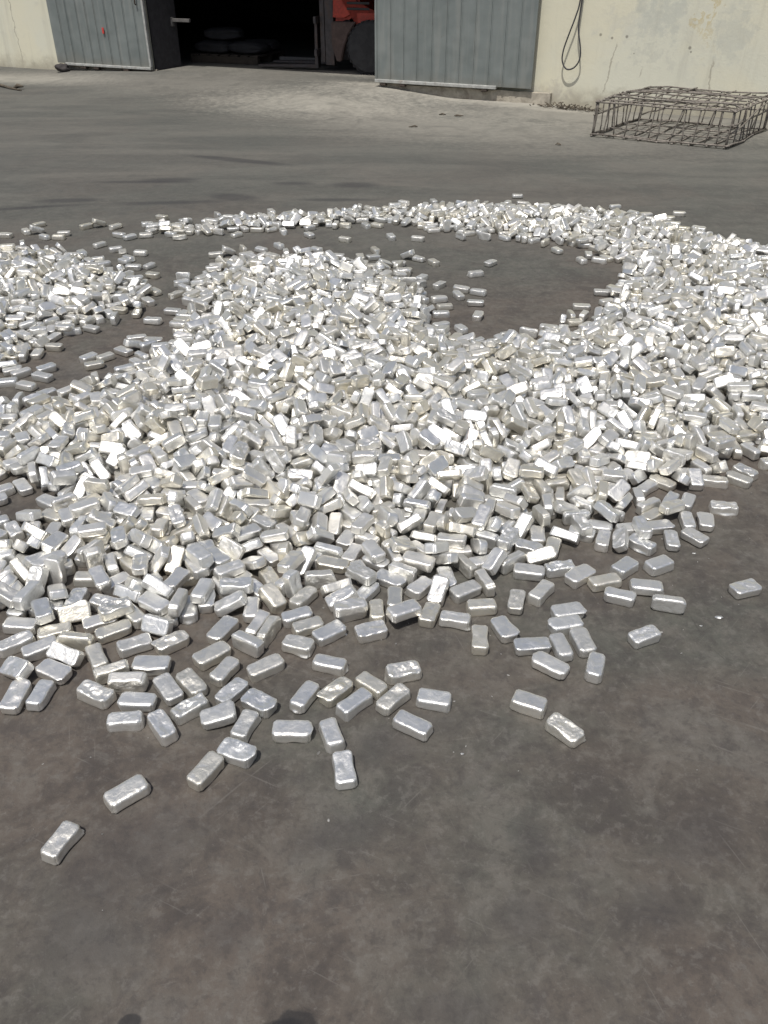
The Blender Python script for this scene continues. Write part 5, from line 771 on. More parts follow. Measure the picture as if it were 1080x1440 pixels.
-1385,4388,23,93,0,-48,1367,5390,16,180,0,-40,1608,4810,60,6,-176,80,705,2578,24,93,0,75,-704,4663,65,20,-167,-75,1517,5043,54,-93,0,-62,1142,5683,53,78,-24,91,-849,3998,54,-167,-16,-56,1423,4004,68,26,-177,-33,1866,4419,103,67,-21,-29,-5,2911,84,-9,-162,-84,-793,3588,62,18,-17,-16,
1839,4227,95,-1,43,169,-510,4733,100,-15,-7,99,-2097,5091,44,0,-97,144,-2319,5019,69,155,-27,-35,-444,4232,97,-28,-8,10,-44,4593,65,-7,-2,-73,1544,5824,98,-17,-22,-136,-78,4716,68,-168,4,74,383,6630,14,0,0,104,1393,4683,24,-93,0,-34,407,2295,16,0,0,41,572,3836,24,94,0,-64,
-103,4432,53,-93,0,-24,452,3848,14,0,0,-154,797,3861,37,180,38,46,201,6135,35,8,-28,-135,-161,4808,46,0,0,162,687,3309,65,-27,-161,-13,-573,4875,76,-2,-1,-7,-313,6119,52,19,2,135,-842,4242,58,-35,0,15,1288,4358,28,46,0,146,967,5986,69,-146,19,-33,-737,2947,79,52,-17,-77,
1002,3270,81,0,12,-148,742,3646,79,112,4,-86,1723,3411,123,4,6,142,-649,4887,62,-29,0,80,1276,4212,45,-41,33,-52,-413,3587,116,32,-17,40,1886,4031,105,-104,-62,-63,-433,3825,93,116,36,80,-1582,4666,54,16,172,-64,-726,6084,36,-137,-16,52,1488,2882,14,0,0,-123,1649,3421,55,3,10,103,
1452,3370,80,0,177,-52,468,2843,70,28,19,81,-1012,5990,53,-175,-18,-36,644,5972,47,1,3,-140,324,6147,74,0,-33,-161,1207,5590,40,27,-156,74,547,3213,93,-152,4,-92,842,2961,54,-93,0,-49,677,2956,65,175,-33,39,-952,4383,39,97,-31,36,232,4253,27,-38,0,53,-895,3954,52,10,-19,102,
575,3566,59,-20,26,150,670,2680,48,3,1,-131,-410,4523,75,-63,153,-54,828,5804,38,-99,23,95,1152,5875,76,1,178,78,-1784,5165,16,0,0,13,-381,4659,87,159,27,-51,2062,4428,86,-169,39,-14,338,5942,16,0,0,-164,380,2418,16,0,0,-2,94,2061,14,180,0,-62,-959,5928,34,-38,14,137,
-118,6216,24,93,0,-50,1627,4019,100,0,-138,120,-24,3132,100,83,-4,-136,1039,2837,24,93,0,177,-253,2932,72,-69,-21,-9,-201,2484,58,-175,-10,21,504,6118,49,-1,-7,16,-1025,4138,23,-93,0,-9,426,6282,67,9,5,-91,-166,4155,67,-8,37,10,-514,6170,30,-40,-172,31,701,3879,16,0,0,118,
-501,4847,89,-102,15,85,982,3048,48,63,-152,-47,1343,6131,82,21,16,-36,362,3557,65,5,4,-85,2128,4745,109,-22,-19,-14,830,3911,28,128,0,-44,-1501,4788,31,142,-5,-113,1814,6215,24,93,0,-53,931,3686,53,163,-38,-68,305,3279,133,-19,-2,-14,90,5089,14,180,0,6,-1356,5880,14,0,0,78,
477,2299,23,-93,0,102,-993,2779,43,-100,46,63,250,6076,24,-31,0,-73,845,3605,62,119,17,44,-481,5999,16,180,0,88,-1536,4542,46,0,180,-61,1721,5670,83,-96,5,-132,1633,4105,82,104,-12,-144,-601,4572,75,-54,-2,87,-744,2684,62,67,5,106,826,6008,63,-46,69,14,-1209,5849,30,-162,14,-34,
820,5739,14,0,0,-163,154,3583,80,-24,-14,121,2357,5451,37,0,-31,-86,2047,4720,94,-31,-27,-78,-1169,3410,23,93,0,171,149,3684,54,94,-2,-24,-966,3713,47,0,0,4,-1481,4720,14,0,0,39,-954,3896,35,0,-149,-3,687,3423,45,2,178,46,1455,5294,31,-33,-9,119,201,6194,44,0,-50,-25,
-224,2871,94,-77,-172,5,345,6055,31,-1,-157,78,1622,4642,48,14,-23,113,1246,4286,24,93,0,141,1101,6056,92,-55,-17,-69,-393,2882,96,47,20,103,1579,3365,72,-79,-174,10,938,3198,77,15,179,75,-1009,3174,18,-172,0,-41,-1004,3279,57,-12,-7,-71,-750,2362,43,-161,-6,-14,1591,5090,51,61,52,-147,
-1684,4870,36,0,30,-174,1734,4174,90,-160,21,11,2200,4786,100,11,-36,-49,863,6236,78,3,-5,73,-1532,2896,49,-134,15,-87,1902,6164,23,-93,0,-160,-389,6178,35,0,32,-85,-1721,4632,51,-14,8,91,1382,4192,56,84,-49,-91,-1716,3908,16,0,0,158,576,5917,41,-15,-35,-82,-410,6050,16,-180,0,4,
-434,6101,32,19,-159,50,-1392,4567,24,-94,0,64,484,3286,62,-100,-24,-116,-1756,3973,31,6,-18,-5,-625,3760,68,-85,-20,-38,404,6004,46,1,-4,-90,-486,3931,77,-9,176,-34,-2357,5456,23,-93,0,111,1434,3479,91,-130,-3,66,-1874,5059,43,0,45,172,-5,3522,80,-24,-42,141,1374,4414,50,0,0,157,
1181,3367,54,113,0,-49,1888,5012,83,-40,-158,-29,-661,4416,58,77,-4,138,-1729,4733,63,0,-148,-26,-742,4334,81,-70,31,98,489,6251,61,157,-5,94,1924,4256,108,30,6,-53,2234,5074,101,-157,-31,2,-930,3064,63,171,-25,-15,-813,6175,50,-180,0,-67,492,3789,31,0,155,-59,-628,3951,76,24,-12,-116,
2123,4809,115,6,-37,-39,-737,3254,95,141,2,98,130,2241,16,-180,0,-26,-1624,4717,30,-25,169,54,384,2126,14,0,0,67,1090,5714,31,0,154,42,1410,5723,76,1,-96,51,1373,3218,61,-10,175,3,917,5954,81,166,-3,-36,-597,4990,50,49,1,-7,120,2953,95,9,-177,75,1790,5338,68,-8,-152,83,
460,6037,48,173,2,77,1508,3303,70,31,-155,17,-290,4808,64,-32,-9,-77,560,3024,79,37,28,-45,484,3587,77,10,-161,55,1249,3387,62,33,-7,-105,-1767,4676,53,94,0,-145,-1027,3114,56,-141,46,-59,1252,6217,76,-2,-179,46,1570,5540,76,0,96,-9,-516,3345,94,-27,-37,123,-148,5200,16,-180,0,-81,
-1784,4342,59,23,152,-47,-1023,3988,17,0,0,-12,-725,2245,16,0,0,93,-267,2347,16,0,0,-28,-514,4926,69,0,-37,83,-352,3201,79,0,-96,-146,-537,2253,26,-114,0,143,-592,3135,71,13,-129,51,-990,4268,16,-180,0,-29,-290,2764,59,-170,-20,7,1419,3652,79,54,29,25,1738,5467,79,-27,-2,-120,
615,3162,79,-62,153,29,1713,4432,75,3,176,51,-58,5030,14,180,0,1,-150,3454,104,-23,163,27,985,5757,32,14,18,119,-143,4394,67,-93,-24,-59,1313,4012,54,-93,0,145,1863,4692,83,147,-16,71,-2104,4520,74,-53,25,-51,-722,3186,108,167,-38,10,1206,3277,81,4,-8,-117,1728,5294,77,-12,-4,-51,
-43,4798,53,166,16,62,1848,5197,94,3,1,-15,2075,5864,16,0,0,-24,2052,5987,14,0,0,157,-1164,2756,59,-46,0,70,375,6101,71,0,8,177,-1776,5110,16,0,-180,24,1442,4108,84,-15,6,70,541,5813,14,0,0,-116,1217,4256,36,-26,17,-40,536,2950,105,175,-1,74,1710,3949,91,-116,-18,-57,
2253,5334,78,0,-180,-16,-446,1998,16,0,-180,-44,757,3417,76,0,180,38,496,6171,43,98,-40,15,-189,3832,49,-48,100,-107,-1231,2141,14,0,0,36,-364,4253,86,-37,28,113,-773,5181,28,180,-20,13,1191,6383,44,0,0,-173,-1068,3453,34,-173,29,-7,1837,4270,109,119,-10,15,-1838,4775,64,0,-22,20,
419,6154,63,144,-15,4,-737,4872,72,18,158,-75,1656,5174,56,-17,7,-166,2050,6131,16,-180,0,-11,992,3966,16,0,0,-136,791,5805,23,-93,0,-76,-927,6122,23,-93,0,-89,380,2627,17,0,0,-12,-126,2766,76,-180,0,-82,-1070,4563,24,93,0,54,1500,3247,75,-6,-38,-99,-635,4449,54,109,-13,136,
578,3348,75,-137,67,3,254,2937,91,-47,-33,55,-206,2974,86,6,142,-4,-1580,4157,16,0,180,-19,1152,3492,69,-27,26,106,651,6173,87,0,-10,85,-1011,3822,14,0,0,-10,-142,4719,44,0,0,115,1159,3710,76,-19,-13,52,-1441,2648,50,-71,-117,-8,1220,5927,88,-82,-20,-26,1421,5398,46,-26,8,-81,
-865,3708,56,180,14,16,-276,3628,112,-80,4,173,-993,2657,24,94,0,81,963,2874,24,-94,0,76,-457,2755,44,0,0,-113,-1289,5900,14,0,0,112,-889,3117,40,170,40,20,1063,4019,26,-132,0,40,1009,5855,27,-56,0,-73,-664,6073,44,-11,-45,-8,314,6006,14,0,0,165,101,6221,30,0,-19,139,
-250,4235,47,55,-37,-37,-849,4582,42,-180,47,21,1342,3136,46,-4,3,-54,140,2435,44,0,0,-39,378,6347,34,-12,156,69,-88,2435,46,0,0,0,-11,6210,16,-180,0,70,38,4330,76,0,0,-81,-2146,5031,43,4,39,-17,1103,3168,66,26,11,-110,1174,2698,14,-180,0,-62,-903,2800,23,-93,0,27,
796,5967,45,0,-95,-68,-497,4024,85,-91,0,-72,1286,3912,50,5,-15,-106,0,4135,48,-106,-33,48,-52,3446,85,-56,61,44,1615,5901,68,-83,20,119,1637,5038,57,-95,3,125,1760,4555,85,124,6,3,33,3204,88,-24,-155,57,1007,3621,54,93,0,111,1086,5899,56,141,-3,-57,-2019,4732,74,0,0,130,
-458,6156,28,-46,0,-133,-170,4964,59,174,-19,-19,404,5896,24,93,0,-100,1049,5778,54,93,0,82,-2216,4981,62,-56,-7,85,-1265,6016,23,93,0,-101,1042,3933,55,179,-39,-46,928,6455,43,0,0,70,1752,3932,85,120,-26,101,-1166,5999,31,0,155,26,-348,6271,23,-93,0,118,-1051,2701,14,0,0,-19,
1398,4292,47,0,0,54,-1814,3724,23,93,0,-139,-782,4042,35,24,159,72,1998,4648,98,-168,-15,31,1342,4127,49,-169,3,-2,1392,3917,73,31,-6,147,272,2669,79,-51,164,-20,-1046,3308,25,-137,0,89,-73,2019,16,0,0,-66,1212,3780,46,0,-77,131,221,3020,84,-26,-38,7,1155,6051,88,2,-41,-3,
25,6157,14,-180,0,68,934,6333,46,0,0,54,-1028,3414,53,-94,2,21,-2026,4225,83,97,-1,-168,-536,2185,14,0,0,-65,-417,2722,43,0,-118,-23,1246,3560,44,2,5,-63,287,3880,24,-93,0,42,1664,4164,71,-9,-96,-71,63,4742,23,93,0,164,-663,3589,74,-161,-1,-63,-966,4548,39,11,154,-79,
-1769,3797,16,0,0,137,-819,2908,76,180,0,-14,-1653,4940,14,180,0,-78,1322,3699,76,0,0,66,-1477,2752,36,11,-26,-4,-789,3920,49,0,69,-97,573,2794,72,-98,-33,9,464,3053,91,-164,-32,-8,-932,4125,28,141,-4,33,-106,2943,85,145,4,81,-189,2715,63,162,24,16,905,3999,16,180,0,70,
-1937,4302,74,170,-3,68,-1948,5109,35,0,30,-115,-595,4349,69,99,-5,106,-276,2820,71,11,166,11,1470,5893,78,52,23,-53,-62,4019,51,17,55,-116,-312,4414,98,53,-6,-52,663,6039,61,-126,0,141,2217,4684,94,24,26,-28,-797,3850,44,-54,-143,64,-226,4613,79,-72,9,19,989,3774,44,-178,4,-59,
-356,5037,60,16,-15,139,-790,4139,50,-33,-28,-111,1977,4949,93,-162,6,23,-1000,2320,52,-93,0,32,731,2678,17,-180,0,-23,-290,6063,16,0,-180,-89,-917,4194,16,0,0,174,1667,5307,44,0,0,-153,-388,2964,56,98,15,87,1124,3404,84,-23,161,45,-672,4382,56,-77,0,-43,1586,3946,77,-50,-27,-175,
513,3675,47,180,0,38,611,6027,56,128,-33,-98,-1434,5875,24,94,0,-19,1123,5796,46,0,-57,14,894,2810,59,19,10,-2,-361,2697,56,-11,-36,-21,1721,3779,103,167,3,-15,1651,5663,82,-118,46,50,1539,4834,46,-180,0,6,294,2413,39,-28,-26,180,-429,4459,97,-1,-21,-38,726,2917,75,-49,-21,172,
-522,4459,79,-32,43,-160,634,6101,84,-174,18,-4,1188,3871,51,22,0,39,906,6063,76,-18,-12,17,436,3671,53,93,0,73,18,4591,79,-119,18,62,1383,3069,61,0,-22,136,1854,5710,77,-11,10,-121,-2071,4342,104,32,-125,56,-1319,3082,23,93,0,150,950,3812,16,0,0,4,-963,4309,16,-180,0,-29,
208,4561,14,0,0,114,271,2224,23,-93,0,16,-1874,4325,46,3,180,12,-34,2746,34,0,152,-20,558,6080,34,2,24,12,-1607,4512,46,-180,0,11,978,5680,16,0,0,-98,-1479,2918,23,93,0,-124,859,5900,61,-2,-146,-64,-300,4229,65,-136,12,-118,-1007,2463,24,94,0,55,1639,4508,73,66,1,42,
-428,3504,82,-64,23,-83,1375,5703,72,79,-4,-39,-1823,4425,58,56,0,-65,258,2847,97,36,5,-168,2051,4849,94,4,-171,30,-1928,4552,45,-48,-37,-66,1289,6019,80,-150,17,-64,-1417,6064,16,0,0,36,517,2642,46,28,-172,-65,-250,3444,84,20,152,-24,-40,3067,99,116,-6,42,1950,4730,107,-32,-95,6,
1897,4880,96,175,22,-72,1730,5880,89,-148,-1,106,-2194,4758,85,19,-6,-57,1919,6106,16,180,0,-25,2044,4332,120,9,-169,-27,382,2369,16,0,0,178,-282,2272,14,0,0,-113,1499,4626,32,0,-24,-175,467,5891,14,0,-180,25,268,2684,14,0,180,-84,-1528,4879,16,0,0,53,-545,4320,43,-165,-38,-27,
144,6312,47,0,180,-80,1761,4880,61,35,5,134,-950,3132,24,-94,0,-152,1333,3427,62,169,25,-4,898,3384,85,-17,-10,100,2085,5528,47,-180,-83,6,-348,2925,86,89,39,91,616,3894,24,93,0,-165,2097,4492,82,11,154,75,265,6242,67,16,-156,89,-703,4795,61,74,170,8,-637,4740,52,22,6,168,
-2157,5335,23,-93,0,109,831,3353,66,-86,-158,12,-406,3918,90,173,-9,52,1714,4614,79,14,-179,-15,42,3675,44,180,57,-6,-345,4502,82,159,3,-94,1077,3849,59,-44,5,-100,-1820,4839,43,22,-38,100,2175,5134,83,142,-9,-49,-1895,4907,66,-160,11,67,2002,5611,56,-130,0,-116,-1822,4704,72,22,-32,-120,
-162,6196,16,0,0,-63,63,4641,37,96,25,-96,-847,2141,37,-6,29,123,237,3653,48,180,0,27,-140,3898,56,-93,0,-144,50,2499,24,-93,0,13,1028,5955,46,0,0,71,-276,4193,51,15,-45,-28,-885,2860,69,180,-36,14,-775,3043,68,96,-164,7,1588,5154,31,-35,-7,102,453,3744,32,22,-164,-41,
748,3117,77,-21,-179,-37,1277,6161,58,-79,-35,65,-862,4416,43,0,0,-93,689,6387,42,0,-96,-37,1060,6306,61,-3,175,-92,1593,3882,88,-46,0,48,1506,3472,114,-6,-23,-56,575,6390,56,30,177,-49,723,6104,68,70,35,149,-515,2045,16,180,0,36,-1907,4661,48,76,-117,-34,131,2740,36,24,-155,42,
1696,3882,69,1,-160,-31,-1579,4255,16,0,180,42,-1040,4886,14,0,0,-38,-414,2361,14,0,0,-132,-197,2375,46,0,0,-69,1995,5078,75,12,-155,3,1221,3841,51,85,-4,-138,-1617,4410,36,12,24,-102,860,6361,44,0,0,-62,-345,4843,44,0,97,143,2147,5359,63,-39,-9,-32,1654,3196,97,173,25,-2,
1005,3124,54,92,-2,-50,1887,5587,62,155,16,44,1776,4338,77,30,-169,6,399,3339,82,163,-11,-26,1210,3715,65,37,169,54,1253,5970,78,-135,-26,0,-1844,4491,62,-3,-20,-150,-2352,5199,47,0,180,-23,1784,4167,112,179,3,61,327,6236,63,-32,156,-73,1143,6127,80,10,26,9,-4,4710,46,180,0,4,
-349,4688,66,-21,25,-50,-67,6382,16,0,0,157,732,6376,35,0,28,50,-388,2315,14,0,0,-132,-506,6068,24,-94,0,61,640,6387,37,2,-29,91,1419,3256,39,-84,-153,-19,1328,4252,44,0,0,150,-620,6043,24,-94,0,-154,213,2588,31,147,-12,-1,1746,6277,16,-180,0,-62,1980,4382,75,-162,-21,60,
918,2737,37,0,34,-106,-89,4367,41,17,-27,12,239,3746,42,-110,-32,60,-482,4099,88,18,-12,-167,-225,4773,51,21,178,-62,-73,4280,52,-108,-12,32,1895,5314,73,57,95,-95,1670,5763,90,62,158,-4,2371,5370,38,-97,-26,-65,1170,3932,40,-13,-144,-111,-811,5007,43,0,0,-133,188,3422,78,1,178,60,
-406,3987,85,-2,-13,7,-624,6172,36,0,-148,-23,17,4068,51,24,-28,-57,998,6149,64,18,19,37,1409,2840,14,0,0,-80,1486,6079,69,-52,-32,123,-912,5013,53,93,0,79,763,6482,23,93,0,-114,-1972,4784,60,-18,-12,-8,761,6295,53,-166,-22,-7,-237,3373,105,65,34,34,2023,5324,96,11,0,79,
-391,4951,63,28,-11,13,2064,5303,108,124,0,-106,-1037,6087,24,94,0,-34,-1431,5940,16,0,0,-8,1407,3223,24,-93,0,158,1519,3126,31,-145,-9,95,-633,3174,41,3,130,-95,-368,2490,14,-180,0,-22,-1105,2838,47,0,-180,41,1633,3654,108,11,3,-90,1688,5572,75,-7,0,-111,-1975,5242,17,0,0,-176,
-577,4627,42,0,-98,-114,-593,2193,16,0,0,-70,-623,3502,64,155,-12,-3,1024,3476,52,-23,0,172,-1577,4792,34,-3,-25,-172,1865,5120,83,-93,0,-106,1940,5871,46,0,0,-167,-132,4605,65,-5,0,-158,683,2487,16,-180,0,72,1397,6014,65,25,-15,-65,-674,3266,55,129,-13,82,188,2727,72,141,12,-49,
1612,4551,50,0,0,75,-820,2691,53,-26,7,-140,-289,4321,58,24,150,-73,-106,3183,100,1,-23,139,1095,3630,67,49,8,-6,97,3065,75,68,129,-72,-505,3807,83,6,-42,-83,119,4942,16,-180,0,4,-568,5085,38,-51,159,0,1054,3579,73,-80,25,-151,2157,4545,101,-135,-5,100,-223,2255,24,30,0,83,
2112,5341,85,-48,5,144,-417,4700,65,145,5,64,-868,4288,46,0,0,-165,-1612,4829,23,-93,0,-173,1559,3644,95,56,5,-169,822,3528,35,0,28,-124,1215,3070,24,-94,0,67,254,2999,80,42,165,42,464,2710,24,-93,0,-94,-540,2872,61,95,-14,-7,-566,3414,75,-99,2,132,1371,4650,14,0,180,-34,
-218,3699,46,0,107,12,-1909,4113,44,0,180,-82,-41,2507,50,-149,-31,19,-1026,3060,54,84,0,-25,-264,3976,75,0,-19,-27,752,6203,67,149,-4,46,-1741,4249,38,8,29,25,1450,3241,81,-113,10,90,-748,3864,38,33,-19,-104,127,3131,78,47,23,5,2011,6081,16,-180,0,-7,-181,6394,24,93,0,89,
830,6178,60,-75,5,-16,1516,3891,66,-2,-172,17,493,3542,47,0,3,113,-901,4812,40,0,-138,35,-512,4489,72,-139,35,-60,-123,5068,16,0,180,80,1543,5742,93,-15,-7,-112,936,3310,84,63,12,-14,2161,5013,98,-49,21,68,-195,3309,96,123,-25,97,-1381,2819,16,180,0,51,1004,2733,14,0,0,-87,
-804,4350,35,32,-11,-45,554,6038,24,-94,0,8,376,3631,32,0,24,-58,1152,3559,42,20,142,36,-135,4968,24,-93,0,52,-897,6150,23,-93,0,-88,-269,4418,45,0,-101,71,2163,5813,24,93,0,-26,-32,4336,39,-73,-20,-155,-1406,3172,14,180,0,89,-946,4866,16,180,0,-7,-797,4552,40,97,32,16,
-609,2101,14,0,0,-101,1239,5565,14,180,0,35,-1209,2947,42,0,132,111,-897,2352,38,149,-12,-56,-436,2477,33,0,151,20,108,3495,72,74,7,61,1502,2943,37,0,-30,-91,1402,3797,45,-127,35,16,1434,5572,47,-2,180,1,-2150,4918,69,-168,17,-73,67,3273,76,101,45,-67,-154,3118,69,177,2,-76,
1568,4557,44,-64,29,-92,1614,5460,58,26,-11,83,-1938,5043,64,-1,8,74,1384,3397,85,117,-15,86,-1922,4724,57,31,173,47,600,5851,16,0,-180,-65,-476,3539,81,-42,-27,-134,2132,5524,42,0,-96,-85,1841,4986,80,93,0,-38,665,5805,14,0,0,58,1983,5155,101,-22,18,-122,1758,6055,47,-177,-2,32,
987,6310,45,-2,-1,-120,1909,6221,17,180,0,9,-996,3926,27,-126,0,23,-1078,5950,16,0,180,-80,1523,5118,14,0,0,-169,-196,2374,16,0,-180,-89,433,2500,16,0,-180,14,-640,3608,44,0,0,114,-1171,5913,14,0,0,-94,2,2282,16,0,0,9,123,4549,16,-180,0,12,276,6169,56,-103,0,33,
219,3249,76,12,-2,105,1631,3133,32,0,-27,116,-1585,4453,16,0,0,-55,489,6360,48,-8,1,-107,-117,4308,72,-24,0,-132,-568,4559,56,-139,16,100,1477,4022,24,93,0,-73,-446,2982,68,27,22,48,-632,4510,69,-65,130,6,1297,5778,55,-97,2,44,-114,3029,58,83,-162,-24,-880,3064,50,-25,-11,32,
-262,6243,33,-23,14,-136,-990,6166,14,-180,0,-6,1805,5757,64,114,12,19,2066,5592,36,10,25,-20,-316,4048,63,38,145,-28,541,3085,87,35,-26,24,1586,5745,86,-78,0,67,-1892,4630,63,-56,39,-120,-1533,5877,39,-161,27,-74,1510,5800,72,-74,27,33,2112,4898,81,35,16,122,-1972,4141,58,-174,-13,59,
-792,3302,83,158,-25,62,1350,5924,71,-84,-41,-30,271,3273,95,14,22,16,2175,5415,70,-24,-29,-151,553,3566,81,-6,32,178,1880,4165,113,-97,-34,66,1010,6224,61,3,-5,-147,-160,5073,37,-36,21,107,1212,2918,14,-180,0,77,-1344,2638,16,0,-180,-32,-617,2520,24,93,0,-75,55,6272,14,0,0,-132,
181,2521,38,0,-35,-31,-1429,2848,14,0,-180,62,-2020,5089,47,-180,0,52,580,3753,46,179,1,23,1629,3674,68,-97,4,119,-517,2734,54,-91,0,57,1214,5672,29,137,3,30,-1623,4031,14,0,0,13,319,2975,50,103,-147,-19,57,2719,57,11,170,-38,-464,2667,46,0,0,18,115,4331,33,-12,-21,13,
1084,5636,14,-180,0,49,538,3812,30,179,-22,-66,559,2565,54,99,0,5,-285,2621,46,0,0,90,-893,3588,36,21,-155,79,1361,5602,31,0,-23,173,1834,5859,53,-73,-7,-11,727,2868,46,0,-3,155,-371,2644,46,0,-180,-12,119,6131,14,0,0,80,-570,2687,60,4,-158,-60,-766,5080,34,-122,13,-14,
145,6404,16,0,180,-49,1036,3517,80,-30,8,173,-404,3802,76,-24,-40,-98,1678,3625,78,46,-81,133,316,6519,14,0,180,87,-452,4701,45,158,48,-51,-863,4947,46,-1,-2,-36,849,3480,79,-52,7,-77,123,3374,78,3,172,-31,-1653,4599,23,93,0,174,-1932,3991,36,98,-24,129,1201,5721,59,-52,0,-125,
-137,4207,76,-180,0,-23,-111,4911,32,11,-160,72,1650,5981,61,-46,-8,52,1737,5117,101,-178,6,49,1935,4031,118,-23,-126,99,-2199,5198,36,124,-17,72,2287,5083,94,-20,-21,101,-596,5210,16,0,0,6,-886,4346,24,94,0,164,-227,4560,42,0,132,42,-1352,2728,24,-94,0,-52,-593,4171,66,-162,-42,-7,
-379,4551,60,18,-176,-69,160,6082,14,0,-180,61,-211,4149,48,-130,-15,98,1898,3860,91,12,7,19,445,3612,47,98,-51,39,617,2777,52,26,20,-112,-1181,3110,23,93,0,-169,-103,2867,77,150,20,53,-838,3215,47,-180,0,-16,1473,4156,54,39,6,-58,1412,4064,39,-121,-21,123,838,3319,73,101,0,-163,
1156,3995,32,35,171,26,1395,3966,53,-28,0,-29,-18,3989,40,21,17,-131,-907,6026,16,0,0,44,-2016,4290,56,-94,0,-100,2111,5247,82,52,-28,110,-2042,4476,54,-88,0,102,1593,6000,60,-12,-135,-27,-482,4348,61,10,162,-66,-1015,2249,14,0,180,-40,1615,4201,61,6,2,88,-1967,4049,75,15,31,22,
-413,3716,89,-18,33,-48,955,3342,83,-36,-125,-56,-680,4942,54,-93,0,61,418,6102,47,3,173,14,1369,6072,70,104,-23,34,2177,4912,89,-7,-42,28,301,3345,79,-133,7,-3,1626,3804,86,93,0,139,-253,4723,61,164,0,-63,929,6139,64,89,11,90,380,3157,90,161,10,-32,-281,4480,63,139,-12,-54,
1078,6183,74,-133,-5,-120,1840,3949,101,19,147,-58,500,5995,17,0,0,152,-913,2208,16,-180,0,-87,1624,5368,47,0,-180,-88,-907,5963,16,0,180,30,1694,5385,34,6,-150,11,-1849,3994,16,0,-180,-61,-135,2783,46,180,0,-5,-1264,2868,16,-180,0,87,-1534,2954,16,0,-180,-3,186,4320,14,180,0,-16,
-591,2338,16,-180,0,-33,-1740,4172,23,93,0,-50,-285,2418,17,0,-180,-21,-943,4694,46,2,1,16,1861,4504,62,-17,-162,-15,-703,6271,14,0,0,-145,331,6143,17,180,0,-10,2050,5000,67,-41,32,27,-581,2940,43,0,0,-92,152,3207,84,-37,25,-137,392,6218,47,180,0,-17,-301,2891,91,-119,-10,102,
284,2699,54,91,2,149,555,6180,40,29,148,65,2426,5310,37,-7,-29,10,1377,4330,23,93,0,-126,-534,4397,37,96,-27,45,1304,5907,60,-70,40,-29,1127,6357,38,96,-27,-94,812,6047,61,96,-15,-151,-823,3812,29,48,0,105,98,3598,67,134,-5,-66,17,3923,41,0,-130,35,-538,3463,60,-33,17,-35,
1555,5040,40,76,26,-64,-432,4422,63,20,-18,-10,1486,5934,62,-5,-39,116,940,6230,46,-142,-11,56,-464,3368,87,138,-3,-65,-264,3004,75,48,3,-142,2030,4328,80,-136,13,-7,2256,5192,80,0,0,15,1149,3285,68,157,31,-77,-2290,4949,58,-56,179,-29,11,3092,75,-54,38,98,1739,3500,90,-94,8,85,
-2164,5204,33,123,-11,76,-1840,4614,67,11,-11,69,-871,3517,47,-180,2,46,-377,3710,107,-146,-3,91,-1140,2518,16,0,180,55,1030,2932,16,0,0,157,217,2295,16,0,0,-107,-916,2843,14,0,0,-158,996,3878,23,93,0,-138,-795,4477,28,36,-4,-164,107,4183,24,-93,0,-76,-1424,4486,16,0,0,9,
-680,2372,16,0,0,177,469,2390,16,0,0,65,-663,2095,16,0,0,-106,-1865,4981,32,0,24,-174,13,4277,23,-93,0,114,1559,6129,30,1,-157,46,-413,2560,16,0,0,-113,630,2632,24,-94,0,-45,1747,4490,55,-92,-3,-1,1282,3485,43,0,45,-113,-2014,4951,60,-69,-3,10,68,3030,74,-42,-174,-50,
1613,4816,23,-93,0,46,1477,3198,47,1,-177,70,1783,4079,48,-80,44,90,-1846,3901,29,-171,16,27,-517,3719,48,10,22,-1,-1771,4025,23,-93,0,174,-341,4221,70,142,-27,44,700,3012,55,24,0,-2,1747,5343,42,98,40,-92,-305,4986,46,180,0,41,-877,4257,16,0,0,7,1969,5802,43,-180,0,54,
-1707,4919,30,-1,157,11,-130,2597,90,94,-8,-106,1818,3759,113,66,2,-149,845,3764,52,93,0,-40,1239,2679,14,0,0,94,1799,4128,72,97,0,-7,1657,3846,87,-17,-8,-24,2002,4203,102,-21,-10,137,-2366,5124,49,-149,-1,-115,583,6152,67,163,4,49,-2151,4492,94,-28,-4,156,2152,5104,63,-12,38,66,
116,4624,14,0,0,101,-2058,4285,74,131,22,82,1517,4268,65,0,7,162,1961,5712,56,94,0,91,-2340,5074,67,154,24,51,-2105,4414,88,51,-5,-81,-2248,4897,64,-108,-14,43,-1298,2985,36,16,24,38,-839,3741,16,0,0,172,1221,3463,32,0,-22,111,-551,2449,16,0,-180,-70,-697,3287,30,38,-4,69,
-29,6277,14,0,0,18,-345,4006,47,-5,65,147,-1154,2911,24,-93,0,92,-349,2910,39,124,21,37,1061,6470,14,-180,0,-16,-249,3745,53,-149,-3,29,58,3313,58,54,0,14,32,6397,16,0,-180,-22,-195,4271,46,0,-179,85,426,2698,24,93,0,-86,1471,4941,24,-93,0,151,1858,3913,77,0,-2,-4,
446,2802,44,0,-180,-69,214,3819,32,-154,-6,-2,1604,3603,75,-24,13,-12,-839,4202,37,65,-160,42,-738,2866,65,-139,35,-19,-1594,5927,16,-180,0,-67,-802,2324,14,0,0,-57,-713,3023,56,-93,0,23,-650,3097,74,38,-162,21,1343,5762,56,92,3,30,1601,6335,14,0,0,-151,-532,6092,24,94,0,-129,
-990,2727,42,0,-47,-101,360,3280,70,-15,175,59,408,2964,53,94,-7,-122,40,4336,44,0,0,99,-2054,5166,34,-13,20,138,646,6290,46,180,0,-29,1614,4279,60,-9,-159,8,252,2809,76,-3,-22,-16,1496,4072,43,100,47,-65,119,3821,51,48,-8,-165,-1805,4169,51,-8,8,162,-643,2258,16,0,0,-175,
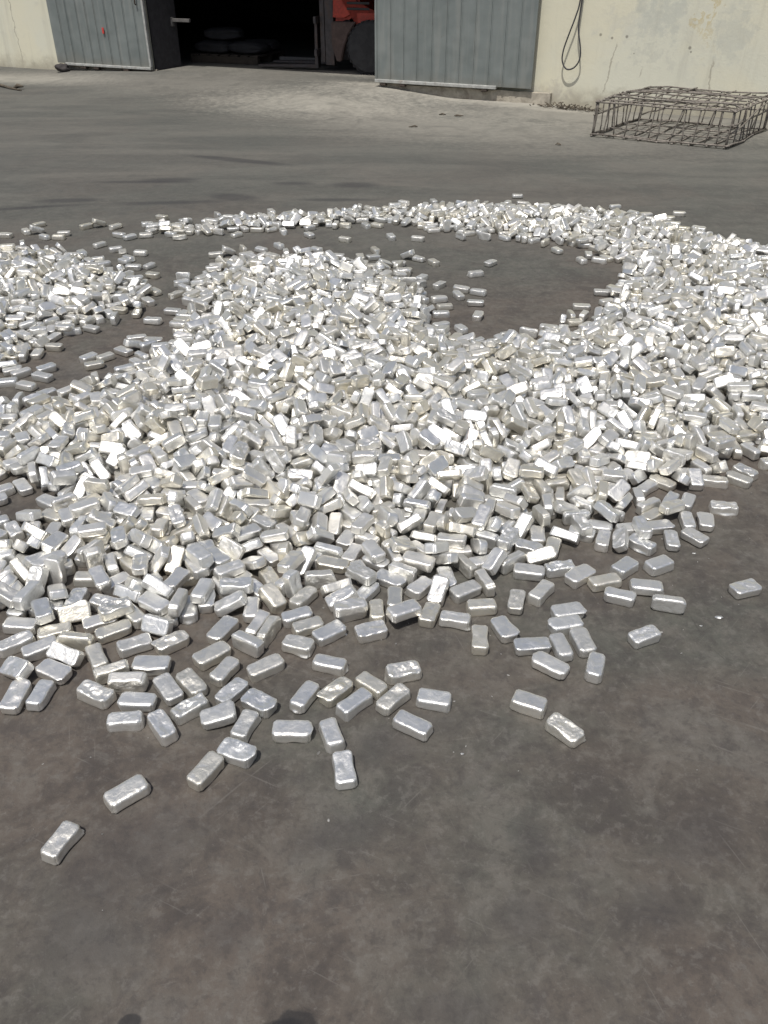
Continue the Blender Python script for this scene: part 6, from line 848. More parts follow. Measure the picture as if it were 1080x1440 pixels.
354,3121,83,123,3,-37,1471,5474,23,93,0,23,-978,3859,24,-94,0,175,374,3043,92,-1,-6,-143,2250,5263,78,-1,-2,-76,-48,3159,91,-80,21,53,-201,4427,65,-119,-21,-61,-984,5066,24,-94,0,-154,266,2347,23,-93,0,-85,-1927,4876,34,0,-149,0,1297,3608,63,-7,-159,-96,51,4150,37,0,33,-153,
1708,4664,58,13,8,-18,1908,3979,86,-2,11,-139,1044,3040,45,5,180,-67,1938,3944,109,140,-8,38,-1722,4338,44,156,-15,19,1673,5812,83,-157,16,15,1765,5893,75,46,-31,-47,2325,5159,67,-44,165,24,1779,5056,81,10,22,-43,1747,5198,74,9,-7,74,1558,4672,34,-17,161,-79,-25,4977,14,180,0,4,
-265,3033,95,48,175,36,564,6309,57,25,158,18,-577,3881,90,-170,-22,-18,1888,5461,81,7,-30,-36,-1350,2331,16,0,-180,-23,1848,5375,46,0,-180,-85,1836,5421,84,0,12,-69,-2423,5182,55,98,-1,151,516,2909,14,0,0,156,-813,6064,16,0,0,8,-1573,4655,16,0,180,-37,-809,6166,17,0,180,-36,
-265,2512,31,172,19,-47,1171,5723,16,0,0,-174,-706,4236,14,0,0,102,1149,3195,47,0,0,92,-911,4681,14,0,-180,-48,-982,2860,37,36,-2,38,-767,5984,14,-180,0,14,-928,2291,16,0,0,39,117,4780,14,0,0,-175,434,5969,16,180,0,-39,-503,2645,16,-180,0,69,-1038,2624,16,180,0,81,
-925,4571,24,93,0,-85,1493,3040,17,0,0,90,122,4471,14,0,180,-84,-179,4015,42,98,36,-110,-4,3861,44,11,-37,4,-620,2414,16,0,180,-32,1435,4801,14,0,0,138,1784,4435,44,4,-2,-144,-140,3602,76,0,0,-153,1227,3177,50,111,-1,-83,589,3500,52,20,-2,-178,-183,4889,43,0,0,-97,
-1078,4494,16,-180,0,-14,-1527,4447,25,96,0,125,321,2849,55,-140,0,14,-663,4243,47,0,0,-140,-784,3485,37,1,-33,-112,-923,3401,32,-180,-23,-44,771,3040,40,11,-29,29,2018,5130,48,-79,86,-92,1908,5239,79,167,5,-54,1665,5466,44,178,-5,86,98,3369,47,173,-5,-4,-2296,5119,43,47,144,-24,
400,3415,54,-99,0,77,-9,3287,80,158,7,-40,-2191,4841,55,-30,-2,-125,-2305,5317,24,94,0,56,1610,4896,47,0,0,-28,1758,5583,68,-7,-4,-129,1914,5145,85,94,-2,63,1492,3940,59,-23,34,-98,-977,2345,14,0,0,171,2004,5685,28,141,4,-110,-258,4554,71,-44,-14,-35,-232,5118,16,0,0,-26,
1660,3262,87,124,-26,54,1735,3701,90,-172,-1,57,285,6334,35,39,-10,-14,152,4413,43,-180,0,83,1889,5936,32,9,20,-53,115,4103,49,2,2,155,1641,6285,14,0,-180,28,-1210,2700,43,0,-180,-25,-115,4033,66,4,-6,-77,-908,2632,44,-180,0,9,1188,6331,27,68,0,-166,-749,5249,16,0,0,-143,
-439,3262,102,92,0,2,898,6106,42,-96,-32,98,70,3165,112,22,-11,63,2149,4811,93,32,-21,-90,1880,5676,70,87,0,-121,-894,3647,49,-45,174,14,-2095,4931,75,6,-163,87,21,2753,16,-180,0,70,431,6067,14,180,0,34,-1258,3118,14,0,0,-120,1249,4094,16,0,180,79,-478,5200,16,180,0,41,
-1055,3719,16,0,0,22,188,3750,16,0,0,-140,-40,4486,16,0,0,-170,1590,4730,23,-93,0,113,151,6286,16,180,0,-39,-212,6191,24,94,0,129,-751,4080,14,0,-180,-69,-994,4454,14,0,-180,-27,1428,2975,16,0,0,-133,-233,6151,16,0,180,-49,-1064,2925,33,20,-17,-99,-1586,4616,23,-93,0,142,
1741,3605,73,16,-19,71,206,2876,53,87,-180,2,-1894,4044,24,93,0,33,1277,3358,49,25,156,22,-707,3488,23,93,0,174,1606,3407,43,17,-130,0,286,2795,39,147,28,50,920,3177,41,179,-15,-10,-402,2649,16,-180,0,-10,-99,2848,54,33,0,-157,1295,3009,23,-93,0,85,-167,2881,57,-99,0,-77,
-245,4344,34,-9,-154,105,223,6372,16,0,0,80,-602,3752,33,-4,-21,-7,1747,3772,52,-14,35,2,-799,2817,57,-36,0,-126,-186,3449,58,103,22,-57,39,2568,54,93,0,-24,-1453,3013,23,-93,0,136,-744,2523,24,94,0,83,1559,3078,51,79,-8,82,1779,4598,62,-13,151,73,-1027,4411,14,-180,0,-32,
-657,3696,46,47,15,85,548,2952,75,-176,-3,-59,1572,3303,39,28,24,118,872,3028,47,-3,178,-54,-718,3711,41,0,-131,111,1712,5465,47,-62,-11,86,1430,5911,60,44,-14,116,635,6221,60,13,17,-79,-323,6179,14,0,0,10,-1895,4434,45,42,-23,-117,855,3404,52,-10,-173,14,-1122,2719,29,23,-11,56,
1759,3837,84,126,-11,-91,245,3963,16,0,0,42,-126,3950,54,93,0,-143,-2185,5109,47,5,3,88,-396,6242,16,-180,0,-86,1483,6116,59,59,1,-35,-688,6216,16,0,0,-147,1805,5570,76,-78,-20,-128,1618,6106,51,-14,6,29,-315,4718,52,12,-165,-49,-1708,4798,24,94,0,-93,1148,5976,64,-60,5,-35,
866,6250,49,6,0,16,-31,4580,24,-93,0,-60,-669,3937,56,-111,0,69,2312,5114,69,-37,152,42,1291,3752,70,0,-13,-112,-662,1888,16,0,0,44,-540,2524,14,0,0,175,-735,6125,16,0,0,35,1506,3304,16,0,-180,-80,-19,4441,16,180,0,9,-1020,4962,14,0,0,-122,-962,4633,14,0,0,42,
-383,2221,16,0,0,97,640,5928,16,0,0,63,422,3670,14,0,0,105,-1119,2617,14,0,0,65,196,2781,16,-180,0,-76,502,6097,16,0,-180,-84,44,2681,27,-68,0,169,1333,5557,16,-180,0,-11,-1803,4084,14,0,-180,-19,-643,4804,36,0,144,22,-633,2629,16,0,0,26,1229,3252,48,-180,0,-3,
-1610,4339,14,0,0,172,1398,5456,14,0,0,-81,178,3999,17,0,0,141,-1982,4499,53,-93,0,-145,1531,5417,41,-80,24,38,1612,3524,59,5,-159,-27,-437,4599,48,-142,6,29,-754,2788,47,0,-180,52,394,2702,24,93,0,-86,588,3572,32,-152,-16,-53,-454,2197,16,-180,0,-34,1667,3319,55,34,163,-4,
626,3174,38,-23,151,-57,1360,3013,16,180,0,-58,1403,3599,68,-21,32,56,-384,5063,33,7,-21,-163,-715,2665,33,162,-20,51,-136,4100,46,-2,2,17,1043,2981,16,0,0,-26,224,6267,16,0,180,81,317,3072,62,3,7,-105,1932,4629,69,113,31,-23,-315,2696,37,-53,16,-151,1809,5565,36,-4,25,80,
183,3604,54,-179,16,-64,-1215,2851,35,-167,26,25,1296,4491,31,0,21,-57,188,2937,54,98,-1,88,2208,5529,24,94,0,12,-257,4936,40,-44,168,3,-1870,5108,16,0,0,169,-108,4563,41,-42,8,-162,-130,3501,83,120,3,3,-744,4739,34,-19,19,135,282,3597,51,-3,6,-169,-523,3082,78,-176,1,-66,
-229,3225,94,9,35,36,-2148,4692,61,-24,-24,-37,-2005,4668,52,-93,0,-161,421,6318,34,1,23,-111,1564,3806,92,7,-174,-41,-691,5201,14,0,0,-166,1618,4322,54,93,0,0,1534,4183,65,-5,-178,-55,-1690,4415,31,19,-16,179,-364,3030,91,-69,-25,-166,-376,3332,88,-141,16,-9,2277,5456,47,0,0,-134,
73,3160,76,-24,-5,-154,1683,5727,69,3,-29,-8,1857,4455,61,-49,-139,-34,2205,4701,68,-16,-148,-45,-221,3641,70,-52,-36,-15,1730,5250,46,0,0,79,-583,3823,70,167,-10,4,1548,3151,62,0,-22,173,1198,2773,16,0,-180,-74,139,3453,68,-25,160,70,-757,4652,57,-7,163,-68,-394,3955,58,166,-14,8,
-291,3595,79,-4,166,-95,-2318,4991,40,-54,18,163,1993,5189,83,-28,0,-160,-462,4409,83,-26,3,134,1607,3085,77,3,0,-109,311,3716,46,3,-179,48,2346,5261,54,-92,-4,-148,-2249,5155,35,-26,18,-76,-39,4245,44,0,-180,24,352,6255,14,180,0,40,-1388,2929,16,0,-180,-70,-1111,3310,14,0,0,-1,
49,4703,14,0,-180,-13,-1013,5985,14,0,180,70,-867,4630,14,180,0,42,762,3812,16,0,0,-137,1588,3363,23,-93,0,-60,-696,5996,16,0,0,-90,-528,2113,14,0,0,14,-1036,3659,14,0,0,-131,741,5993,23,93,0,115,1486,5692,14,0,180,13,-975,3460,14,0,0,-122,1477,5401,14,0,0,-98,
-548,4017,39,0,137,92,1696,3392,45,66,-33,-67,555,2926,45,4,0,-93,1374,5682,24,94,0,-22,-812,3047,23,-93,0,128,1576,5717,16,0,-180,71,622,3097,48,-1,177,-8,2025,5746,23,-93,0,-20,66,3776,16,0,0,33,-1776,4782,47,2,-175,-83,1294,3761,24,93,0,-23,848,2839,24,94,0,-38,
656,3460,43,180,0,45,1047,3441,27,70,0,172,772,6022,23,-93,0,130,72,3511,61,13,8,61,1740,5840,38,-36,-20,20,-507,2888,30,21,-13,-11,706,3356,48,78,-52,94,1366,4059,32,156,-16,-80,285,2584,32,-12,-17,-106,1510,5339,34,177,-25,48,-116,3438,64,5,58,97,-2057,4587,45,11,-179,47,
157,3003,39,97,31,42,-482,2961,54,-34,0,-96,185,3066,59,-6,-16,17,973,3391,59,0,-21,-100,917,5825,43,0,0,-48,-814,3263,24,-94,0,-39,-1171,2616,23,93,0,-101,1236,4020,46,0,0,77,652,2869,46,-2,-5,84,1938,5335,55,-2,-8,119,-1855,3845,17,0,0,-158,-435,2910,45,-3,1,83,
-242,2896,55,-16,-4,180,-1016,4718,16,180,0,-45,1542,3221,46,0,0,-115,-1663,4212,16,0,0,117,565,6359,31,0,21,-4,355,3482,61,-176,-30,12,-2059,4816,71,-14,-24,123,-1091,2384,14,0,0,66,262,6194,16,0,0,6,830,6143,53,-65,20,-12,-558,4099,76,-31,7,-61,1569,3667,63,-32,-160,-23,
-803,4880,28,-130,0,34,-1,3032,69,23,-33,165,-351,3615,66,105,-24,-140,-807,4703,23,93,0,49,-923,3976,33,-12,-18,167,-692,4570,43,0,-180,86,537,3612,23,93,0,-122,-630,3893,43,-71,-30,-154,-235,2598,34,-9,156,79,-366,3769,68,82,26,-132,500,3666,16,180,0,17,1530,4905,23,93,0,39,
-794,3634,38,-14,27,-171,755,6113,46,141,10,106,470,2634,14,-180,0,10,1167,3123,47,2,0,-2,1770,5398,37,-115,18,-21,1368,3652,69,-144,25,35,1476,4550,33,6,21,75,2259,4931,55,-99,2,24,2012,5493,24,93,0,60,-717,3504,72,123,4,25,1841,4564,72,-180,-49,-35,65,2973,73,-10,-130,-116,
-555,5147,23,-93,0,83,1795,4008,75,-29,16,6,1682,5127,44,0,0,-169,-2281,5050,40,123,21,-97,863,3198,57,2,-15,-22,1522,5623,48,0,6,77,-858,4745,33,4,21,-92,-1214,3189,24,-93,0,-68,-2080,4442,55,-37,-31,-67,1633,5840,71,-111,-5,23,-584,4668,54,-101,-3,-25,91,3736,41,58,20,-121,
-39,3665,70,-162,8,2,-2355,5374,16,0,0,129,2175,5262,68,-39,164,-6,-768,3770,37,-139,-15,-100,802,2817,27,-49,-180,-31,1490,3784,56,93,0,10,1984,4518,80,54,-147,27,-17,2981,78,10,4,-2,-289,4122,57,-16,-3,74,278,3185,82,37,-5,-180,2070,5086,88,6,2,-54,-1708,4698,14,0,-180,-55,
1131,6258,55,46,0,-111,-474,4814,52,72,2,32,-756,4226,44,2,-2,102,1710,4277,64,-87,-16,-26,1133,3574,67,149,-31,54,1556,3006,47,0,-176,-2,1683,4884,50,0,0,-90,954,2923,68,155,-3,93,2006,4273,90,41,3,-29,2125,4968,75,72,5,113,-1619,4871,17,0,0,7,700,3039,83,-55,6,2,
2094,4385,116,13,162,11,1650,6182,39,97,27,119,-1173,3039,16,0,0,-101,973,3162,14,0,0,-14,114,2662,23,93,0,105,859,5941,14,0,-180,-74,44,2573,16,0,0,-69,-1225,5929,16,0,0,-86,-1097,6027,16,0,0,-154,659,2664,16,-180,0,-47,1525,5764,16,0,180,36,386,6222,16,0,0,-140,
-574,4472,23,93,0,44,-617,3290,14,-180,0,-19,-818,4126,23,-93,0,-76,-940,2924,16,-180,0,-1,330,2845,14,0,0,134,895,3018,16,0,180,-85,438,3480,38,83,-157,14,1176,5767,23,-93,0,-168,-1904,5172,16,180,0,42,940,5948,47,-1,3,131,605,5992,14,0,0,-163,-556,3633,23,93,0,16,
1480,3355,45,-9,8,51,-916,3196,14,0,0,0,1693,3531,14,0,0,140,792,5885,14,0,0,-32,680,6011,17,0,0,-66,1795,5695,39,-161,29,-74,-1332,3238,14,180,0,2,-598,6234,14,0,0,-96,517,3347,39,85,-25,-11,1444,6056,39,0,-143,-49,-575,4082,43,-65,24,61,-841,5079,23,-93,0,-57,
526,2505,16,0,0,57,-362,4339,45,0,-2,-117,-538,2686,14,0,0,-109,-467,4768,43,0,180,33,-121,6313,14,0,0,40,2026,4845,54,-93,0,12,-1197,2753,14,0,0,-6,-166,4343,47,0,0,130,-1114,2895,16,0,-180,-88,-1056,2154,14,-180,0,75,326,3004,47,104,-146,-20,831,2747,16,-180,0,30,
888,3458,38,100,25,143,-1645,4783,14,0,0,1,1291,4079,38,14,-25,138,1176,4235,16,-180,0,-71,-1973,4601,41,-120,33,14,-1742,4840,23,93,0,-84,1710,3514,46,0,-180,-19,-310,4297,43,-21,31,29,32,4510,33,-170,22,36,-122,3472,69,-57,-10,-5,-665,5059,23,-93,0,2,1168,4057,16,0,180,17,
-737,4298,38,-84,-150,14,-499,2446,16,0,0,110,-746,4823,16,0,0,154,23,2866,49,-19,0,28,1048,5768,16,0,0,-97,-114,2521,16,0,0,-75,786,3365,34,170,22,27,1396,3126,24,-93,0,-54,1669,5203,32,13,16,-65,-453,2599,57,-1,-13,-72,1510,6007,43,-119,-29,-112,-642,4603,53,-94,-3,72,
-627,3414,42,-106,-29,-133,1311,3658,44,0,0,-24,13,3460,47,0,96,85,830,3458,41,100,37,-47,1754,4858,39,15,32,78,-768,4224,14,-180,0,69,2006,4795,72,-179,6,23,1377,4561,33,0,26,179,219,2163,14,0,180,15,-41,4891,14,180,0,-69,577,3409,41,-45,-153,54,-690,3807,47,-67,-131,-60,
-721,3432,44,-180,0,-50,-861,2463,16,0,-180,-51,563,6430,16,0,180,-59,1627,4550,17,0,0,-62,1504,6175,46,0,-180,-1,-1236,3299,14,0,180,-35,-297,3792,71,-2,9,58,-535,2932,69,-29,-9,85,-621,5131,16,0,0,57,-648,3451,46,169,8,38,1680,4798,35,11,24,160,-782,2534,45,118,-40,-94,
-87,3810,53,94,0,6,1167,5810,47,-66,132,-51,31,3604,57,18,173,-50,1611,5610,43,-57,-23,-135,-223,3140,65,165,-16,65,-1955,4391,47,0,180,-51,1005,3209,53,94,0,51,-933,2511,16,0,180,17,-27,2815,49,-101,54,-44,1106,3024,34,21,-17,-77,1349,2934,16,180,0,-51,127,2947,54,-93,0,-16,
1587,4628,14,0,0,-125,1489,5725,66,-68,-14,90,-2010,4732,44,0,0,156,-112,2608,46,180,0,-13,1916,4384,69,16,14,-99,-72,3739,36,-1,26,-60,-1648,4560,36,11,152,0,884,3808,28,53,0,-91,777,6322,32,0,154,28,923,3474,66,-96,-23,149,-492,5122,14,0,0,144,1555,4370,47,0,0,-10,
-326,4898,34,126,-14,-47,1451,4075,59,-172,-14,-73,669,3528,55,96,2,-23,-808,3100,24,-93,0,-56,2267,4866,81,-54,-39,-95,1526,4545,17,0,-180,75,-365,2770,76,-127,-21,38,-1960,4923,43,0,-180,15,131,3760,27,118,0,70,489,3041,64,-146,-10,-55,-1005,3226,24,-93,0,-40,1126,2767,14,0,-180,19,
-920,4935,14,0,0,125,-156,4486,44,0,-180,51,507,3219,80,102,15,-90,1412,4161,53,-93,-3,-95,916,5897,51,-114,6,121,1926,4967,57,-92,26,-136,784,6248,32,-13,158,-67,1456,6002,56,25,173,50,1791,5803,60,6,176,17,-1997,4545,61,34,6,-146,1477,4411,23,91,0,115,-860,3899,33,-85,-165,15,
-114,2689,68,41,-14,-159,1403,3503,74,2,-2,66,-636,4896,33,-26,-14,53,1822,4918,70,-5,-21,46,-185,4689,46,0,0,-68,1866,4110,37,-1,147,-93,-554,4786,45,-179,2,-37,1027,3706,68,-178,-4,77,-330,3880,72,0,180,-18,1359,4415,17,0,180,17,1145,5926,47,0,-180,-37,-407,3266,64,-2,0,4,
2041,4472,69,-10,-11,71,1187,3178,61,-54,-128,61,1204,6096,72,94,0,9,1990,4903,83,44,-154,31,41,3349,92,-122,12,45,625,3607,46,0,180,-52,-271,3678,79,-8,-19,-160,1833,5069,45,-6,97,-136,1825,5275,61,22,-19,-86,896,2914,29,60,0,-135,970,6045,59,0,18,-125,1578,4962,59,93,0,-34,
1047,3294,62,-3,-11,46,1886,4870,59,0,-19,122,1223,5851,76,180,0,46,-66,2584,78,-177,2,-58,1546,6282,17,0,-180,-50,1734,4736,56,136,0,79,-775,4587,54,-112,142,-8,1727,5975,49,1,-3,-55,-16,3831,64,36,12,-84,1805,4298,74,-111,-5,13,2244,4725,105,-158,45,-20,1753,6132,16,0,-180,7,
1949,5944,45,0,-96,-9,1440,6237,49,1,2,112,436,6476,23,-93,0,-107,-2373,5269,49,-42,-174,-19,658,6495,23,-93,0,2,2119,5716,17,-180,0,26,2443,5376,14,180,0,-5,-3062,5202,14,0,0,176,-2422,3490,16,-180,0,-83,-3514,5236,16,0,0,63,1598,3031,14,0,0,-92,614,2910,16,0,180,26,
-1976,3535,14,0,180,-70,-39,2970,16,0,180,-1,-2472,3245,16,180,0,28,1435,5546,16,0,0,113,-3500,4911,25,-104,0,39,2434,4706,50,-65,109,-75,-2792,4405,16,0,0,-68,-2151,3616,14,0,0,152,-2909,3969,23,-93,0,-135,2628,3145,14,0,180,35,-1817,2712,14,0,0,-177,-192,4242,16,180,0,-15,
-591,4892,14,0,0,80,-2432,3565,23,-93,0,171,-2838,3956,38,-27,-22,169,-637,2789,16,0,180,-58,-745,3943,16,0,0,152,550,3753,14,180,0,23,2469,5298,16,0,0,86,339,3124,23,-93,0,147,909,5821,14,180,0,81,1712,3462,16,180,0,-15,1038,3842,16,0,-180,19,-2123,5215,14,-180,0,83,
-2234,3544,16,180,0,21,110,2580,16,0,0,-43,-3247,4182,16,0,-180,-76,-2205,3685,14,0,0,-127,-3580,4979,43,0,0,-100,-111,2734,16,0,-180,-62,-2589,3568,16,0,180,-4,-1343,2979,16,0,0,-87,-2556,3695,17,0,0,146,3061,3797,17,0,0,-37,-2519,3277,14,0,0,-156,-2199,2891,16,180,0,-53,
-2486,3454,26,94,0,-32,2645,3212,17,0,-180,3,1297,5737,16,-180,0,9,-3767,5031,14,0,0,168,1629,5367,16,-180,0,22,330,2299,14,0,0,68,-2385,3603,14,180,0,-35,-821,4424,14,0,0,9,-1621,2202,14,0,0,155,-773,5119,16,0,0,174,-1456,1812,24,-93,0,45,-1072,4674,17,0,0,127,
-2111,2841,16,0,0,-7,1873,3253,16,0,0,16,-2020,2850,16,180,0,-38,1343,3347,23,-93,0,-11,-3374,4573,16,180,0,-58,-488,3978,14,0,0,102,2279,2956,16,0,-180,68,1649,3013,16,0,-180,82,-1417,2015,16,-180,0,-61,-1129,2806,16,0,0,-85,-1010,3510,14,0,0,-122,3278,4132,14,0,0,-130,
1420,3985,14,0,0,-14,-1861,4908,33,19,-18,-94,2022,5790,14,0,180,-19,-1794,5005,16,0,0,57,1630,3191,16,0,0,-153,1215,3978,16,-180,0,40,-677,3361,16,0,0,-177,3102,4541,16,0,0,115,-1478,1966,16,180,0,-83,2060,3331,16,0,-180,-51,-116,3401,40,-179,-38,-28,1154,2998,16,0,-180,66,
338,3678,16,180,0,32,-2508,3511,26,108,0,-32,2147,3048,16,0,0,-93,-265,2768,16,-180,0,36,-694,2575,16,0,0,-76,2367,3260,16,0,0,-97,2248,3227,14,0,-180,-49,1670,3348,27,-129,0,-19,-950,4778,14,0,180,22,-2394,3392,38,0,-137,-88,-2464,3653,16,-180,0,-55,1774,3096,16,0,0,-103,
-658,6135,14,0,0,123,-1949,2928,14,0,-180,-22,-183,2518,24,93,0,-39,-1575,2081,16,0,-180,17,-428,5038,14,180,0,-54,1483,4672,16,0,-180,4,-18,3656,23,-93,0,-141,-2389,4124,17,0,0,-75,-128,2435,16,-180,0,25,-1426,1888,32,0,-21,130,2744,3419,26,43,180,38,-259,4075,16,0,-180,28,
1664,4053,46,43,99,-81,-469,2730,14,180,0,70,-3463,4982,16,0,0,-27,-889,4476,14,0,180,-55,1998,3294,16,0,0,-135,1333,3516,31,159,-15,-14,914,2803,16,0,0,-118,-916,3801,14,180,0,-63,121,3502,30,-2,21,126,-2709,3763,16,-180,0,-77,-3080,3909,16,0,0,9,-2708,5250,14,0,0,-152,
-580,2835,16,180,0,-4,1430,3434,47,-180,0,46,321,2698,16,-180,0,-76,2543,5250,16,-180,0,-8,51,4312,14,0,0,99,-690,2442,16,180,0,68,297,2936,16,0,180,-32,3105,4864,24,-93,0,127,2338,4020,46,180,0,24,1865,3441,37,28,19,121,719,2842,14,0,180,73,-772,2619,14,-180,0,-32,
-1956,2669,16,0,-180,-8,954,5886,16,-180,0,-73,-3082,4715,24,93,0,-25,-1695,4331,14,180,0,49,-320,2558,16,0,0,-113,2188,3303,14,-180,0,-37,930,3751,14,0,0,-157,1970,3202,16,0,180,83,-663,4252,16,0,-180,-78,-3419,5083,16,0,0,133,-3311,4431,16,0,180,-80,2961,3706,14,0,0,83,
3028,3890,16,0,0,-71,1126,3095,14,0,-180,-1,-127,3949,16,0,0,-157,283,3929,14,0,0,42,-471,4943,16,0,-180,-26,528,2705,14,0,0,-21,1568,5395,16,-180,0,34,247,2828,24,-94,0,-113,-3191,4170,36,-6,-25,-153,3016,3998,34,0,-27,-10,-2654,4926,45,-178,-2,-45,-552,3840,31,39,-7,-115,
-2344,4678,14,0,0,119,-552,4187,24,93,0,6,-660,4158,24,-93,0,-98,-3136,4318,42,176,7,-60,1930,3083,16,0,-180,48,3252,4188,31,0,155,-26,-2075,2831,46,0,-180,4,-279,3227,51,-135,-39,50,-2769,3771,33,0,152,31,-166,2939,16,0,0,-60,1454,3625,17,0,0,-87,-187,4515,23,93,0,-133,
-2088,4729,30,0,158,-111,51,3505,24,94,0,91,978,5973,16,0,0,-69,-3319,5200,17,0,0,71,-2631,3231,16,0,180,60,-989,3050,14,0,0,125,-110,2905,36,-20,-24,-158,2005,3071,16,-180,0,42,-3327,5069,16,-180,0,90,-2309,2914,14,0,0,50,-2707,3683,33,-4,-154,-68,-981,3293,16,-180,0,-86,
-3125,4717,63,1,7,-129,-1228,3001,16,0,-180,-69,1586,5291,16,0,0,-117,2029,3256,35,0,31,-29,1853,4505,32,-180,25,-61,2836,3569,14,0,0,15,-2035,3675,14,0,0,-91,-3185,5154,32,0,-24,-64,-687,2979,47,0,0,-144,1231,6019,14,-180,0,-50,-2375,3325,16,0,180,14,-2775,3996,14,0,0,152,
-832,2771,16,0,180,20,2406,3541,35,0,-28,33,-2511,3836,26,-94,0,-93,848,2967,16,0,0,-46,1545,4354,16,0,0,-116,1191,3544,16,-180,0,-81,-2089,3955,24,-94,0,91,2527,3028,14,0,0,175,-1423,2742,16,-180,0,-70,-2858,3585,16,180,0,-77,1262,3576,14,0,0,3,742,2749,16,0,0,111,
-2248,4209,24,-93,0,-28,-2806,3507,17,-180,0,-63,2143,3220,17,180,0,57,-2564,5009,14,0,0,-26,-3033,3851,16,0,180,-16,522,2960,14,0,-180,-24,-2713,4070,46,0,0,-1,131,2877,23,93,0,59,591,3697,16,0,0,-21,-1866,3779,16,0,0,35,-2044,4035,23,-93,0,81,-2298,3332,14,0,-180,-79,
607,2956,46,-1,2,85,-2316,2799,16,-180,0,72,1379,3648,14,0,0,31,-1945,3774,14,0,0,62,-1941,3423,16,0,180,-89,-2001,3436,24,93,0,118,989,3321,23,-93,0,-123,-581,4818,16,0,0,-158,3124,3823,24,94,0,-55,-859,4535,26,38,180,-43,-1585,4525,16,0,-180,2,-2875,3790,17,180,0,57,
594,2830,30,-15,-15,134,-568,3419,23,93,0,33,119,3926,14,0,0,-25,1944,2992,14,180,0,55,-756,2717,16,0,0,132,-425,4636,14,0,0,-144,1174,3631,14,0,0,111,1084,3156,17,0,0,52,2330,3194,23,93,0,126,1495,3489,24,93,0,-127,1520,5646,14,0,0,6,-2787,5247,14,-180,0,-55,
-395,4536,23,93,0,100,-1806,2641,14,0,-180,88,-3521,4978,42,-147,36,-81,-479,3849,33,-10,23,-124,663,3647,23,-93,0,-76,-409,4050,48,41,100,118,2665,3664,16,-180,0,-18,793,2655,16,0,0,-115,-508,2773,14,180,0,72,-824,3973,32,177,-22,-11,-829,4917,16,0,0,-146,2976,4818,41,98,-34,-138,
-75,4533,27,41,0,-156,-716,4138,14,0,-180,-67,177,3233,46,180,0,6,1943,3658,50,0,0,-33,228,3335,16,180,0,-52,131,3362,16,0,0,-145,3496,4649,16,0,-180,7,-1412,1794,24,93,0,-116,38,2867,14,0,0,29,-989,4035,16,0,180,-18,-1457,1967,56,93,0,60,-406,5205,23,-93,0,68,
-2290,3952,14,0,0,24,1474,3157,16,0,-180,82,-406,4423,29,60,0,129,-883,2674,14,0,0,117,-520,2575,14,0,0,172,524,3279,44,0,-180,61,-2650,3711,24,93,0,-109,989,6437,14,0,0,168,-3351,4321,24,-87,180,1,-491,4309,31,4,23,141,382,2876,17,-180,0,-61,2353,3737,66,-7,-22,137,
527,2576,14,0,-180,3,-1804,2194,16,180,0,-25,3262,4269,23,93,0,78,240,3048,35,-25,161,-7,-283,6292,16,0,0,-165,-2226,4013,23,-93,0,174,-980,2182,14,0,0,-131,3432,4525,24,-93,0,-104,1753,3244,16,0,0,-77,-1547,2194,16,0,-180,-86,1177,3461,23,93,0,118,1967,3379,16,-180,0,65,
-2850,4913,36,0,-148,-91,3139,4003,24,-94,0,135,682,2969,38,22,-26,-13,-3252,5149,16,0,0,138,-846,3421,45,-176,0,-9,-3493,4884,48,0,66,-51,289,3444,16,0,0,-120,-3263,5065,24,94,0,62,2345,2936,31,0,-21,158,1553,3494,23,-93,0,35,2300,3838,50,170,7,51,1868,3333,14,0,0,30,
-2901,3630,24,-94,0,72,-1897,2730,16,0,0,103,-931,3082,14,180,0,35,-620,3999,16,180,0,28,3258,4444,43,180,0,-1,-1742,2092,14,0,180,66,3118,4080,43,-180,0,28,137,2811,35,3,152,28,-2229,2728,24,94,0,-75,-615,4323,23,-93,0,-114,-245,2990,23,93,0,-143,-1473,2204,14,0,-180,-5,
1133,3406,24,-93,0,45,2877,5070,14,180,0,-53,1171,3144,16,-180,0,0,-3672,4833,16,-180,0,18,-376,4447,26,85,0,129,2967,3926,40,-97,-32,-1,-3331,5284,16,-180,0,51,-2638,4303,43,-8,-97,-113,-632,3069,46,91,-41,-97,1729,3381,23,-93,0,-80,2559,3185,14,0,180,3,1558,2876,16,180,0,-80,
-2382,3950,16,-180,0,-5,-1584,3021,14,0,0,-12,1677,2945,14,0,0,24,-3072,4179,35,0,147,-90,2295,4233,48,20,69,-11,-2774,5310,16,0,0,127,-1769,4954,14,0,0,-123,1658,3934,44,0,0,-74,3354,4177,17,180,0,-12,-1665,2149,14,-180,0,-53,-2147,2774,42,0,96,67,1866,5383,16,180,0,-28,
1565,3608,54,-27,1,-37,-1747,2919,14,0,0,-101,2901,3751,23,93,0,133,-495,2828,46,180,0,-6,-3071,5286,16,0,0,-125,-3202,4090,14,0,0,57,1993,3128,34,0,24,48,241,3001,23,-93,0,-175,2387,3172,23,-93,0,-54,-3123,4226,16,0,180,-88,2573,4704,72,78,64,-90,-721,3185,24,25,0,-102,
2921,3789,37,-108,-18,-37,1123,3875,17,0,180,-32,-3432,4770,25,-96,0,88,-38,3020,47,180,0,-67,-525,5297,14,0,-180,17,-2183,3505,16,0,0,-171,-814,4293,16,180,0,-39,2585,3702,23,-93,0,-74,1395,3054,16,0,180,-60,1049,3187,38,28,4,53,1798,3466,23,-93,0,44,-735,4508,43,-180,0,-62,
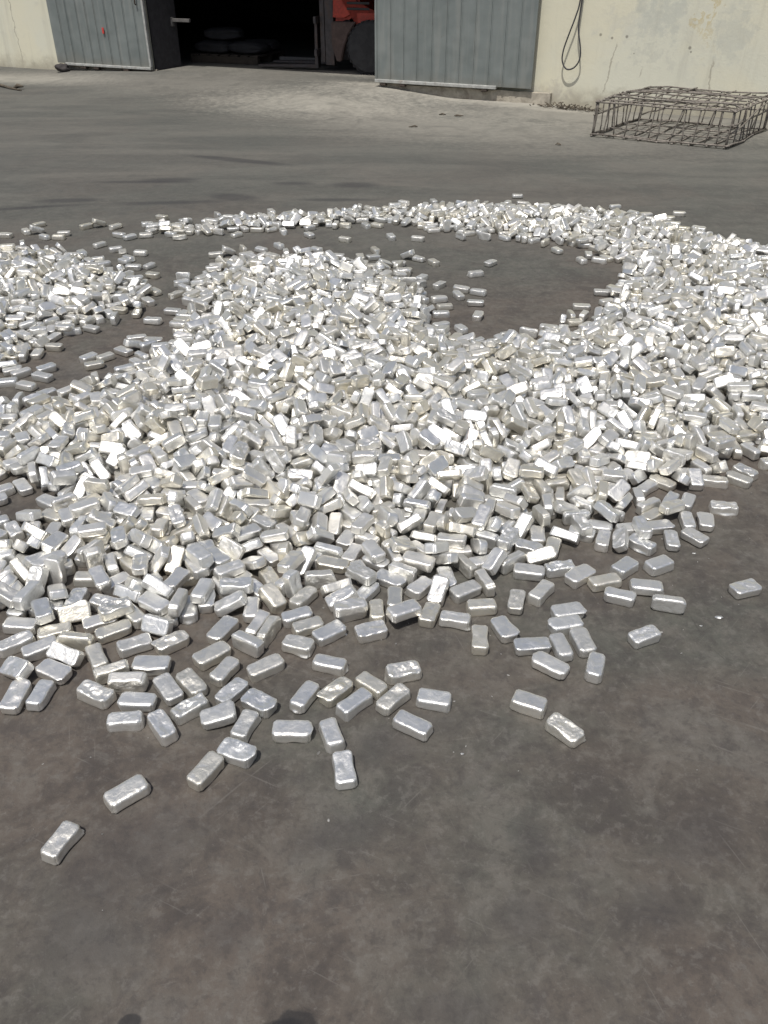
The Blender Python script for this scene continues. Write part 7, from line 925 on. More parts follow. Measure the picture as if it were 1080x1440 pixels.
-1016,2929,46,174,9,84,-2837,3465,17,0,0,117,1511,5192,16,0,0,-39,629,3804,14,0,-180,-90,2468,3725,42,12,154,63,-1929,3645,14,180,0,-72,2718,4495,56,73,-176,-18,-342,4628,24,-93,0,-156,1726,2878,14,0,0,153,-513,3773,54,-93,0,14,2335,3667,30,0,-22,-158,-695,5125,16,0,180,-86,
3240,4333,44,-2,-178,56,2580,4450,47,0,1,166,-1817,3534,24,93,0,-66,-65,3510,49,71,-37,79,-564,3248,43,110,39,4,1696,3238,24,94,0,-104,2178,5588,14,0,180,-89,-1890,2193,24,-93,0,-125,-1755,3033,16,0,0,-94,-577,2597,27,72,0,-115,-2260,3249,14,0,180,51,-2352,3485,24,93,0,-21,
-2150,5091,14,0,0,-114,426,6158,16,0,0,120,2511,3580,47,1,-178,-69,-1743,2789,16,0,180,-54,138,3579,24,-93,0,-72,515,6247,24,-93,0,105,1579,3130,16,0,0,111,-1039,2380,14,0,180,66,2546,3377,14,-180,0,43,-555,2793,40,-83,149,-2,2303,3574,41,-158,-23,-18,-2158,3766,16,-180,0,-60,
1900,3545,40,97,-23,140,-511,4252,49,-10,-4,-19,-1372,2130,24,94,0,112,2370,3020,14,-180,0,64,-1855,3656,16,0,0,-44,1495,3700,47,0,0,97,379,2896,50,0,180,-45,-3485,4451,14,0,0,116,1633,3483,14,180,0,85,-1746,4591,14,-180,0,-72,814,3608,35,25,18,41,1618,3050,46,-2,178,-56,
-2737,5104,16,0,0,167,-771,3547,24,-94,0,6,-1720,2590,14,0,180,30,-2370,4506,57,97,-10,-141,-1969,2751,29,0,158,-5,2330,3049,16,0,0,65,2424,3492,46,0,0,-149,-2378,3422,26,-43,0,-178,810,6432,16,180,0,48,2453,3060,24,-93,0,-166,1336,4147,17,0,0,-167,2885,3515,16,0,0,-9,
2999,3777,16,0,180,-34,1264,5802,16,180,0,38,159,3112,28,-52,0,24,149,2453,14,180,0,-80,829,5939,43,-180,0,22,1705,3030,28,41,0,83,1795,4143,24,93,0,-9,2460,3388,16,180,0,4,-62,2859,14,0,0,177,-862,4083,16,0,-180,-48,-2352,4134,44,12,37,35,178,3894,24,93,0,-115,
-2533,4027,47,0,0,-178,-452,4495,16,-180,0,30,-3146,3667,16,180,0,-66,1891,3336,43,0,0,-112,-1761,3004,46,0,-180,-68,-3734,4903,16,0,-180,-62,446,3352,54,-7,-15,42,-856,3564,14,0,0,-142,440,2801,14,180,0,73,297,2502,24,-150,0,-3,2271,3160,23,-93,0,46,185,2647,16,180,0,-10,
287,2765,26,-42,0,14,-2404,3213,24,-94,0,-84,-1982,5192,16,0,0,4,-126,2668,44,-42,-18,-15,-1480,2662,26,-77,0,-82,2683,3366,14,0,0,-51,1592,4129,42,0,96,-161,1413,3532,45,0,3,-62,2552,3626,63,0,-147,18,2035,2994,14,0,180,-23,3589,4586,24,-93,0,154,86,4102,16,0,0,10,
-3504,4749,23,93,0,-10,-2325,4015,27,34,-4,148,2134,5605,24,-93,0,-97,-330,4464,43,-178,2,-37,-3373,5139,23,93,0,-8,909,3108,16,180,0,90,-2808,3795,24,-94,0,38,300,3611,17,0,0,-53,-2698,3436,16,0,0,-132,908,2866,23,-93,0,-135,-2262,3730,16,0,-180,36,1509,3535,60,-28,13,3,
-2027,3770,26,30,0,115,356,2741,24,93,0,-81,1936,5262,57,100,-3,127,395,3751,14,180,0,-76,-3423,4299,14,0,0,-56,2389,4684,45,-1,2,-69,350,2550,14,-180,0,-47,-492,2333,17,0,0,-64,170,3367,46,0,0,79,1504,3861,38,22,23,139,-442,3705,44,-8,164,66,-67,2801,47,-75,149,-35,
-2117,3651,34,4,25,72,90,3847,14,0,0,23,1327,3407,33,-21,17,-30,2936,3990,32,-16,16,131,-3122,4052,16,0,0,-34,1760,3310,37,0,144,-121,1308,2834,16,-180,0,15,-3670,5037,16,180,0,-60,-2995,3884,46,0,-177,73,1972,3208,46,0,0,101,-601,3327,38,-96,26,-18,1262,2926,16,0,0,-104,
1937,3467,16,180,0,16,-1660,4488,14,-180,0,-71,1679,3748,67,0,-143,25,402,3262,56,-13,4,-121,-772,2423,16,0,180,23,3041,4242,23,-93,0,-106,-227,4003,14,0,-180,72,-2030,4222,45,-3,0,0,-2650,3928,51,-13,-175,-33,-650,2819,46,0,180,78,-463,4347,14,0,0,139,1568,3989,69,1,170,33,
3368,4531,41,22,12,140,-1712,2827,29,52,0,129,-2209,3808,23,93,0,59,1516,5845,52,94,0,24,-1990,3290,16,0,180,84,-1927,2827,23,93,0,-152,-400,4152,50,0,0,57,1548,5321,23,-93,0,50,-1978,3856,16,0,0,-52,-330,2968,26,87,0,172,-44,2671,43,0,0,-111,-694,2749,30,176,-19,-16,
-1547,1958,17,0,0,113,-2563,3483,48,-172,-16,36,67,2803,43,98,33,123,-3517,4571,14,0,0,82,-2387,2780,16,-180,0,54,-2857,3499,50,0,180,54,1025,3521,39,-154,17,-39,3194,3827,17,180,0,-60,-2327,3655,23,93,0,-99,1594,5470,34,178,29,-32,1048,3680,24,-94,0,-80,-3258,5307,24,-94,0,-130,
-899,3711,23,-93,0,-73,1346,3716,44,0,-180,61,2190,3158,16,0,180,-87,-2589,4436,56,-7,18,46,-1789,4525,30,171,-20,61,381,2770,42,0,-96,10,2463,3908,47,169,-2,-58,-1998,4037,46,-180,0,83,2472,5141,24,-93,0,6,799,3739,23,-94,0,-31,2609,3547,37,-68,15,6,2260,3097,23,93,0,170,
1276,6400,16,0,-180,67,1224,3299,45,178,-1,-3,837,3128,37,-95,-22,-145,3149,4648,58,-78,-21,163,1937,3289,35,-11,149,-42,-3327,4724,42,83,149,-30,-286,3973,24,93,0,-118,-660,3610,14,0,180,-77,-3056,4076,16,180,0,-23,-2194,3673,44,0,180,-65,-2721,4060,76,-180,0,-46,-436,4867,23,-93,0,-44,
-428,3214,65,-53,-175,-9,-570,3284,53,-87,0,-1,2743,3106,14,0,0,-106,207,2764,59,-46,0,142,-2399,4808,46,0,-2,29,-3094,5059,32,-8,19,-31,-1162,1725,17,180,0,-2,1463,3932,27,40,0,30,-1919,3752,46,-2,178,-11,1437,6331,23,93,0,3,-587,2729,24,-93,0,-108,3210,3681,14,0,0,-13,
-2497,3548,42,28,-31,-46,-930,4741,23,93,0,17,1880,3517,45,90,-135,-32,-2154,2934,16,180,0,-61,2042,3584,59,-14,-12,-180,-840,2522,14,-180,0,-28,-241,2696,43,10,173,-79,-345,3837,43,0,0,-108,-2781,4472,34,166,23,36,-1890,4493,24,-93,0,-7,-2627,3458,37,-20,-25,136,2239,5323,47,180,0,-53,
-465,2544,23,-93,0,70,1590,5636,29,60,0,60,-374,3551,47,0,0,151,-2009,3676,44,172,14,-29,-2299,4532,32,20,162,-36,-3267,4466,35,167,25,-19,-205,2965,49,28,28,-145,-2203,3978,54,-164,-8,21,-3246,4370,47,180,0,58,-2707,5098,46,180,0,10,2450,3314,14,180,0,85,931,6323,16,-180,0,75,
2487,4505,67,-125,18,-34,-2307,3576,29,66,0,-110,3344,4459,43,0,-107,-117,2832,4270,57,79,-180,-1,52,2642,43,-30,33,-26,1692,5555,43,0,-180,-89,2673,3708,37,31,16,137,2680,3791,43,0,0,-67,1806,3374,30,-20,-13,-23,-2289,4189,58,-171,-22,38,-2112,4813,56,10,-19,122,-2247,3879,14,0,180,-40,
1069,3934,28,40,0,-120,2824,3965,44,122,28,-92,3201,4123,14,180,0,63,2009,3450,32,-10,-159,92,2318,4049,76,0,0,23,-1691,2895,32,0,-26,-138,-809,5008,14,0,0,-155,-1017,3626,38,0,-33,139,-734,2902,43,-32,34,-19,2367,3627,58,119,0,33,-2349,4327,48,-3,6,63,-1712,2708,16,0,0,-158,
-2944,3635,23,-93,0,-93,1645,2819,14,-180,0,14,873,3684,16,0,0,97,1626,3238,23,93,0,21,1878,3165,16,0,0,-53,-2446,4223,24,-93,0,45,-2382,2871,16,0,0,-48,-277,3197,59,-57,-178,16,-2907,3908,52,93,0,173,115,3983,24,93,0,-25,449,2896,34,-32,12,-96,2766,4946,26,-86,0,-70,
-2264,3951,53,-93,0,123,2941,4930,24,-94,0,24,-2455,3310,44,0,96,-172,-2319,3879,30,17,14,135,120,2802,61,-152,-4,-61,6,4811,16,0,-180,61,1376,5824,45,-3,0,166,-2586,3628,35,-44,-167,20,2410,3696,73,12,-149,38,-217,2810,46,180,0,33,2828,4396,58,11,-14,153,1138,6185,52,93,0,-135,
2542,3082,23,93,0,-170,2737,3643,33,0,-150,-21,968,2970,33,25,-13,-87,-329,4557,44,0,0,112,1689,3549,80,-3,180,-72,2351,3499,45,36,102,-96,-63,2364,23,93,0,-70,1342,3546,59,-10,18,90,2987,3860,31,19,13,112,2988,3542,23,-93,0,-3,1891,3023,32,3,20,154,2129,3365,16,0,180,51,
-3704,4756,16,-180,0,0,3102,4174,36,0,30,178,-2279,4649,32,-166,23,10,-2750,3562,26,94,0,-34,2283,3616,69,-15,-17,34,3056,4127,44,0,0,-32,2638,4512,65,-56,-47,-40,2407,3601,47,-180,0,33,2485,3947,77,-168,10,17,1109,3465,54,-172,-8,-71,-585,4410,24,-94,0,-137,2387,3402,37,-16,22,-82,
-1964,4776,32,7,20,133,-417,4740,14,0,0,175,1789,3842,43,0,180,70,-1852,1989,17,0,180,-54,-652,4699,34,3,-24,-103,-1165,1786,24,93,0,152,-2695,3364,16,0,0,17,3478,4322,17,-180,0,61,1394,4495,24,-93,0,140,2090,3456,41,-6,33,40,-2167,3757,48,0,0,44,-251,3908,47,0,0,-86,
-1667,2850,43,180,55,-32,-324,3005,41,54,-154,9,-3138,4151,47,42,34,-113,509,3022,32,-18,17,145,2580,3264,16,-180,0,63,-2728,4377,23,-93,0,112,-552,3181,50,-72,-23,123,571,3217,74,-27,170,-64,1793,4371,42,-63,-22,178,81,3600,23,93,0,118,2843,3799,24,93,0,78,1714,6238,14,0,0,118,
2634,3612,43,-58,-24,103,193,2695,29,41,175,-17,2228,3208,44,3,180,-72,-2424,3475,54,-14,171,-27,784,2926,16,0,0,44,-3269,4089,14,0,0,66,2053,3518,23,93,0,-65,2801,3402,14,-180,0,38,2910,3595,24,94,0,-33,-3734,4975,24,-93,0,25,-894,3477,16,-180,0,80,2745,4827,31,0,21,-151,
2178,2949,34,0,29,167,-1270,1926,16,180,0,-1,796,6092,32,160,-19,60,-690,2907,44,150,45,-16,-2083,4064,16,0,0,69,2052,3131,47,0,97,156,-337,3127,56,128,-6,-55,-581,3540,47,25,1,172,3204,4608,71,-90,-173,2,-47,2908,68,98,29,-79,-2783,3906,57,-93,0,-48,1785,3658,51,31,-178,-55,
2526,2962,16,0,0,-22,1,2448,16,-180,0,6,-2040,4174,58,-2,-14,1,-87,4829,16,0,0,-79,1513,4257,24,-93,0,74,-2285,4812,23,-93,0,-123,-911,5094,16,0,0,138,5,4645,37,22,-23,-110,-2854,4767,44,0,-97,83,1493,3423,61,24,-7,-137,1749,3420,61,-3,4,86,1890,2912,14,180,0,-40,
-1686,3011,14,-180,0,-54,2131,3696,73,-21,-21,81,1755,3010,14,180,0,79,-2795,3870,59,-93,0,133,3146,4057,70,-11,2,-140,2103,3252,17,-180,0,62,454,6248,24,-93,0,-88,-3043,3937,47,178,3,25,817,2895,23,-93,0,45,1962,3329,47,0,-180,-38,2330,4012,95,-49,6,-152,-2058,3757,48,124,-9,109,
-1507,2123,33,0,26,31,2396,3325,32,-176,-23,-16,-1294,2779,16,-180,0,19,-2772,3378,14,0,180,49,1294,3289,58,108,0,-81,997,2800,23,93,0,-173,-2597,4866,43,0,131,133,-3292,4658,66,96,-16,-41,-381,2827,51,-127,-22,39,-1994,4998,35,0,-29,116,-2552,3837,42,0,96,70,-3061,4587,42,0,96,-95,
-3203,4695,55,-135,-25,102,-1016,4093,14,0,0,-10,1837,3755,62,-4,-153,-54,2056,3568,85,3,18,-43,-1864,4159,14,0,0,-33,2471,3633,75,-6,18,117,-179,3030,40,-2,-41,163,-2663,4821,46,0,125,26,-919,2930,54,-93,0,-93,-3710,5192,16,0,0,102,2912,4358,58,37,0,-30,2809,5039,34,0,-152,-7,
-2130,3728,46,-179,0,44,-2058,4113,53,-97,4,30,1334,3895,50,2,6,73,-2226,3592,36,30,17,174,-2957,3434,14,0,0,36,3418,4363,26,-136,0,8,3212,3911,14,0,0,141,-88,2315,16,-180,0,-53,-395,4882,30,0,-21,135,-1421,2128,14,0,0,121,1996,3852,57,-32,-144,-43,-307,3143,79,-145,14,-40,
-2040,3854,33,-20,17,160,2940,4479,46,0,-180,5,2331,3811,81,42,-13,-134,2836,3363,35,-173,23,-35,-816,4796,16,0,0,166,-53,2564,48,2,-3,33,-123,3620,46,-180,0,47,-1737,1944,17,0,0,-96,795,3173,54,-93,0,78,2779,4074,24,-94,0,-132,-2062,3611,23,93,0,-53,-683,3545,38,13,28,-51,
291,3806,16,180,0,71,2207,3605,86,13,-1,-46,2420,3198,30,161,15,-56,1246,3950,23,-93,0,40,-2934,3807,14,0,0,-103,-2045,2954,16,0,0,-130,1906,3293,74,-175,-5,26,-2752,4594,64,170,28,-51,281,6265,14,0,-180,84,2221,4240,47,-180,0,-15,202,3177,41,-3,-139,-10,-195,2678,39,63,-19,-73,
2541,4530,44,0,0,-14,1691,4225,33,28,12,17,667,2746,16,180,0,17,3217,4035,24,-93,0,12,-3181,4896,43,49,24,122,2602,3687,60,-1,6,6,-2710,3417,46,0,0,-79,-472,3491,64,-34,-24,-138,-2158,4964,45,-1,-2,180,690,3788,28,-125,0,117,2951,4592,46,0,-112,-154,-2331,3790,47,-180,0,-89,
2082,3365,47,0,0,-127,1983,5040,56,27,2,115,-2487,4346,42,8,-134,126,2244,3533,36,177,-36,24,-2081,5131,23,93,0,143,-308,3334,62,0,-21,-74,-2304,2696,23,93,0,58,3012,4596,38,171,-33,59,-569,3340,67,50,-163,-32,592,2616,16,180,0,-45,-355,2754,14,0,0,-58,497,6339,14,0,0,-104,
2450,3101,14,0,0,14,741,3177,32,-1,-22,-102,1650,4460,24,-94,0,109,643,3369,47,0,0,141,2263,3031,33,0,26,107,3082,4835,46,0,65,-140,1866,4761,39,44,17,151,3427,4431,54,-93,0,167,-3412,4701,16,180,0,4,-2227,4737,43,-150,34,-25,-1079,3239,14,0,-180,-49,-2707,4693,68,67,21,169,
-3098,4678,70,-7,5,50,2295,3543,76,-145,0,118,-2441,4147,73,-131,-80,-52,-2184,3506,46,0,0,124,199,4149,23,-93,0,18,-2638,3532,46,3,0,-24,-2095,4408,35,10,-154,-7,159,4402,14,180,0,38,-1826,4400,14,180,0,75,2320,3428,60,50,172,30,-2728,4951,49,56,39,-156,2941,3859,55,-25,0,92,
-870,2929,36,154,-17,97,117,2362,16,0,0,100,1970,3912,95,-137,2,46,-343,4149,37,-17,-151,66,1977,3571,65,124,-11,88,-2290,3789,55,107,5,-87,2103,5053,56,-180,-13,-27,2186,3151,47,0,-180,-82,1857,3106,16,0,0,-36,-1400,2220,14,180,0,-80,1820,4910,32,-16,-14,81,-2134,4564,40,-96,31,-113,
2867,4321,60,-47,180,-21,2493,4030,71,-8,20,-58,-588,4247,54,172,4,-81,1495,5040,16,0,180,62,-1652,1928,16,-180,0,-30,2015,3991,85,-75,-152,24,2754,4526,67,180,-42,-35,-654,2912,47,-129,15,101,-1329,2010,16,0,180,-77,2314,3369,43,180,0,22,2826,3729,23,93,0,11,2109,3113,27,-110,0,-137,
-2146,4772,56,-25,5,-55,1625,5701,46,0,-57,-148,-1053,3040,14,180,0,-72,-2049,3294,16,0,-180,81,2584,3509,44,66,144,-24,1696,3695,65,-8,-3,-148,-84,4759,23,-93,0,-17,-2459,4064,84,43,-20,89,-2633,5032,46,4,0,113,1009,3853,58,0,-18,132,2171,3241,59,-94,0,-92,-2864,4710,78,174,-1,18,
-1673,3076,29,-43,0,-40,-725,4850,44,-28,7,-13,-1817,4585,30,-20,-11,68,2009,5592,14,0,-180,47,-143,3078,23,154,0,-14,2595,4153,36,-6,-146,-33,2061,3729,70,165,25,-2,-2147,2630,14,0,0,-155,2940,4426,67,-8,11,-121,-2621,5103,14,0,0,86,-3147,4003,16,0,0,-28,-2730,3230,24,-93,0,52,
2496,4130,66,73,13,95,1086,6387,23,-93,0,81,1629,3874,46,0,-180,-54,-2248,3343,14,0,180,-78,-2773,3667,24,-93,0,-155,-585,3060,57,6,-145,-110,-257,3407,58,35,13,-150,-2336,3198,14,0,0,94,2027,3506,54,57,-9,-60,2212,3386,49,-120,49,71,2758,3541,43,0,0,-124,2368,3271,51,-164,0,-71,
-956,3362,24,-93,0,-32,2525,3275,23,-93,0,-92,-230,3355,67,-39,20,11,-1646,2718,24,-93,0,102,-2724,3807,70,-149,24,-43,2072,4220,41,-147,-32,-81,1252,5793,54,180,13,46,-3218,5061,39,42,21,40,-1974,4177,23,-93,0,-6,-3020,4110,35,0,29,67,542,3144,57,-171,16,75,-904,4056,14,0,0,130,
687,3179,42,0,96,-128,-2624,3391,33,165,21,-12,-1943,4455,40,19,-140,-64,2608,3134,44,-180,0,-66,2015,3933,120,-151,-28,83,1468,5796,43,-78,32,10,3080,4222,54,-4,-10,-173,1341,6408,16,0,-180,64,2381,3867,77,0,-180,-51,-1989,3775,49,119,15,88,-3128,3974,48,0,0,-151,1969,4187,51,13,-40,-61,
51,3418,66,9,-34,-143,-65,3360,76,-153,5,-110,-2024,4880,54,93,0,-86,1779,5432,28,-127,0,-12,2724,3345,44,0,0,5,1087,2687,14,0,0,-147,678,6325,16,0,0,20,275,3115,62,4,171,71,-2494,3615,38,21,-21,-10,2155,3490,26,-11,-170,-43,109,3255,52,93,0,-81,3342,4734,45,0,116,-92,
-835,2846,44,126,-35,89,3072,4504,43,-130,-37,76,2867,4509,68,-53,58,114,1970,3833,108,-44,8,11,-277,3498,61,64,-6,2,2304,4098,69,-69,20,36,-2237,3443,14,0,0,13,2488,3303,24,-94,0,-95,3072,5014,14,-180,0,-37,2225,4087,85,-50,19,-144,-2971,4344,81,-180,0,-72,-2541,3760,76,1,5,92,
-1529,2017,44,97,-36,-40,-686,4049,25,145,0,-70,-3613,4739,23,93,0,-147,-2453,3975,34,0,25,175,2809,3787,56,-42,0,78,-2055,3396,14,180,0,-37,-49,4152,32,-23,-12,-149,1531,4027,43,134,31,-93,-2557,5167,24,-93,0,-14,-2033,2651,16,180,0,-87,719,3662,24,93,0,-68,1821,3309,50,51,10,-57,
-3270,4523,47,0,0,-18,-3034,5126,16,180,0,-84,-2621,4459,56,94,0,-133,-994,3488,46,0,0,-100,3384,4589,44,180,0,-44,2709,4060,42,26,141,-99,-2139,3418,14,180,0,-76,1719,4205,62,-113,12,-103,-2235,3441,52,-93,0,-164,2384,3108,37,0,-31,-31,-2311,4012,70,50,-29,-163,1871,3797,76,-115,43,-44,
-2520,3321,34,147,13,43,-416,3611,56,-16,-42,-141,-1863,3392,16,0,0,118,1319,3225,31,0,24,7,447,3017,37,95,21,126,-2663,3979,33,-19,-17,125,-2247,3728,54,-93,0,85,-2131,3944,28,-47,0,-92,-2108,2762,24,-93,0,71,-871,3353,43,0,0,-134,2449,3622,104,-3,18,125,-2767,4399,58,-13,178,-59,
1703,3808,56,-97,6,17,-429,3425,68,30,-6,-19,-3240,3975,24,94,0,55,-2348,3521,25,92,0,161,2123,4865,42,82,-147,19,1581,2950,24,-94,0,-25,-2185,3281,16,0,0,-99,1064,3766,45,0,-59,109,2610,3459,24,-93,0,149,2198,3306,52,-93,0,-58,2357,4095,107,-1,2,-18,2504,4942,70,3,5,-33,
2928,4167,61,36,171,10,-1849,2850,16,0,0,-43,-2055,2732,44,-81,-141,-26,2142,4742,68,-46,23,78,2863,3693,14,0,0,-158,2510,4225,69,143,11,-108,1444,4243,46,0,0,84,-371,2797,58,-56,7,-152,2508,4604,75,45,-138,42,-931,3006,32,0,-155,-23,2623,3006,14,0,0,-10,2536,5379,14,0,0,-5,
2811,3872,26,102,0,46,-278,4644,30,0,-157,106,2171,4685,41,-99,-34,136,2437,4586,78,-8,-4,86,-1599,2884,16,0,0,140,-44,3909,33,0,25,16,-2550,5235,46,0,180,65,1370,3840,73,15,-145,70,-1580,2808,32,0,155,93,-118,3293,70,-92,11,-75,37,3800,47,0,0,-81,-2158,3553,59,-23,-146,70,
3619,4402,16,0,-180,33,-2494,3683,62,101,13,-91,2647,3488,36,-29,158,-38,-1775,4422,43,0,0,115,2307,4809,80,2,176,64,1629,5587,68,51,-12,67,2671,3649,77,-147,-6,112,-3621,4546,14,0,0,-61,-2212,3688,83,-93,0,-87,-2359,2714,14,-180,0,56,-2505,5118,24,-94,0,166,-1457,2178,43,0,0,-70,
-3230,4658,84,0,-12,-44,-2591,4570,53,20,2,-157,939,3012,45,-26,11,90,2312,3281,38,-1,-33,106,-2381,4199,46,1,-10,9,2587,3770,66,-42,-167,52,3175,4363,78,4,2,12,2006,5295,62,18,8,38,-436,3785,53,-78,-4,-46,3196,4095,52,93,0,131,-2873,4565,67,-46,27,123,-2566,3955,56,-26,18,-118,
-2911,3847,43,0,0,-153,-2478,3984,57,-10,-23,20,-2626,4033,59,1,16,-18,-2251,4618,46,-24,-168,43,2704,3883,46,0,0,-105,-1708,1787,17,0,0,-157,1887,5812,45,178,2,13,2108,3008,36,-141,-18,-71,-2386,4597,40,-94,30,-5,-2048,3530,14,0,0,49,22,4399,26,-51,-180,7,2188,3435,29,95,-9,44,
-2554,3200,16,0,0,-144,2216,3215,87,36,2,-82,-1775,2683,46,179,-2,43,-456,4500,56,-4,-18,132,2747,4357,54,90,0,72,2002,5183,44,180,0,20,2695,4278,67,-144,-25,56,1922,5404,69,39,-15,25,284,3456,60,179,-19,22,1540,3576,81,56,-9,-51,1443,4387,16,0,0,114,2537,3415,54,-93,0,-66,
2048,3191,27,39,0,-15,-953,3664,16,0,180,39,2333,3686,65,20,-18,137,603,3048,46,-180,-2,-13,-2993,4665,58,-52,0,-59,-1582,2648,16,0,180,31,-2901,4495,56,123,0,107,-2694,3568,66,-3,149,-38,506,2905,66,32,16,96,2815,4704,44,0,-2,-74,2168,4462,63,87,115,-9,1300,3082,37,47,14,155,
-2482,5035,24,-93,0,80,2997,4185,52,-93,0,90,2051,3259,58,31,7,51,-637,3250,44,109,-38,77,-2045,4144,90,-5,10,128,-2933,4033,24,-93,0,80,2961,4541,74,92,-34,39,2227,4755,54,178,10,-27,-2095,3457,32,13,19,50,-3051,4747,53,-93,0,-41,-2418,3798,46,0,0,149,-2312,3951,56,121,0,123,
943,3519,54,93,0,133,-2234,3888,56,0,-17,8,-1460,3111,14,-180,0,84,338,3433,54,-93,0,-160,-2862,3692,24,-93,0,-75,2821,4240,100,-26,-171,11,2873,4067,66,0,0,48,-3219,5185,44,16,-161,75,-2845,4390,59,31,0,-154,295,3228,54,87,180,-2,2987,4660,54,11,12,65,3038,4788,14,0,180,-60,
-2784,4006,71,0,-96,-163,-1990,3526,44,0,0,-137,2252,3360,64,151,-8,97,329,3766,14,180,0,71,-3189,4248,31,-9,18,-99,2221,4851,33,19,160,-4,-2003,3617,42,0,-96,-44,-842,2713,34,11,25,-40,-460,3589,45,40,33,-32,2663,5155,52,93,0,99,2849,4434,55,77,0,150,-3013,4452,38,97,26,-68,
-195,2578,56,-18,-18,146,-2443,4992,33,-6,-24,-102,-3538,4655,16,0,0,-12,-2227,4507,46,-1,0,-134,-908,4411,14,-180,0,-47,-3618,5151,17,0,180,-24,2641,5287,24,93,0,-25,81,4405,23,-93,0,102,-3243,4584,52,-93,0,75,-3600,5062,14,180,0,68,-3454,4542,16,0,-180,-81,-2284,4548,58,19,161,-42,
-1893,4830,46,1,-178,9,-594,2999,67,85,160,-9,2723,4938,37,-6,146,-75,-3220,4451,63,-5,5,-30,-2307,4268,55,-149,-5,91,2063,3362,90,-102,14,113,21,4584,38,3,31,125,3200,4561,32,-15,19,-14,740,3224,62,20,-2,4,-2151,4494,58,-4,-14,97,1433,5619,42,-83,-151,7,1806,5113,52,91,-150,5,
2236,5475,24,93,0,49,2571,3236,54,93,0,-80,2572,3341,34,-21,-160,1,-2175,3790,80,14,55,151,2628,3856,58,-7,12,-123,-3379,4990,24,93,0,158,-2325,4482,52,-36,-47,57,1804,3053,23,93,0,-101,2246,3754,74,0,0,39,-1507,1868,16,0,0,-115,2386,4731,80,8,-47,-86,2495,3177,27,128,0,89,
3353,4221,24,-93,0,-12,-3311,4588,64,-171,18,58,2844,4844,52,-155,0,-5,-1377,2033,47,0,0,-90,-484,3022,80,123,5,24,-3132,4979,46,37,-6,137,3040,3952,38,-95,159,-9,-2278,3712,97,100,-15,-29,-2816,4334,46,-179,4,9,-3008,4764,74,-175,14,-39,-2659,4286,74,-81,145,-25,1946,3505,62,-16,16,-53,
-1309,1976,47,0,0,107,2182,4005,48,-122,-42,72,2878,3980,48,-8,0,95,-2553,3695,50,0,0,-5,1723,3170,24,94,0,89,-2425,3725,57,-3,-165,-45,2139,3085,61,154,-23,56,-2212,4125,35,148,-14,-80,-2801,4487,75,-10,-7,174,-1671,2935,43,155,6,-35,3106,3705,16,0,-180,-53,2507,3335,66,158,-28,-71,
2749,3971,67,-6,-4,-11,-1245,1999,42,28,-23,-60,-2307,4751,62,0,0,-68,-2385,3656,49,172,-11,23,-2254,3634,39,-16,-29,-34,-2528,4721,93,-7,-13,-110,1082,3567,32,131,-2,-86,2499,3913,98,-27,19,-114,-2765,3533,44,-85,-137,-37,-2421,3633,81,-107,-2,65,-2896,4971,44,180,0,21,-2546,3443,53,-107,125,25,
3337,4817,24,-93,0,-69,2637,3777,67,-36,35,-78,-1827,2895,16,180,0,-43,-41,4054,33,0,148,110,2210,3679,75,19,-33,-54,1843,4813,53,-92,2,0,-3112,5005,28,-56,0,141,-2599,4942,60,-21,1,136,-2773,4985,61,-6,-165,23,2820,4114,76,89,-123,46,-2081,4356,34,-23,160,-2,-2364,3591,43,0,180,-68,
2224,4050,89,-49,-22,-178,2818,3603,45,68,-135,36,-4,3168,53,99,0,59,1923,3399,43,0,-117,68,2743,4242,65,-107,23,-139,1788,2892,40,47,-20,-75,-2473,4726,70,-3,-176,69,85,2907,50,-35,-57,166,-67,3705,56,-25,177,38,2981,4547,37,1,34,-135,3490,4776,24,-93,0,-77,-3172,4404,74,-34,23,-84,
-2172,4161,46,180,0,-56,2751,4614,62,0,-26,107,-253,4498,39,-46,-9,104,2513,3551,84,-1,-19,117,2604,4461,82,0,174,-11,-3470,4781,42,-173,84,0,-2645,4226,69,-51,137,8,-2861,5369,24,93,0,106,-3543,4710,29,-40,0,-12,1324,6197,53,-94,0,-107,-1565,2712,14,-180,0,-1,-788,3388,56,-80,0,-127,
-1773,2017,34,1,-20,63,-3376,5203,26,-125,0,-92,2501,4767,60,-18,-166,-15,2861,3738,70,96,6,-110,1933,3070,54,-93,0,-30,-2312,3431,51,-28,-152,-62,2155,4617,52,11,24,56,2165,4386,33,35,3,-85,2886,4214,74,151,-7,53,-2820,3799,63,7,178,26,-2250,3350,43,0,0,109,1913,5544,53,30,180,13,
2718,3573,62,-5,160,59,-2423,4794,75,-2,-180,-61,-3046,4902,46,-12,53,20,2726,4820,54,13,163,68,2525,3699,73,0,-180,52,1972,4480,49,180,-4,-16,2007,3800,66,19,-18,162,2289,3372,94,164,26,-41,-3446,5202,16,0,0,-47,1554,3782,54,-93,0,-85,-2198,4599,69,-1,3,42,1630,4385,43,0,-180,-68,
-3584,4465,44,0,-96,135,-850,3311,65,23,-155,32,-247,4842,27,-65,0,153,-3364,4459,14,0,180,-83,-2548,4096,58,110,-1,76,-1764,3398,23,93,0,-92,-381,3118,46,-90,50,-55,2218,3503,52,-157,-17,-45,1957,3567,92,-52,153,-65,2492,4339,65,-62,11,-18,1706,4426,43,-4,-3,69,1834,3566,72,0,47,96,
-3592,4816,36,0,33,84,-440,3305,54,-93,3,2,-2565,5098,24,-93,0,100,2572,4508,91,-94,-11,3,-3076,4776,102,32,6,67,-128,4007,26,85,0,43,2703,4673,89,-55,3,-144,-2493,3793,76,104,21,-52,1191,4157,24,-94,0,-146,2370,3606,95,29,11,15,606,3277,60,26,-9,143,-3295,4379,58,132,-13,47,
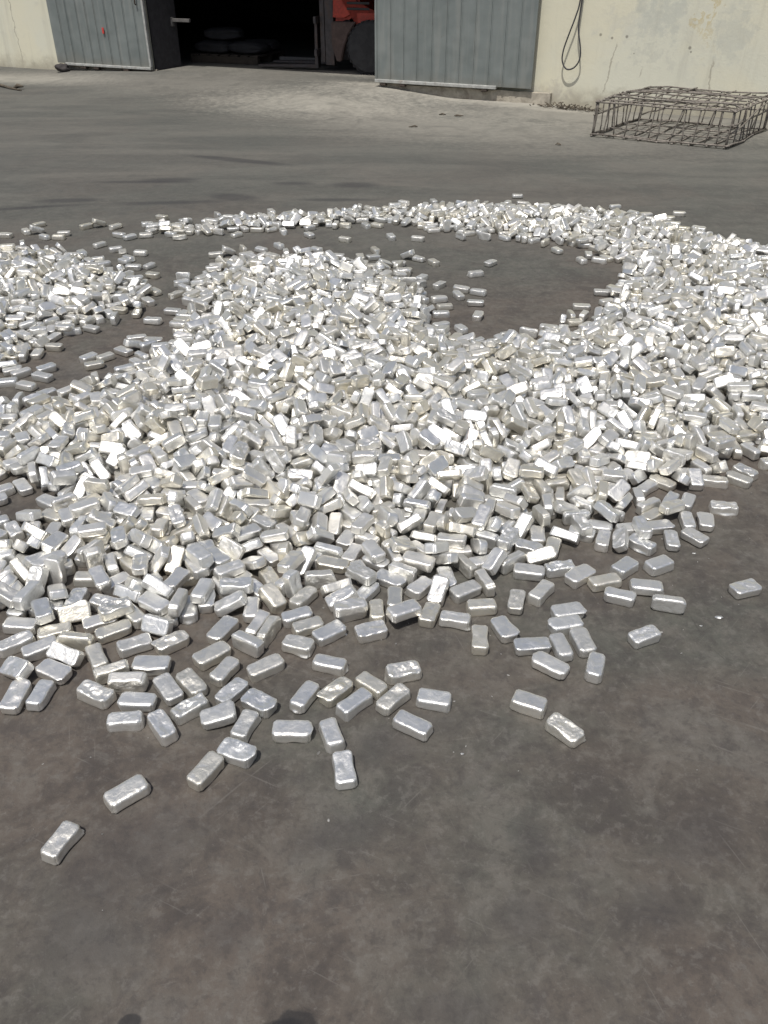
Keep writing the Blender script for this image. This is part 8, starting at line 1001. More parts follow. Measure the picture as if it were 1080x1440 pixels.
3363,4403,55,86,180,3,1731,4106,53,-94,0,-93,240,3315,54,170,-6,-41,2633,4641,62,-89,14,-89,1294,5861,52,93,0,127,-1433,4669,17,0,180,-77,3150,4245,62,135,-7,-101,-2462,3867,57,-16,-6,-113,-2338,3858,72,86,144,24,-2900,3811,56,-87,4,-154,303,3529,44,-54,-6,-129,2047,3934,96,-45,47,135,
-82,4690,28,49,0,-87,-1488,2823,24,93,0,76,1598,2727,24,93,0,-12,2922,4973,44,0,0,37,1850,3502,56,90,-3,-31,-971,3756,16,-180,0,-18,2251,4557,100,-146,56,-39,-1861,2077,14,0,180,-17,-2709,4854,70,86,0,100,2551,3884,68,-6,-142,-89,-1414,3032,28,0,-159,-39,-422,3894,55,-12,171,-30,
3335,4299,16,0,0,30,2835,4783,67,-166,-2,23,2830,4638,60,19,-10,-165,-2610,5082,53,93,0,-60,2394,4922,43,2,134,53,2391,3196,71,-23,-173,-34,-3408,4577,47,0,-180,16,2058,4162,37,84,-21,163,1730,5002,47,0,-180,9,2072,5667,24,93,0,-53,-566,4872,46,-1,178,-90,3098,4482,76,47,-3,71,
-2006,3964,40,-2,37,-11,2184,3759,98,-101,1,-93,2127,4221,73,-25,170,-50,2704,3505,61,-78,0,151,-1933,3622,44,0,-180,35,-2115,4010,66,-36,162,-2,-2726,5045,33,0,-23,8,-1603,2956,35,-24,19,123,1781,3231,47,0,0,177,-1510,2631,23,93,0,99,-97,3096,65,175,6,-76,-3560,4397,24,-93,0,-145,
3538,3984,16,0,180,32,-1879,3695,52,14,21,-163,2482,4722,79,-12,17,-102,-2549,4418,53,-100,0,49,-3221,3862,14,0,0,-102,-1795,2081,24,93,0,69,-1804,4306,16,0,180,74,2486,3820,62,16,22,64,1910,3190,35,-138,15,111,2131,3289,58,96,-8,-133,-229,4869,64,98,21,77,1698,4589,55,-3,-166,64,
2847,4389,99,-32,9,-69,2798,3631,42,73,-23,-153,-2562,5122,65,178,-6,30,-3083,4084,46,0,0,72,-3398,4644,54,95,-2,53,1677,3090,39,83,-154,28,-2112,4213,51,43,35,-144,2702,5062,32,-9,-158,86,-2557,4744,49,104,21,70,-1230,1868,16,0,0,32,2222,2943,14,0,0,-103,2970,4771,53,-94,0,44,
-2721,4434,54,126,-19,-55,2910,3729,64,176,6,50,990,6118,32,166,22,-40,-2749,4919,65,-145,-36,17,-2359,4732,62,0,0,122,-2588,3312,14,0,180,60,-2665,4379,59,-48,11,54,-2242,4168,72,74,-26,39,2509,3988,103,40,-175,4,2551,4636,95,-58,32,30,-2241,4267,75,-158,-16,52,3676,4554,16,0,0,21,
3314,4703,43,61,-149,-6,-1751,2628,32,158,18,67,-3084,3666,32,176,25,15,-3087,4332,56,-162,-2,-64,-2153,2707,47,0,-97,54,1975,3732,89,147,-10,-43,-2465,4489,58,39,0,170,2520,3769,86,-2,-10,-131,2387,4289,96,-87,-10,-60,2261,3449,70,-26,-38,48,1878,3639,62,-61,162,-9,-721,5004,36,-172,-28,-57,
3586,4252,26,-94,0,-41,-1207,1882,61,-18,10,-150,-3123,4228,59,94,8,132,-2277,3501,46,10,174,78,1455,3839,60,-137,-12,-20,2607,3387,54,-87,1,150,3074,4679,54,88,2,-162,1979,4042,71,87,-4,93,2984,4472,92,-14,-31,-106,-1888,4255,51,0,-7,-8,-1897,3821,48,5,4,-114,-248,3292,80,-15,-43,-178,
3484,4620,45,-3,3,-127,-2081,5022,47,0,0,67,2863,3868,60,-6,-164,33,2761,3787,58,-89,5,88,927,5719,14,180,0,82,2330,4892,54,93,0,148,-2380,3988,58,145,3,99,-1555,2559,14,0,0,-69,-2460,5152,55,-21,0,-26,-1968,2860,43,0,134,-114,-2588,4860,76,-10,48,-60,2774,3328,14,0,0,-163,
3374,4664,57,138,2,13,1879,3752,94,-42,173,29,1924,4769,73,104,50,83,2374,4634,84,-1,-35,-2,-3161,4597,90,-88,51,-27,-2734,3981,57,-22,2,107,2668,3408,67,-19,-167,-57,-319,4810,36,169,31,48,2305,4411,102,37,13,-17,1640,2869,28,-180,-20,11,-2654,5199,27,-36,0,-52,2455,4420,90,47,172,35,
2019,2948,14,-180,0,-23,354,2950,80,-3,-174,71,3303,4335,60,29,25,17,2914,3386,16,0,0,-14,-2810,4825,57,-35,2,-123,2717,3274,16,0,0,105,-771,3156,37,28,20,-134,-2495,3139,14,0,0,59,-2052,3341,47,1,177,-71,2207,4295,84,-93,-2,-103,1874,5042,55,-4,-38,46,2424,3824,110,62,-18,-167,
-1308,1837,16,-180,0,-83,-2594,4107,44,-132,0,-106,1574,2905,49,174,-3,-15,1990,2842,23,93,0,-145,2426,4092,88,-97,-10,-76,2740,4146,77,72,114,31,-3741,5100,14,0,0,-135,-3001,5168,43,0,-42,-160,-2604,3653,69,32,22,152,-3422,4471,33,-167,-22,73,2452,4260,97,-130,39,70,2546,3835,85,-1,-3,168,
-2537,2875,24,-93,0,-57,1911,4484,81,-45,6,-107,-2072,2891,35,168,-30,-15,-1937,2673,47,180,0,-25,2913,4634,71,-9,29,65,3301,4421,88,162,16,72,-517,3176,76,-24,-167,40,-2655,3310,16,0,0,45,-2439,2837,14,0,180,-50,2667,4421,66,-4,18,37,-2924,4469,74,0,124,26,-3306,4782,70,-7,-136,-128,
3194,4237,28,48,0,56,3266,4546,48,-30,98,123,-1069,3156,36,0,-27,35,-1956,1981,16,180,0,-46,-2931,3707,44,0,97,-110,-2942,3641,69,87,-4,-125,-2882,3754,67,-106,-13,-58,3245,4402,80,-162,-2,-89,2070,3650,87,-20,-151,96,-2957,4662,69,136,-32,-88,1814,4763,62,-169,-26,3,-2361,4354,76,-6,-4,-31,
-3157,4797,26,87,0,-10,-2615,4022,87,7,15,0,2840,3954,78,61,-11,77,1063,6026,61,16,7,-2,2778,4035,79,-7,23,-60,-2437,5087,52,-44,-138,-47,-3128,4399,82,-155,0,66,-2191,2804,34,-124,-13,68,-2066,4050,58,1,164,-5,-3668,5072,46,0,0,76,3321,4578,59,157,-12,-38,-1372,1921,16,0,-180,-61,
2756,4597,94,91,26,-78,-3516,4184,17,180,0,55,-2117,4127,73,15,6,38,-2609,3784,67,22,17,-104,-544,6233,16,180,0,78,3291,4252,57,-14,-174,56,2932,4846,50,180,0,65,-2824,4139,62,-21,-173,26,2111,3536,61,-15,153,40,2206,3010,45,51,137,30,-2856,4214,52,10,9,-144,-2239,2859,25,-31,0,127,
-3005,5238,24,94,0,-39,-1596,1842,16,-180,0,-78,2826,4532,79,48,11,79,-3426,4844,39,-15,27,153,-3192,4543,71,-127,3,52,-2289,4755,92,-180,0,72,-2719,3884,61,19,-3,-92,2067,4951,65,-8,-16,-155,2135,5422,41,-44,-23,108,-1760,2321,16,0,180,-21,-372,4667,34,0,-28,-145,-2877,4814,83,-113,-19,-112,
-2516,3422,43,0,-109,145,-1961,2216,16,0,0,-38,1976,2921,36,-159,22,-68,2363,3351,85,-150,-1,-112,-336,4728,29,175,19,-23,2389,3528,69,8,166,-29,-446,3137,74,2,3,129,-2192,3366,27,-110,0,131,1898,4135,56,34,0,179,-876,5152,14,0,-180,-5,2820,4961,61,96,20,-145,-2912,4633,71,102,-21,67,
1749,5647,68,110,-6,-131,-3542,4933,45,102,47,-116,150,3280,64,1,-25,-86,3208,4325,86,-93,3,18,3059,3588,16,0,0,-74,-2403,3232,64,1,-173,-1,-2568,5231,74,-180,0,-8,-2781,4553,95,143,-35,46,-1673,2650,25,46,-180,-12,-2978,3973,41,138,-26,-72,-2992,4956,48,-21,169,36,-430,3656,73,77,6,-176,
2742,4459,102,41,20,-155,-479,3365,60,38,-162,-40,3095,4343,74,-21,145,62,-3044,3776,24,86,180,0,1897,5744,47,0,0,-28,2321,3231,80,-126,-33,-94,2086,3712,97,25,13,96,2091,4652,73,0,0,-11,3197,4556,83,-42,167,31,-2789,3410,38,-39,2,52,-3259,4943,56,-93,0,-150,3004,4378,72,-163,-2,89,
773,3524,56,94,0,-122,2375,3854,123,119,7,60,2016,3443,66,159,-10,-49,1740,2815,30,180,20,-29,2605,3917,91,-9,-102,-125,2382,3768,97,-18,-20,-141,-3115,4841,83,-166,11,79,-2404,4695,72,-152,-14,-35,422,3551,36,51,11,-49,2318,4599,89,-33,132,83,2057,3517,93,63,5,-36,2770,4096,117,-160,-26,11,
2177,4610,108,126,-72,-65,-2604,3861,82,-81,16,41,2997,4274,75,-9,38,-88,-3192,4337,83,-22,-24,-29,1827,3696,88,40,-175,-51,901,3106,55,-91,0,-105,2759,3928,74,80,18,-15,2108,3328,54,93,0,-136,2684,4121,79,165,42,-55,2368,4782,83,-56,-169,26,-2349,4612,64,25,16,85,-468,3718,77,17,10,-93,
2419,3366,62,28,-2,-139,-2982,4572,78,-50,158,-31,2665,4742,78,162,-25,69,-1848,2599,36,35,-15,-50,2531,3114,38,84,-157,13,2147,3502,64,0,-10,41,-2821,3462,73,10,-14,108,1273,4317,14,0,0,146,-2463,4393,37,0,-144,126,-2754,4177,73,-1,-12,-43,2196,3073,62,23,-23,54,3125,4594,75,175,-1,-55,
-140,3360,94,-15,175,7,2857,4143,81,-51,-42,-72,-2784,4074,56,-93,0,-79,-2339,4074,71,137,-18,49,2417,5013,77,178,1,-72,2482,5207,16,180,0,-53,1691,3160,46,17,123,20,2869,4916,60,-58,0,140,2976,4039,53,111,-26,-53,2028,3047,42,-23,-149,-9,2788,3696,62,-166,27,-29,-2997,3884,84,-90,0,161,
-2411,5033,50,18,-180,-10,-2204,4347,75,-9,-1,103,-3382,4333,62,0,-7,-92,-2140,3867,23,-93,0,-151,2878,3886,86,4,-164,4,1912,4199,87,-24,-23,141,-2216,3842,62,171,-22,9,3044,4286,105,26,-41,-116,-1601,2709,44,1,-2,-79,2182,4122,78,65,44,-94,2637,4708,88,-14,27,-177,-1802,2801,39,-132,22,-109,
3294,4509,75,14,29,45,3234,4136,54,-146,0,-69,2459,3782,155,28,154,-84,-3124,4936,84,144,17,-53,-2557,3539,69,-115,-23,-129,2473,4641,107,22,22,52,-3120,4103,66,-33,-13,53,-729,3369,62,158,-22,87,453,3147,70,-5,13,69,-2795,4284,66,131,-6,8,-2504,3926,59,34,-28,23,3089,4185,82,-124,-33,40,
3228,4682,69,74,17,-6,-949,2678,14,-180,0,79,-2731,4310,63,115,22,118,146,4197,35,0,30,106,1554,2782,46,0,68,-175,-2637,3742,81,6,25,-139,-2452,4528,70,82,175,-11,-187,5008,26,-113,0,-10,2328,3856,110,-18,-60,-13,-3519,5111,46,0,0,-123,2334,5307,39,-9,31,22,-70,4183,46,66,-36,-139,
-533,4713,49,176,2,-20,2112,4195,97,26,9,-87,-2463,5326,16,-180,0,-83,2609,5057,60,-39,-175,29,-1343,1862,47,180,0,36,-2165,4052,60,67,3,-176,-1815,3030,16,0,180,-78,-2652,4441,103,-101,0,46,2134,3680,114,-73,21,-100,-3024,5034,46,-1,3,-93,2163,3399,60,-4,11,-117,-530,2642,68,-164,-16,84,
-745,4415,38,-155,11,95,-3331,4835,69,-8,21,16,2415,3431,74,-15,-165,19,-2967,4796,78,4,-152,-35,3385,4532,81,-63,-171,9,2747,3879,78,164,18,-33,2078,4248,98,-85,26,-141,2964,3608,24,94,0,-35,-1729,2169,44,-2,1,-79,3065,4237,98,-28,-171,19,-2280,2763,56,-167,-8,-44,2323,3126,38,-7,30,137,
-1584,3137,23,93,0,-34,-1902,2551,14,-180,0,8,2597,4080,106,25,-3,-19,2174,4299,76,-117,74,54,2546,3181,53,93,0,101,3361,4305,56,-94,0,92,1698,5067,48,1,-4,-154,-2130,3815,43,0,110,-54,-1858,3468,27,-38,0,-2,-2402,3907,69,-40,-115,73,-3608,4888,34,0,-26,-96,2238,3853,99,-15,-131,-45,
-3058,3985,66,0,30,102,-2523,4622,74,-20,134,89,-2391,3865,53,-93,0,33,1231,6485,16,180,0,90,2477,5088,71,-54,-6,-117,2170,3595,110,-4,-19,47,-2551,3385,42,0,-97,-35,-2657,3871,66,-11,31,-44,3256,4764,45,180,-3,-6,2141,3217,57,-93,0,-92,2610,4796,76,-26,14,-34,-477,3109,89,128,-10,119,
-2926,4336,91,72,-35,118,2261,3640,108,61,-22,39,3043,4820,53,-28,9,-54,-3310,4984,53,28,-45,-97,-2576,3582,56,93,0,35,1720,3249,74,-1,164,-20,2682,4354,78,101,-22,-10,2327,4225,56,-70,-20,-130,2101,5147,71,-96,-2,-78,-1838,4656,33,-49,8,-118,799,3668,43,180,0,47,-1609,2000,27,-81,0,69,
2657,4196,68,128,-5,31,3409,4285,14,180,0,-82,-2778,4894,70,-47,-165,-37,-2899,4897,56,-68,0,-69,-2979,5017,81,-74,15,-26,-2647,5019,80,-6,-176,41,2846,4303,90,-29,9,174,-1968,3709,63,-55,-153,-9,2113,3879,77,29,-168,21,2896,4461,102,126,29,-104,-3111,4510,75,34,-99,47,1733,3077,52,-46,-3,-100,
-2407,4181,80,97,-9,-8,-2311,4410,56,-139,0,62,2430,4751,73,-20,62,88,2827,3947,118,174,-18,43,2827,3493,45,-2,178,-13,1470,4338,47,0,-180,-18,2223,3527,89,11,-19,-35,3031,4456,80,-10,-146,75,2452,3898,118,30,1,77,3433,4069,14,180,0,-11,2018,3781,100,-169,16,-2,3037,3679,16,0,0,108,
-2815,3716,47,0,-180,-59,2704,4108,97,-33,31,-84,2236,4149,100,-2,-69,-103,3056,4032,56,96,3,-13,3468,4585,75,8,2,20,2609,4847,74,0,-104,-112,-2314,3675,71,-5,-135,-2,2739,3442,60,50,0,38,2219,3928,74,-168,45,-34,1239,6257,46,178,2,-75,-2992,4043,23,93,0,31,2971,4080,66,69,-26,145,
2266,3285,86,133,0,-25,-2631,4506,81,108,-132,20,1935,3710,110,10,-169,-56,2012,3308,75,38,15,34,-1617,1887,48,0,0,120,-2527,4880,64,0,27,-35,-1910,1865,24,-94,0,-160,2495,4479,92,-47,-144,-51,-3631,4639,16,0,-180,53,-2507,4361,63,-10,134,-57,2157,4055,90,-93,33,-106,2674,5146,14,0,0,-26,
-413,4248,59,-15,167,-63,-3268,4528,85,5,8,-114,-773,3312,60,-28,-14,87,2828,3478,14,0,180,-47,1939,3547,120,-125,16,-96,-2593,4181,68,-6,13,-173,3077,5171,14,-180,0,1,-2830,5236,36,29,18,-85,-2700,5084,77,8,0,-174,-3397,4894,42,-34,-150,2,3209,3744,30,13,-16,-143,1864,3682,114,-41,8,-44,
2096,3908,133,32,-46,108,-2372,3679,91,80,2,84,-3654,4967,31,0,-25,31,2841,4044,96,0,180,-55,-326,4398,43,-19,-37,164,2475,3534,60,55,0,110,2391,4804,120,5,35,109,-2789,4361,84,175,-9,71,-567,3871,61,1,24,-171,-2876,4626,38,0,141,48,2086,3978,115,-64,-5,8,-916,2681,44,0,-180,8,
1119,3745,53,157,0,31,-3674,4372,23,93,0,-128,2637,3829,97,58,-161,5,-2363,3807,84,-36,12,141,2734,3661,72,16,-26,127,-2508,4591,84,-136,25,2,2761,3206,24,93,0,-98,-2980,4418,73,22,-11,7,2456,3175,46,25,-1,89,-2775,4739,78,0,0,80,2596,3330,74,-31,22,-153,-2458,4446,69,-39,28,-160,
-2743,3340,44,-36,-32,84,877,3255,55,-136,0,-33,-2249,4054,75,-170,25,54,2345,3535,104,15,-171,3,-3478,4630,39,-38,5,-85,-2531,5006,49,167,-15,-74,-1174,1836,56,-53,-30,-177,-2462,4874,70,96,29,-57,2813,4176,95,9,-26,-92,2379,5134,57,48,12,-123,-2937,4871,82,-15,-10,78,-2819,3578,43,-180,76,14,
2728,4401,95,-60,54,-156,-2900,4008,59,19,-12,-103,-3510,4827,55,-29,24,17,-2534,4390,82,-56,-2,-132,1920,3859,130,-45,10,0,2518,3855,131,-146,-22,-28,2701,3140,27,-39,0,-106,-1870,2087,46,0,0,104,-1955,3349,33,37,-10,175,1816,3408,57,167,-10,-49,-2170,4239,67,-141,2,-41,-2464,2766,23,93,0,-92,
-2618,4366,73,0,37,-20,-2186,3621,77,-161,12,11,1494,2629,16,0,0,16,-2143,4362,69,-13,18,-56,2449,4821,75,5,-2,33,3257,4274,82,44,153,25,2603,4901,65,-113,-57,96,1923,2853,33,-35,169,65,2653,3554,72,-174,0,66,2345,5003,75,19,-42,48,2227,4623,88,-93,0,-36,-3428,4925,25,89,0,38,
1850,3219,46,0,0,-89,-1974,2155,24,-94,0,-2,3042,4370,102,128,-16,109,-2302,4854,73,-3,17,-57,-2425,4653,62,-86,24,146,1784,3162,27,-57,0,167,1676,5920,47,-179,-4,38,2240,4797,87,-131,-22,-64,-2584,4574,88,-177,-13,-74,-3494,5046,48,-70,-111,-34,-2795,5034,44,0,96,94,2987,4151,97,87,-1,80,
2235,4023,103,-128,10,12,1716,4309,53,-93,0,155,2924,4512,91,-148,12,-73,2130,3522,101,-10,-173,-40,2103,3579,113,-87,34,48,1977,3492,88,10,-19,-152,2638,3312,43,95,36,58,2503,3398,71,-120,-29,-63,-3261,3416,16,0,0,-163,2937,4200,89,2,-165,42,-2454,3926,96,-27,-138,49,-2364,3751,94,37,-23,-12,
-434,3412,95,-153,14,-55,-2090,2668,31,148,-9,-79,-85,3848,53,0,-152,8,-1669,2055,17,0,0,-159,2564,3931,123,80,-34,-74,-2733,4227,87,-152,20,-22,-2273,4396,74,-49,-2,61,2203,4459,45,14,114,7,3124,4771,72,0,0,143,-2589,4099,89,164,4,-91,1873,3057,57,0,-14,-35,-3038,4852,76,0,3,20,
2163,4241,83,-114,25,123,-3535,4805,37,4,-142,66,-2329,4175,81,9,16,-69,2423,4469,92,-35,-169,52,2655,3256,42,0,95,89,2206,2831,14,0,0,178,2805,3840,96,-49,-6,84,2833,3450,53,93,0,-11,-2751,3725,70,-90,-32,-135,748,3715,32,6,-22,-46,-2729,4554,91,93,11,-102,-1981,4294,46,-86,42,-106,
2184,3689,129,-117,48,-70,3031,5091,16,0,0,50,-1325,1847,78,0,0,-42,1932,3226,71,54,9,-81,-2705,3684,69,2,-27,89,-2860,4310,82,12,-3,68,2913,4701,70,-84,155,22,-2679,5312,17,0,-180,7,2755,4298,108,-4,-154,102,-2486,4823,66,-69,-41,100,-1493,1971,87,43,9,-130,2603,3971,107,-94,-6,-43,
1776,3363,73,102,46,-113,2940,5107,28,0,19,37,-3263,4893,47,0,0,-145,1897,3446,65,0,-150,54,2604,4619,103,78,-22,66,2331,4362,99,70,25,-22,2428,2974,30,-11,-14,-168,-2836,4063,94,90,17,-37,-3173,4026,54,93,0,-105,-3321,3932,16,0,0,98,2600,3604,65,-139,-46,82,801,2789,42,-146,-37,11,
-3219,4301,65,162,27,71,-2498,4177,104,0,-180,-41,2889,5234,16,0,180,-15,-1685,3004,43,0,0,-13,3226,4807,64,59,-171,17,2918,3819,78,-164,-19,-40,2199,3558,113,-11,-14,47,3191,4192,62,130,-2,54,2293,5396,50,180,0,50,1800,3314,94,102,-52,30,-2594,4657,76,2,2,157,-1642,2008,44,-70,-21,61,
-2798,4429,95,-81,-9,-26,2007,4022,117,67,-17,-162,3052,3846,49,2,177,-86,2115,4321,85,-119,-4,43,-1741,2792,63,126,5,-72,-1606,2150,36,-27,-160,-58,-2904,4046,80,169,-19,-14,2776,3998,105,-167,0,25,2714,4239,102,-23,174,-21,2077,3457,94,-80,-31,-154,-2799,4102,106,-91,-1,114,2175,4987,67,-9,-24,-51,
2286,4487,84,-2,11,110,2582,4391,67,69,-28,119,2281,3577,116,-5,-171,58,-3215,4210,54,-20,0,-160,2257,3042,69,-97,25,100,2923,4272,101,-141,24,4,1853,3621,83,-62,-11,156,-2774,3619,56,-169,9,-14,-3299,4243,24,94,0,24,1903,4099,84,-39,0,-1,1796,3467,85,-63,21,60,2888,3655,68,-38,152,6,
3500,4220,14,0,0,159,-2937,4243,73,0,0,94,3609,4274,23,93,0,140,2277,3718,100,23,-12,-142,-2071,3713,61,153,-51,59,2686,3860,109,-29,164,-16,2542,4844,88,-15,153,50,2677,4599,76,40,32,5,-2089,4088,95,9,-175,37,-2667,3610,56,53,158,-38,-2882,3912,88,3,5,117,-3010,4263,47,-30,-9,-45,
1725,3337,96,14,-165,-46,-2095,3830,52,-92,-63,-55,-2441,4589,74,-62,-10,92,2428,4888,75,144,39,-10,2897,4657,94,150,5,2,2093,3147,45,-82,-39,-120,3404,4798,16,0,-180,-68,-2345,4641,89,19,23,67,3003,4749,62,1,-24,-137,-2941,4140,68,127,-17,-14,2515,4293,91,64,-164,-27,-2071,3862,64,67,1,123,
-3676,5288,14,0,180,-89,2783,4458,74,32,21,70,-3012,4718,105,108,-4,43,-2430,3558,66,-22,-12,149,2527,4319,107,116,13,-28,2611,4190,108,-61,128,-2,2058,3840,103,22,158,-36,-2184,4431,68,-52,-165,-5,-2578,3695,90,93,0,144,-1896,2983,29,10,-15,-147,2228,4437,98,49,2,21,-2796,5083,71,-140,9,3,
2255,4655,108,24,22,-28,-2117,3209,24,-94,0,-73,2142,3446,87,52,166,34,-3041,4357,111,-27,-4,-66,-2628,4780,71,61,1,4,-2344,4912,84,-157,17,36,2297,3915,65,-31,123,-70,-2428,4741,104,178,-9,1,-1606,2887,54,-93,0,-167,1701,2897,52,-93,0,132,-2413,4881,67,6,0,120,2144,3778,104,-3,0,-93,
-1854,2805,39,0,140,47,2054,4128,87,39,5,78,3172,3943,55,0,-15,103,-3086,4260,77,-23,30,12,-2105,3553,26,-134,0,67,-1964,3938,43,36,-9,94,-2177,4249,106,-19,178,-29,3172,4229,83,-137,15,71,-3182,4962,73,154,6,-55,2272,3967,101,-58,144,18,-2167,3916,71,26,18,-56,-2754,4346,103,-121,-4,67,
2127,3531,134,-10,7,-151,-3568,4610,33,-13,156,50,3532,4557,16,0,-180,-13,-2720,4467,75,24,-131,11,-3146,5240,46,0,0,170,2658,4872,78,0,47,124,-259,3094,91,-49,160,48,-799,4808,51,1,173,-28,2537,4019,117,-6,40,79,2086,4065,105,-121,11,-121,3123,4298,92,-67,-45,64,-1289,3283,23,-93,0,151,
2361,4460,102,-106,126,35,1878,3334,86,131,1,31,3031,4628,93,5,178,39,-3004,4291,75,71,-23,-74,-1473,2279,24,93,0,-32,2643,3189,50,0,0,107,3302,3982,17,0,0,-11,2290,3086,66,-11,-177,-75,2863,4575,83,-132,43,87,-3419,4690,54,93,0,-113,2323,3294,114,142,14,-61,3349,4112,23,-87,-180,1,
-585,3943,48,-20,161,-61,-3065,4458,79,-97,-42,-40,1118,3808,64,-20,20,73,-2372,3276,24,-93,0,3,1795,3131,57,-32,0,162,2067,4229,134,-3,-25,42,3053,4721,54,19,-22,-152,2344,4162,107,3,-9,-167,-2135,3963,77,38,-157,-53,2338,4265,80,20,17,144,2184,3295,94,-4,-10,-122,-3319,4437,76,0,-97,-85,
2352,3162,64,-4,1,142,-2363,4255,45,177,-56,-4,2281,4133,74,-58,-120,77,3071,4551,97,-57,-17,-146,1907,3211,80,-54,12,114,-2719,3484,41,-86,-24,26,-1887,3748,77,0,-2,28,-2539,3894,80,106,-5,145,-1530,2802,24,-93,0,81,3092,3869,73,-21,2,-76,-3097,5018,64,29,-8,155,2828,3744,96,-141,-1,-102,
-2616,3960,71,25,33,91,2909,4009,84,128,13,78,-1850,2141,14,0,0,8,-2350,4134,103,9,-8,31,2557,4568,98,95,24,-78,2189,4367,76,62,28,68,-1779,2092,62,5,4,33,2362,4927,77,123,34,104,2338,4288,103,13,23,123,-3491,4033,16,0,0,-127,2015,4112,123,-47,-10,-97,2796,4885,65,66,-169,15,
-2770,3910,95,-6,8,7,1929,5646,45,17,-178,-30,2029,3772,127,2,19,-32,1826,2855,23,93,0,-93,-3278,4063,44,0,0,75,2533,4660,122,-35,124,-110,-2192,4091,89,10,159,-62,-3242,5263,23,93,0,62,-2412,4074,87,99,1,88,-2525,5401,14,0,180,-51,-2935,5289,16,0,0,171,2420,3982,93,65,6,177,
-3107,4568,87,-93,0,-105,2150,3784,138,5,176,42,1942,3425,83,166,38,-13,1657,6051,53,34,39,-40,3336,3675,14,0,180,-34,-2655,3228,46,0,0,151,-3218,4858,38,0,-33,-128,2916,3664,36,-15,-25,44,3030,4544,70,69,-30,66,-2374,4800,94,97,-13,-81,2721,4994,57,-103,7,-152,2712,3807,63,81,-45,119,
3010,3864,67,104,18,97,-2813,4654,90,159,-4,-16,-2508,4081,84,25,-3,-106,-3247,4593,98,93,3,157,1795,5490,68,-103,27,-127,-2477,4668,99,-10,-163,-72,-2693,4638,98,-164,-41,61,-1920,2840,61,5,-3,-121,-2817,5164,46,180,0,-13,-2459,3864,87,-11,-167,36,378,6421,16,0,180,-83,-1300,2079,17,0,180,-56,
-1500,2705,72,109,7,-120,1799,2973,36,180,33,-36,-1931,2056,16,0,0,-76,2860,4726,70,13,52,48,-3469,4696,73,-156,-23,-67,-3162,4499,73,13,136,95,-3056,4350,86,-163,22,69,-2949,4105,43,-21,169,-10,-1871,3599,35,0,-28,53,2168,4388,108,-6,-148,112,2472,5017,76,147,46,-26,2170,3870,114,-17,-171,-73,
-2968,3781,46,38,-34,-67,2320,3415,101,-172,-6,-49,2593,3864,109,59,-170,-3,2366,3032,45,-3,0,-115,1797,3597,94,-25,130,54,3167,4416,88,14,10,26,-1921,3271,14,0,0,-110,1906,3573,100,43,-12,74,-2688,4100,88,141,-33,-55,-2539,4519,57,-49,-176,45,2644,4279,77,-39,3,85,-2577,4655,119,-13,18,-155,
2085,2890,14,0,0,78,-2520,5065,62,-8,-28,-103,-2922,5197,39,35,-21,18,1782,4403,84,20,176,-42,-1650,2795,42,-31,-146,30,-2914,4983,76,180,0,77,2664,4019,111,51,-37,-1,3105,4090,75,4,0,44,-2218,3996,88,5,172,26,-2113,4282,83,76,-16,52,1808,6006,37,19,22,52,-1953,3455,46,-180,0,-71,
2930,3954,66,21,6,-111,2548,3699,104,0,0,-165,-2387,4282,85,-20,3,89,2298,4331,115,25,6,169,-3084,4679,100,-6,-4,-27,-2220,4147,82,75,-11,35,-1539,2715,62,96,-16,63,-2952,4502,85,78,140,32,2090,4153,125,67,8,126,-2705,4052,114,-93,0,-44,-3508,4544,44,-1,178,-35,1872,3498,106,-70,-177,-15,
3189,4480,89,-16,-173,-7,-2563,3839,103,172,16,42,2528,5012,86,-173,18,-50,2438,4322,101,-12,136,-11,2527,3801,116,1,-177,-9,-2759,4829,76,-99,35,-46,2381,4381,111,151,-8,-88,2080,3723,131,2,-157,34,-2281,4562,84,-27,-2,0,-3404,4467,75,29,171,34,-2654,4561,91,27,-4,178,-2158,3419,52,-36,-20,80,
2869,3284,14,0,0,51,2533,4190,90,1,-157,-89,-3021,4058,75,60,6,20,2000,2989,53,94,0,-175,-1843,2688,44,0,180,43,3025,4107,82,-77,23,-85,2563,4472,116,88,174,2,-2364,4966,91,19,20,52,-2379,4449,59,4,161,41,-3478,3960,16,0,-180,58,-3451,4983,56,93,0,-27,1892,3137,66,-37,23,163,
-2518,4104,114,3,160,-4,3305,4909,42,0,-96,68,-3189,4744,90,38,-166,-32,-2299,4656,95,-125,-16,94,-2432,4056,130,179,4,2,-3428,3649,16,0,0,153,1980,4104,99,169,28,63,2234,4505,104,28,-34,-16,1803,3396,124,44,-155,-53,2778,4656,97,-97,18,102,2783,5310,16,-180,0,-28,-2022,3897,50,10,-139,76,
-1440,2483,14,180,0,28,2398,4215,116,77,154,-37,1834,3441,78,5,-163,57,2226,4385,101,22,131,109,1819,3211,85,93,0,4,-2311,2836,47,0,0,30,2337,4483,110,65,-57,-111,2591,4340,98,7,6,-28,-2233,3799,82,115,135,6,2085,3026,59,147,-9,78,-2697,4477,92,-35,-42,-94,-3355,4489,45,2,178,61,
2306,4559,105,-139,30,-54,2942,4849,86,162,0,62,-2882,4714,107,5,4,170,1859,4343,93,-22,-176,-47,2682,3727,76,31,-28,179,-2260,3930,100,100,1,-65,-3588,5070,52,-93,0,-86,3369,4612,79,7,-171,8,-2453,4231,73,36,9,-171,-1979,2636,47,0,-180,-20,1991,3683,134,-171,-7,59,943,3651,42,0,41,85,
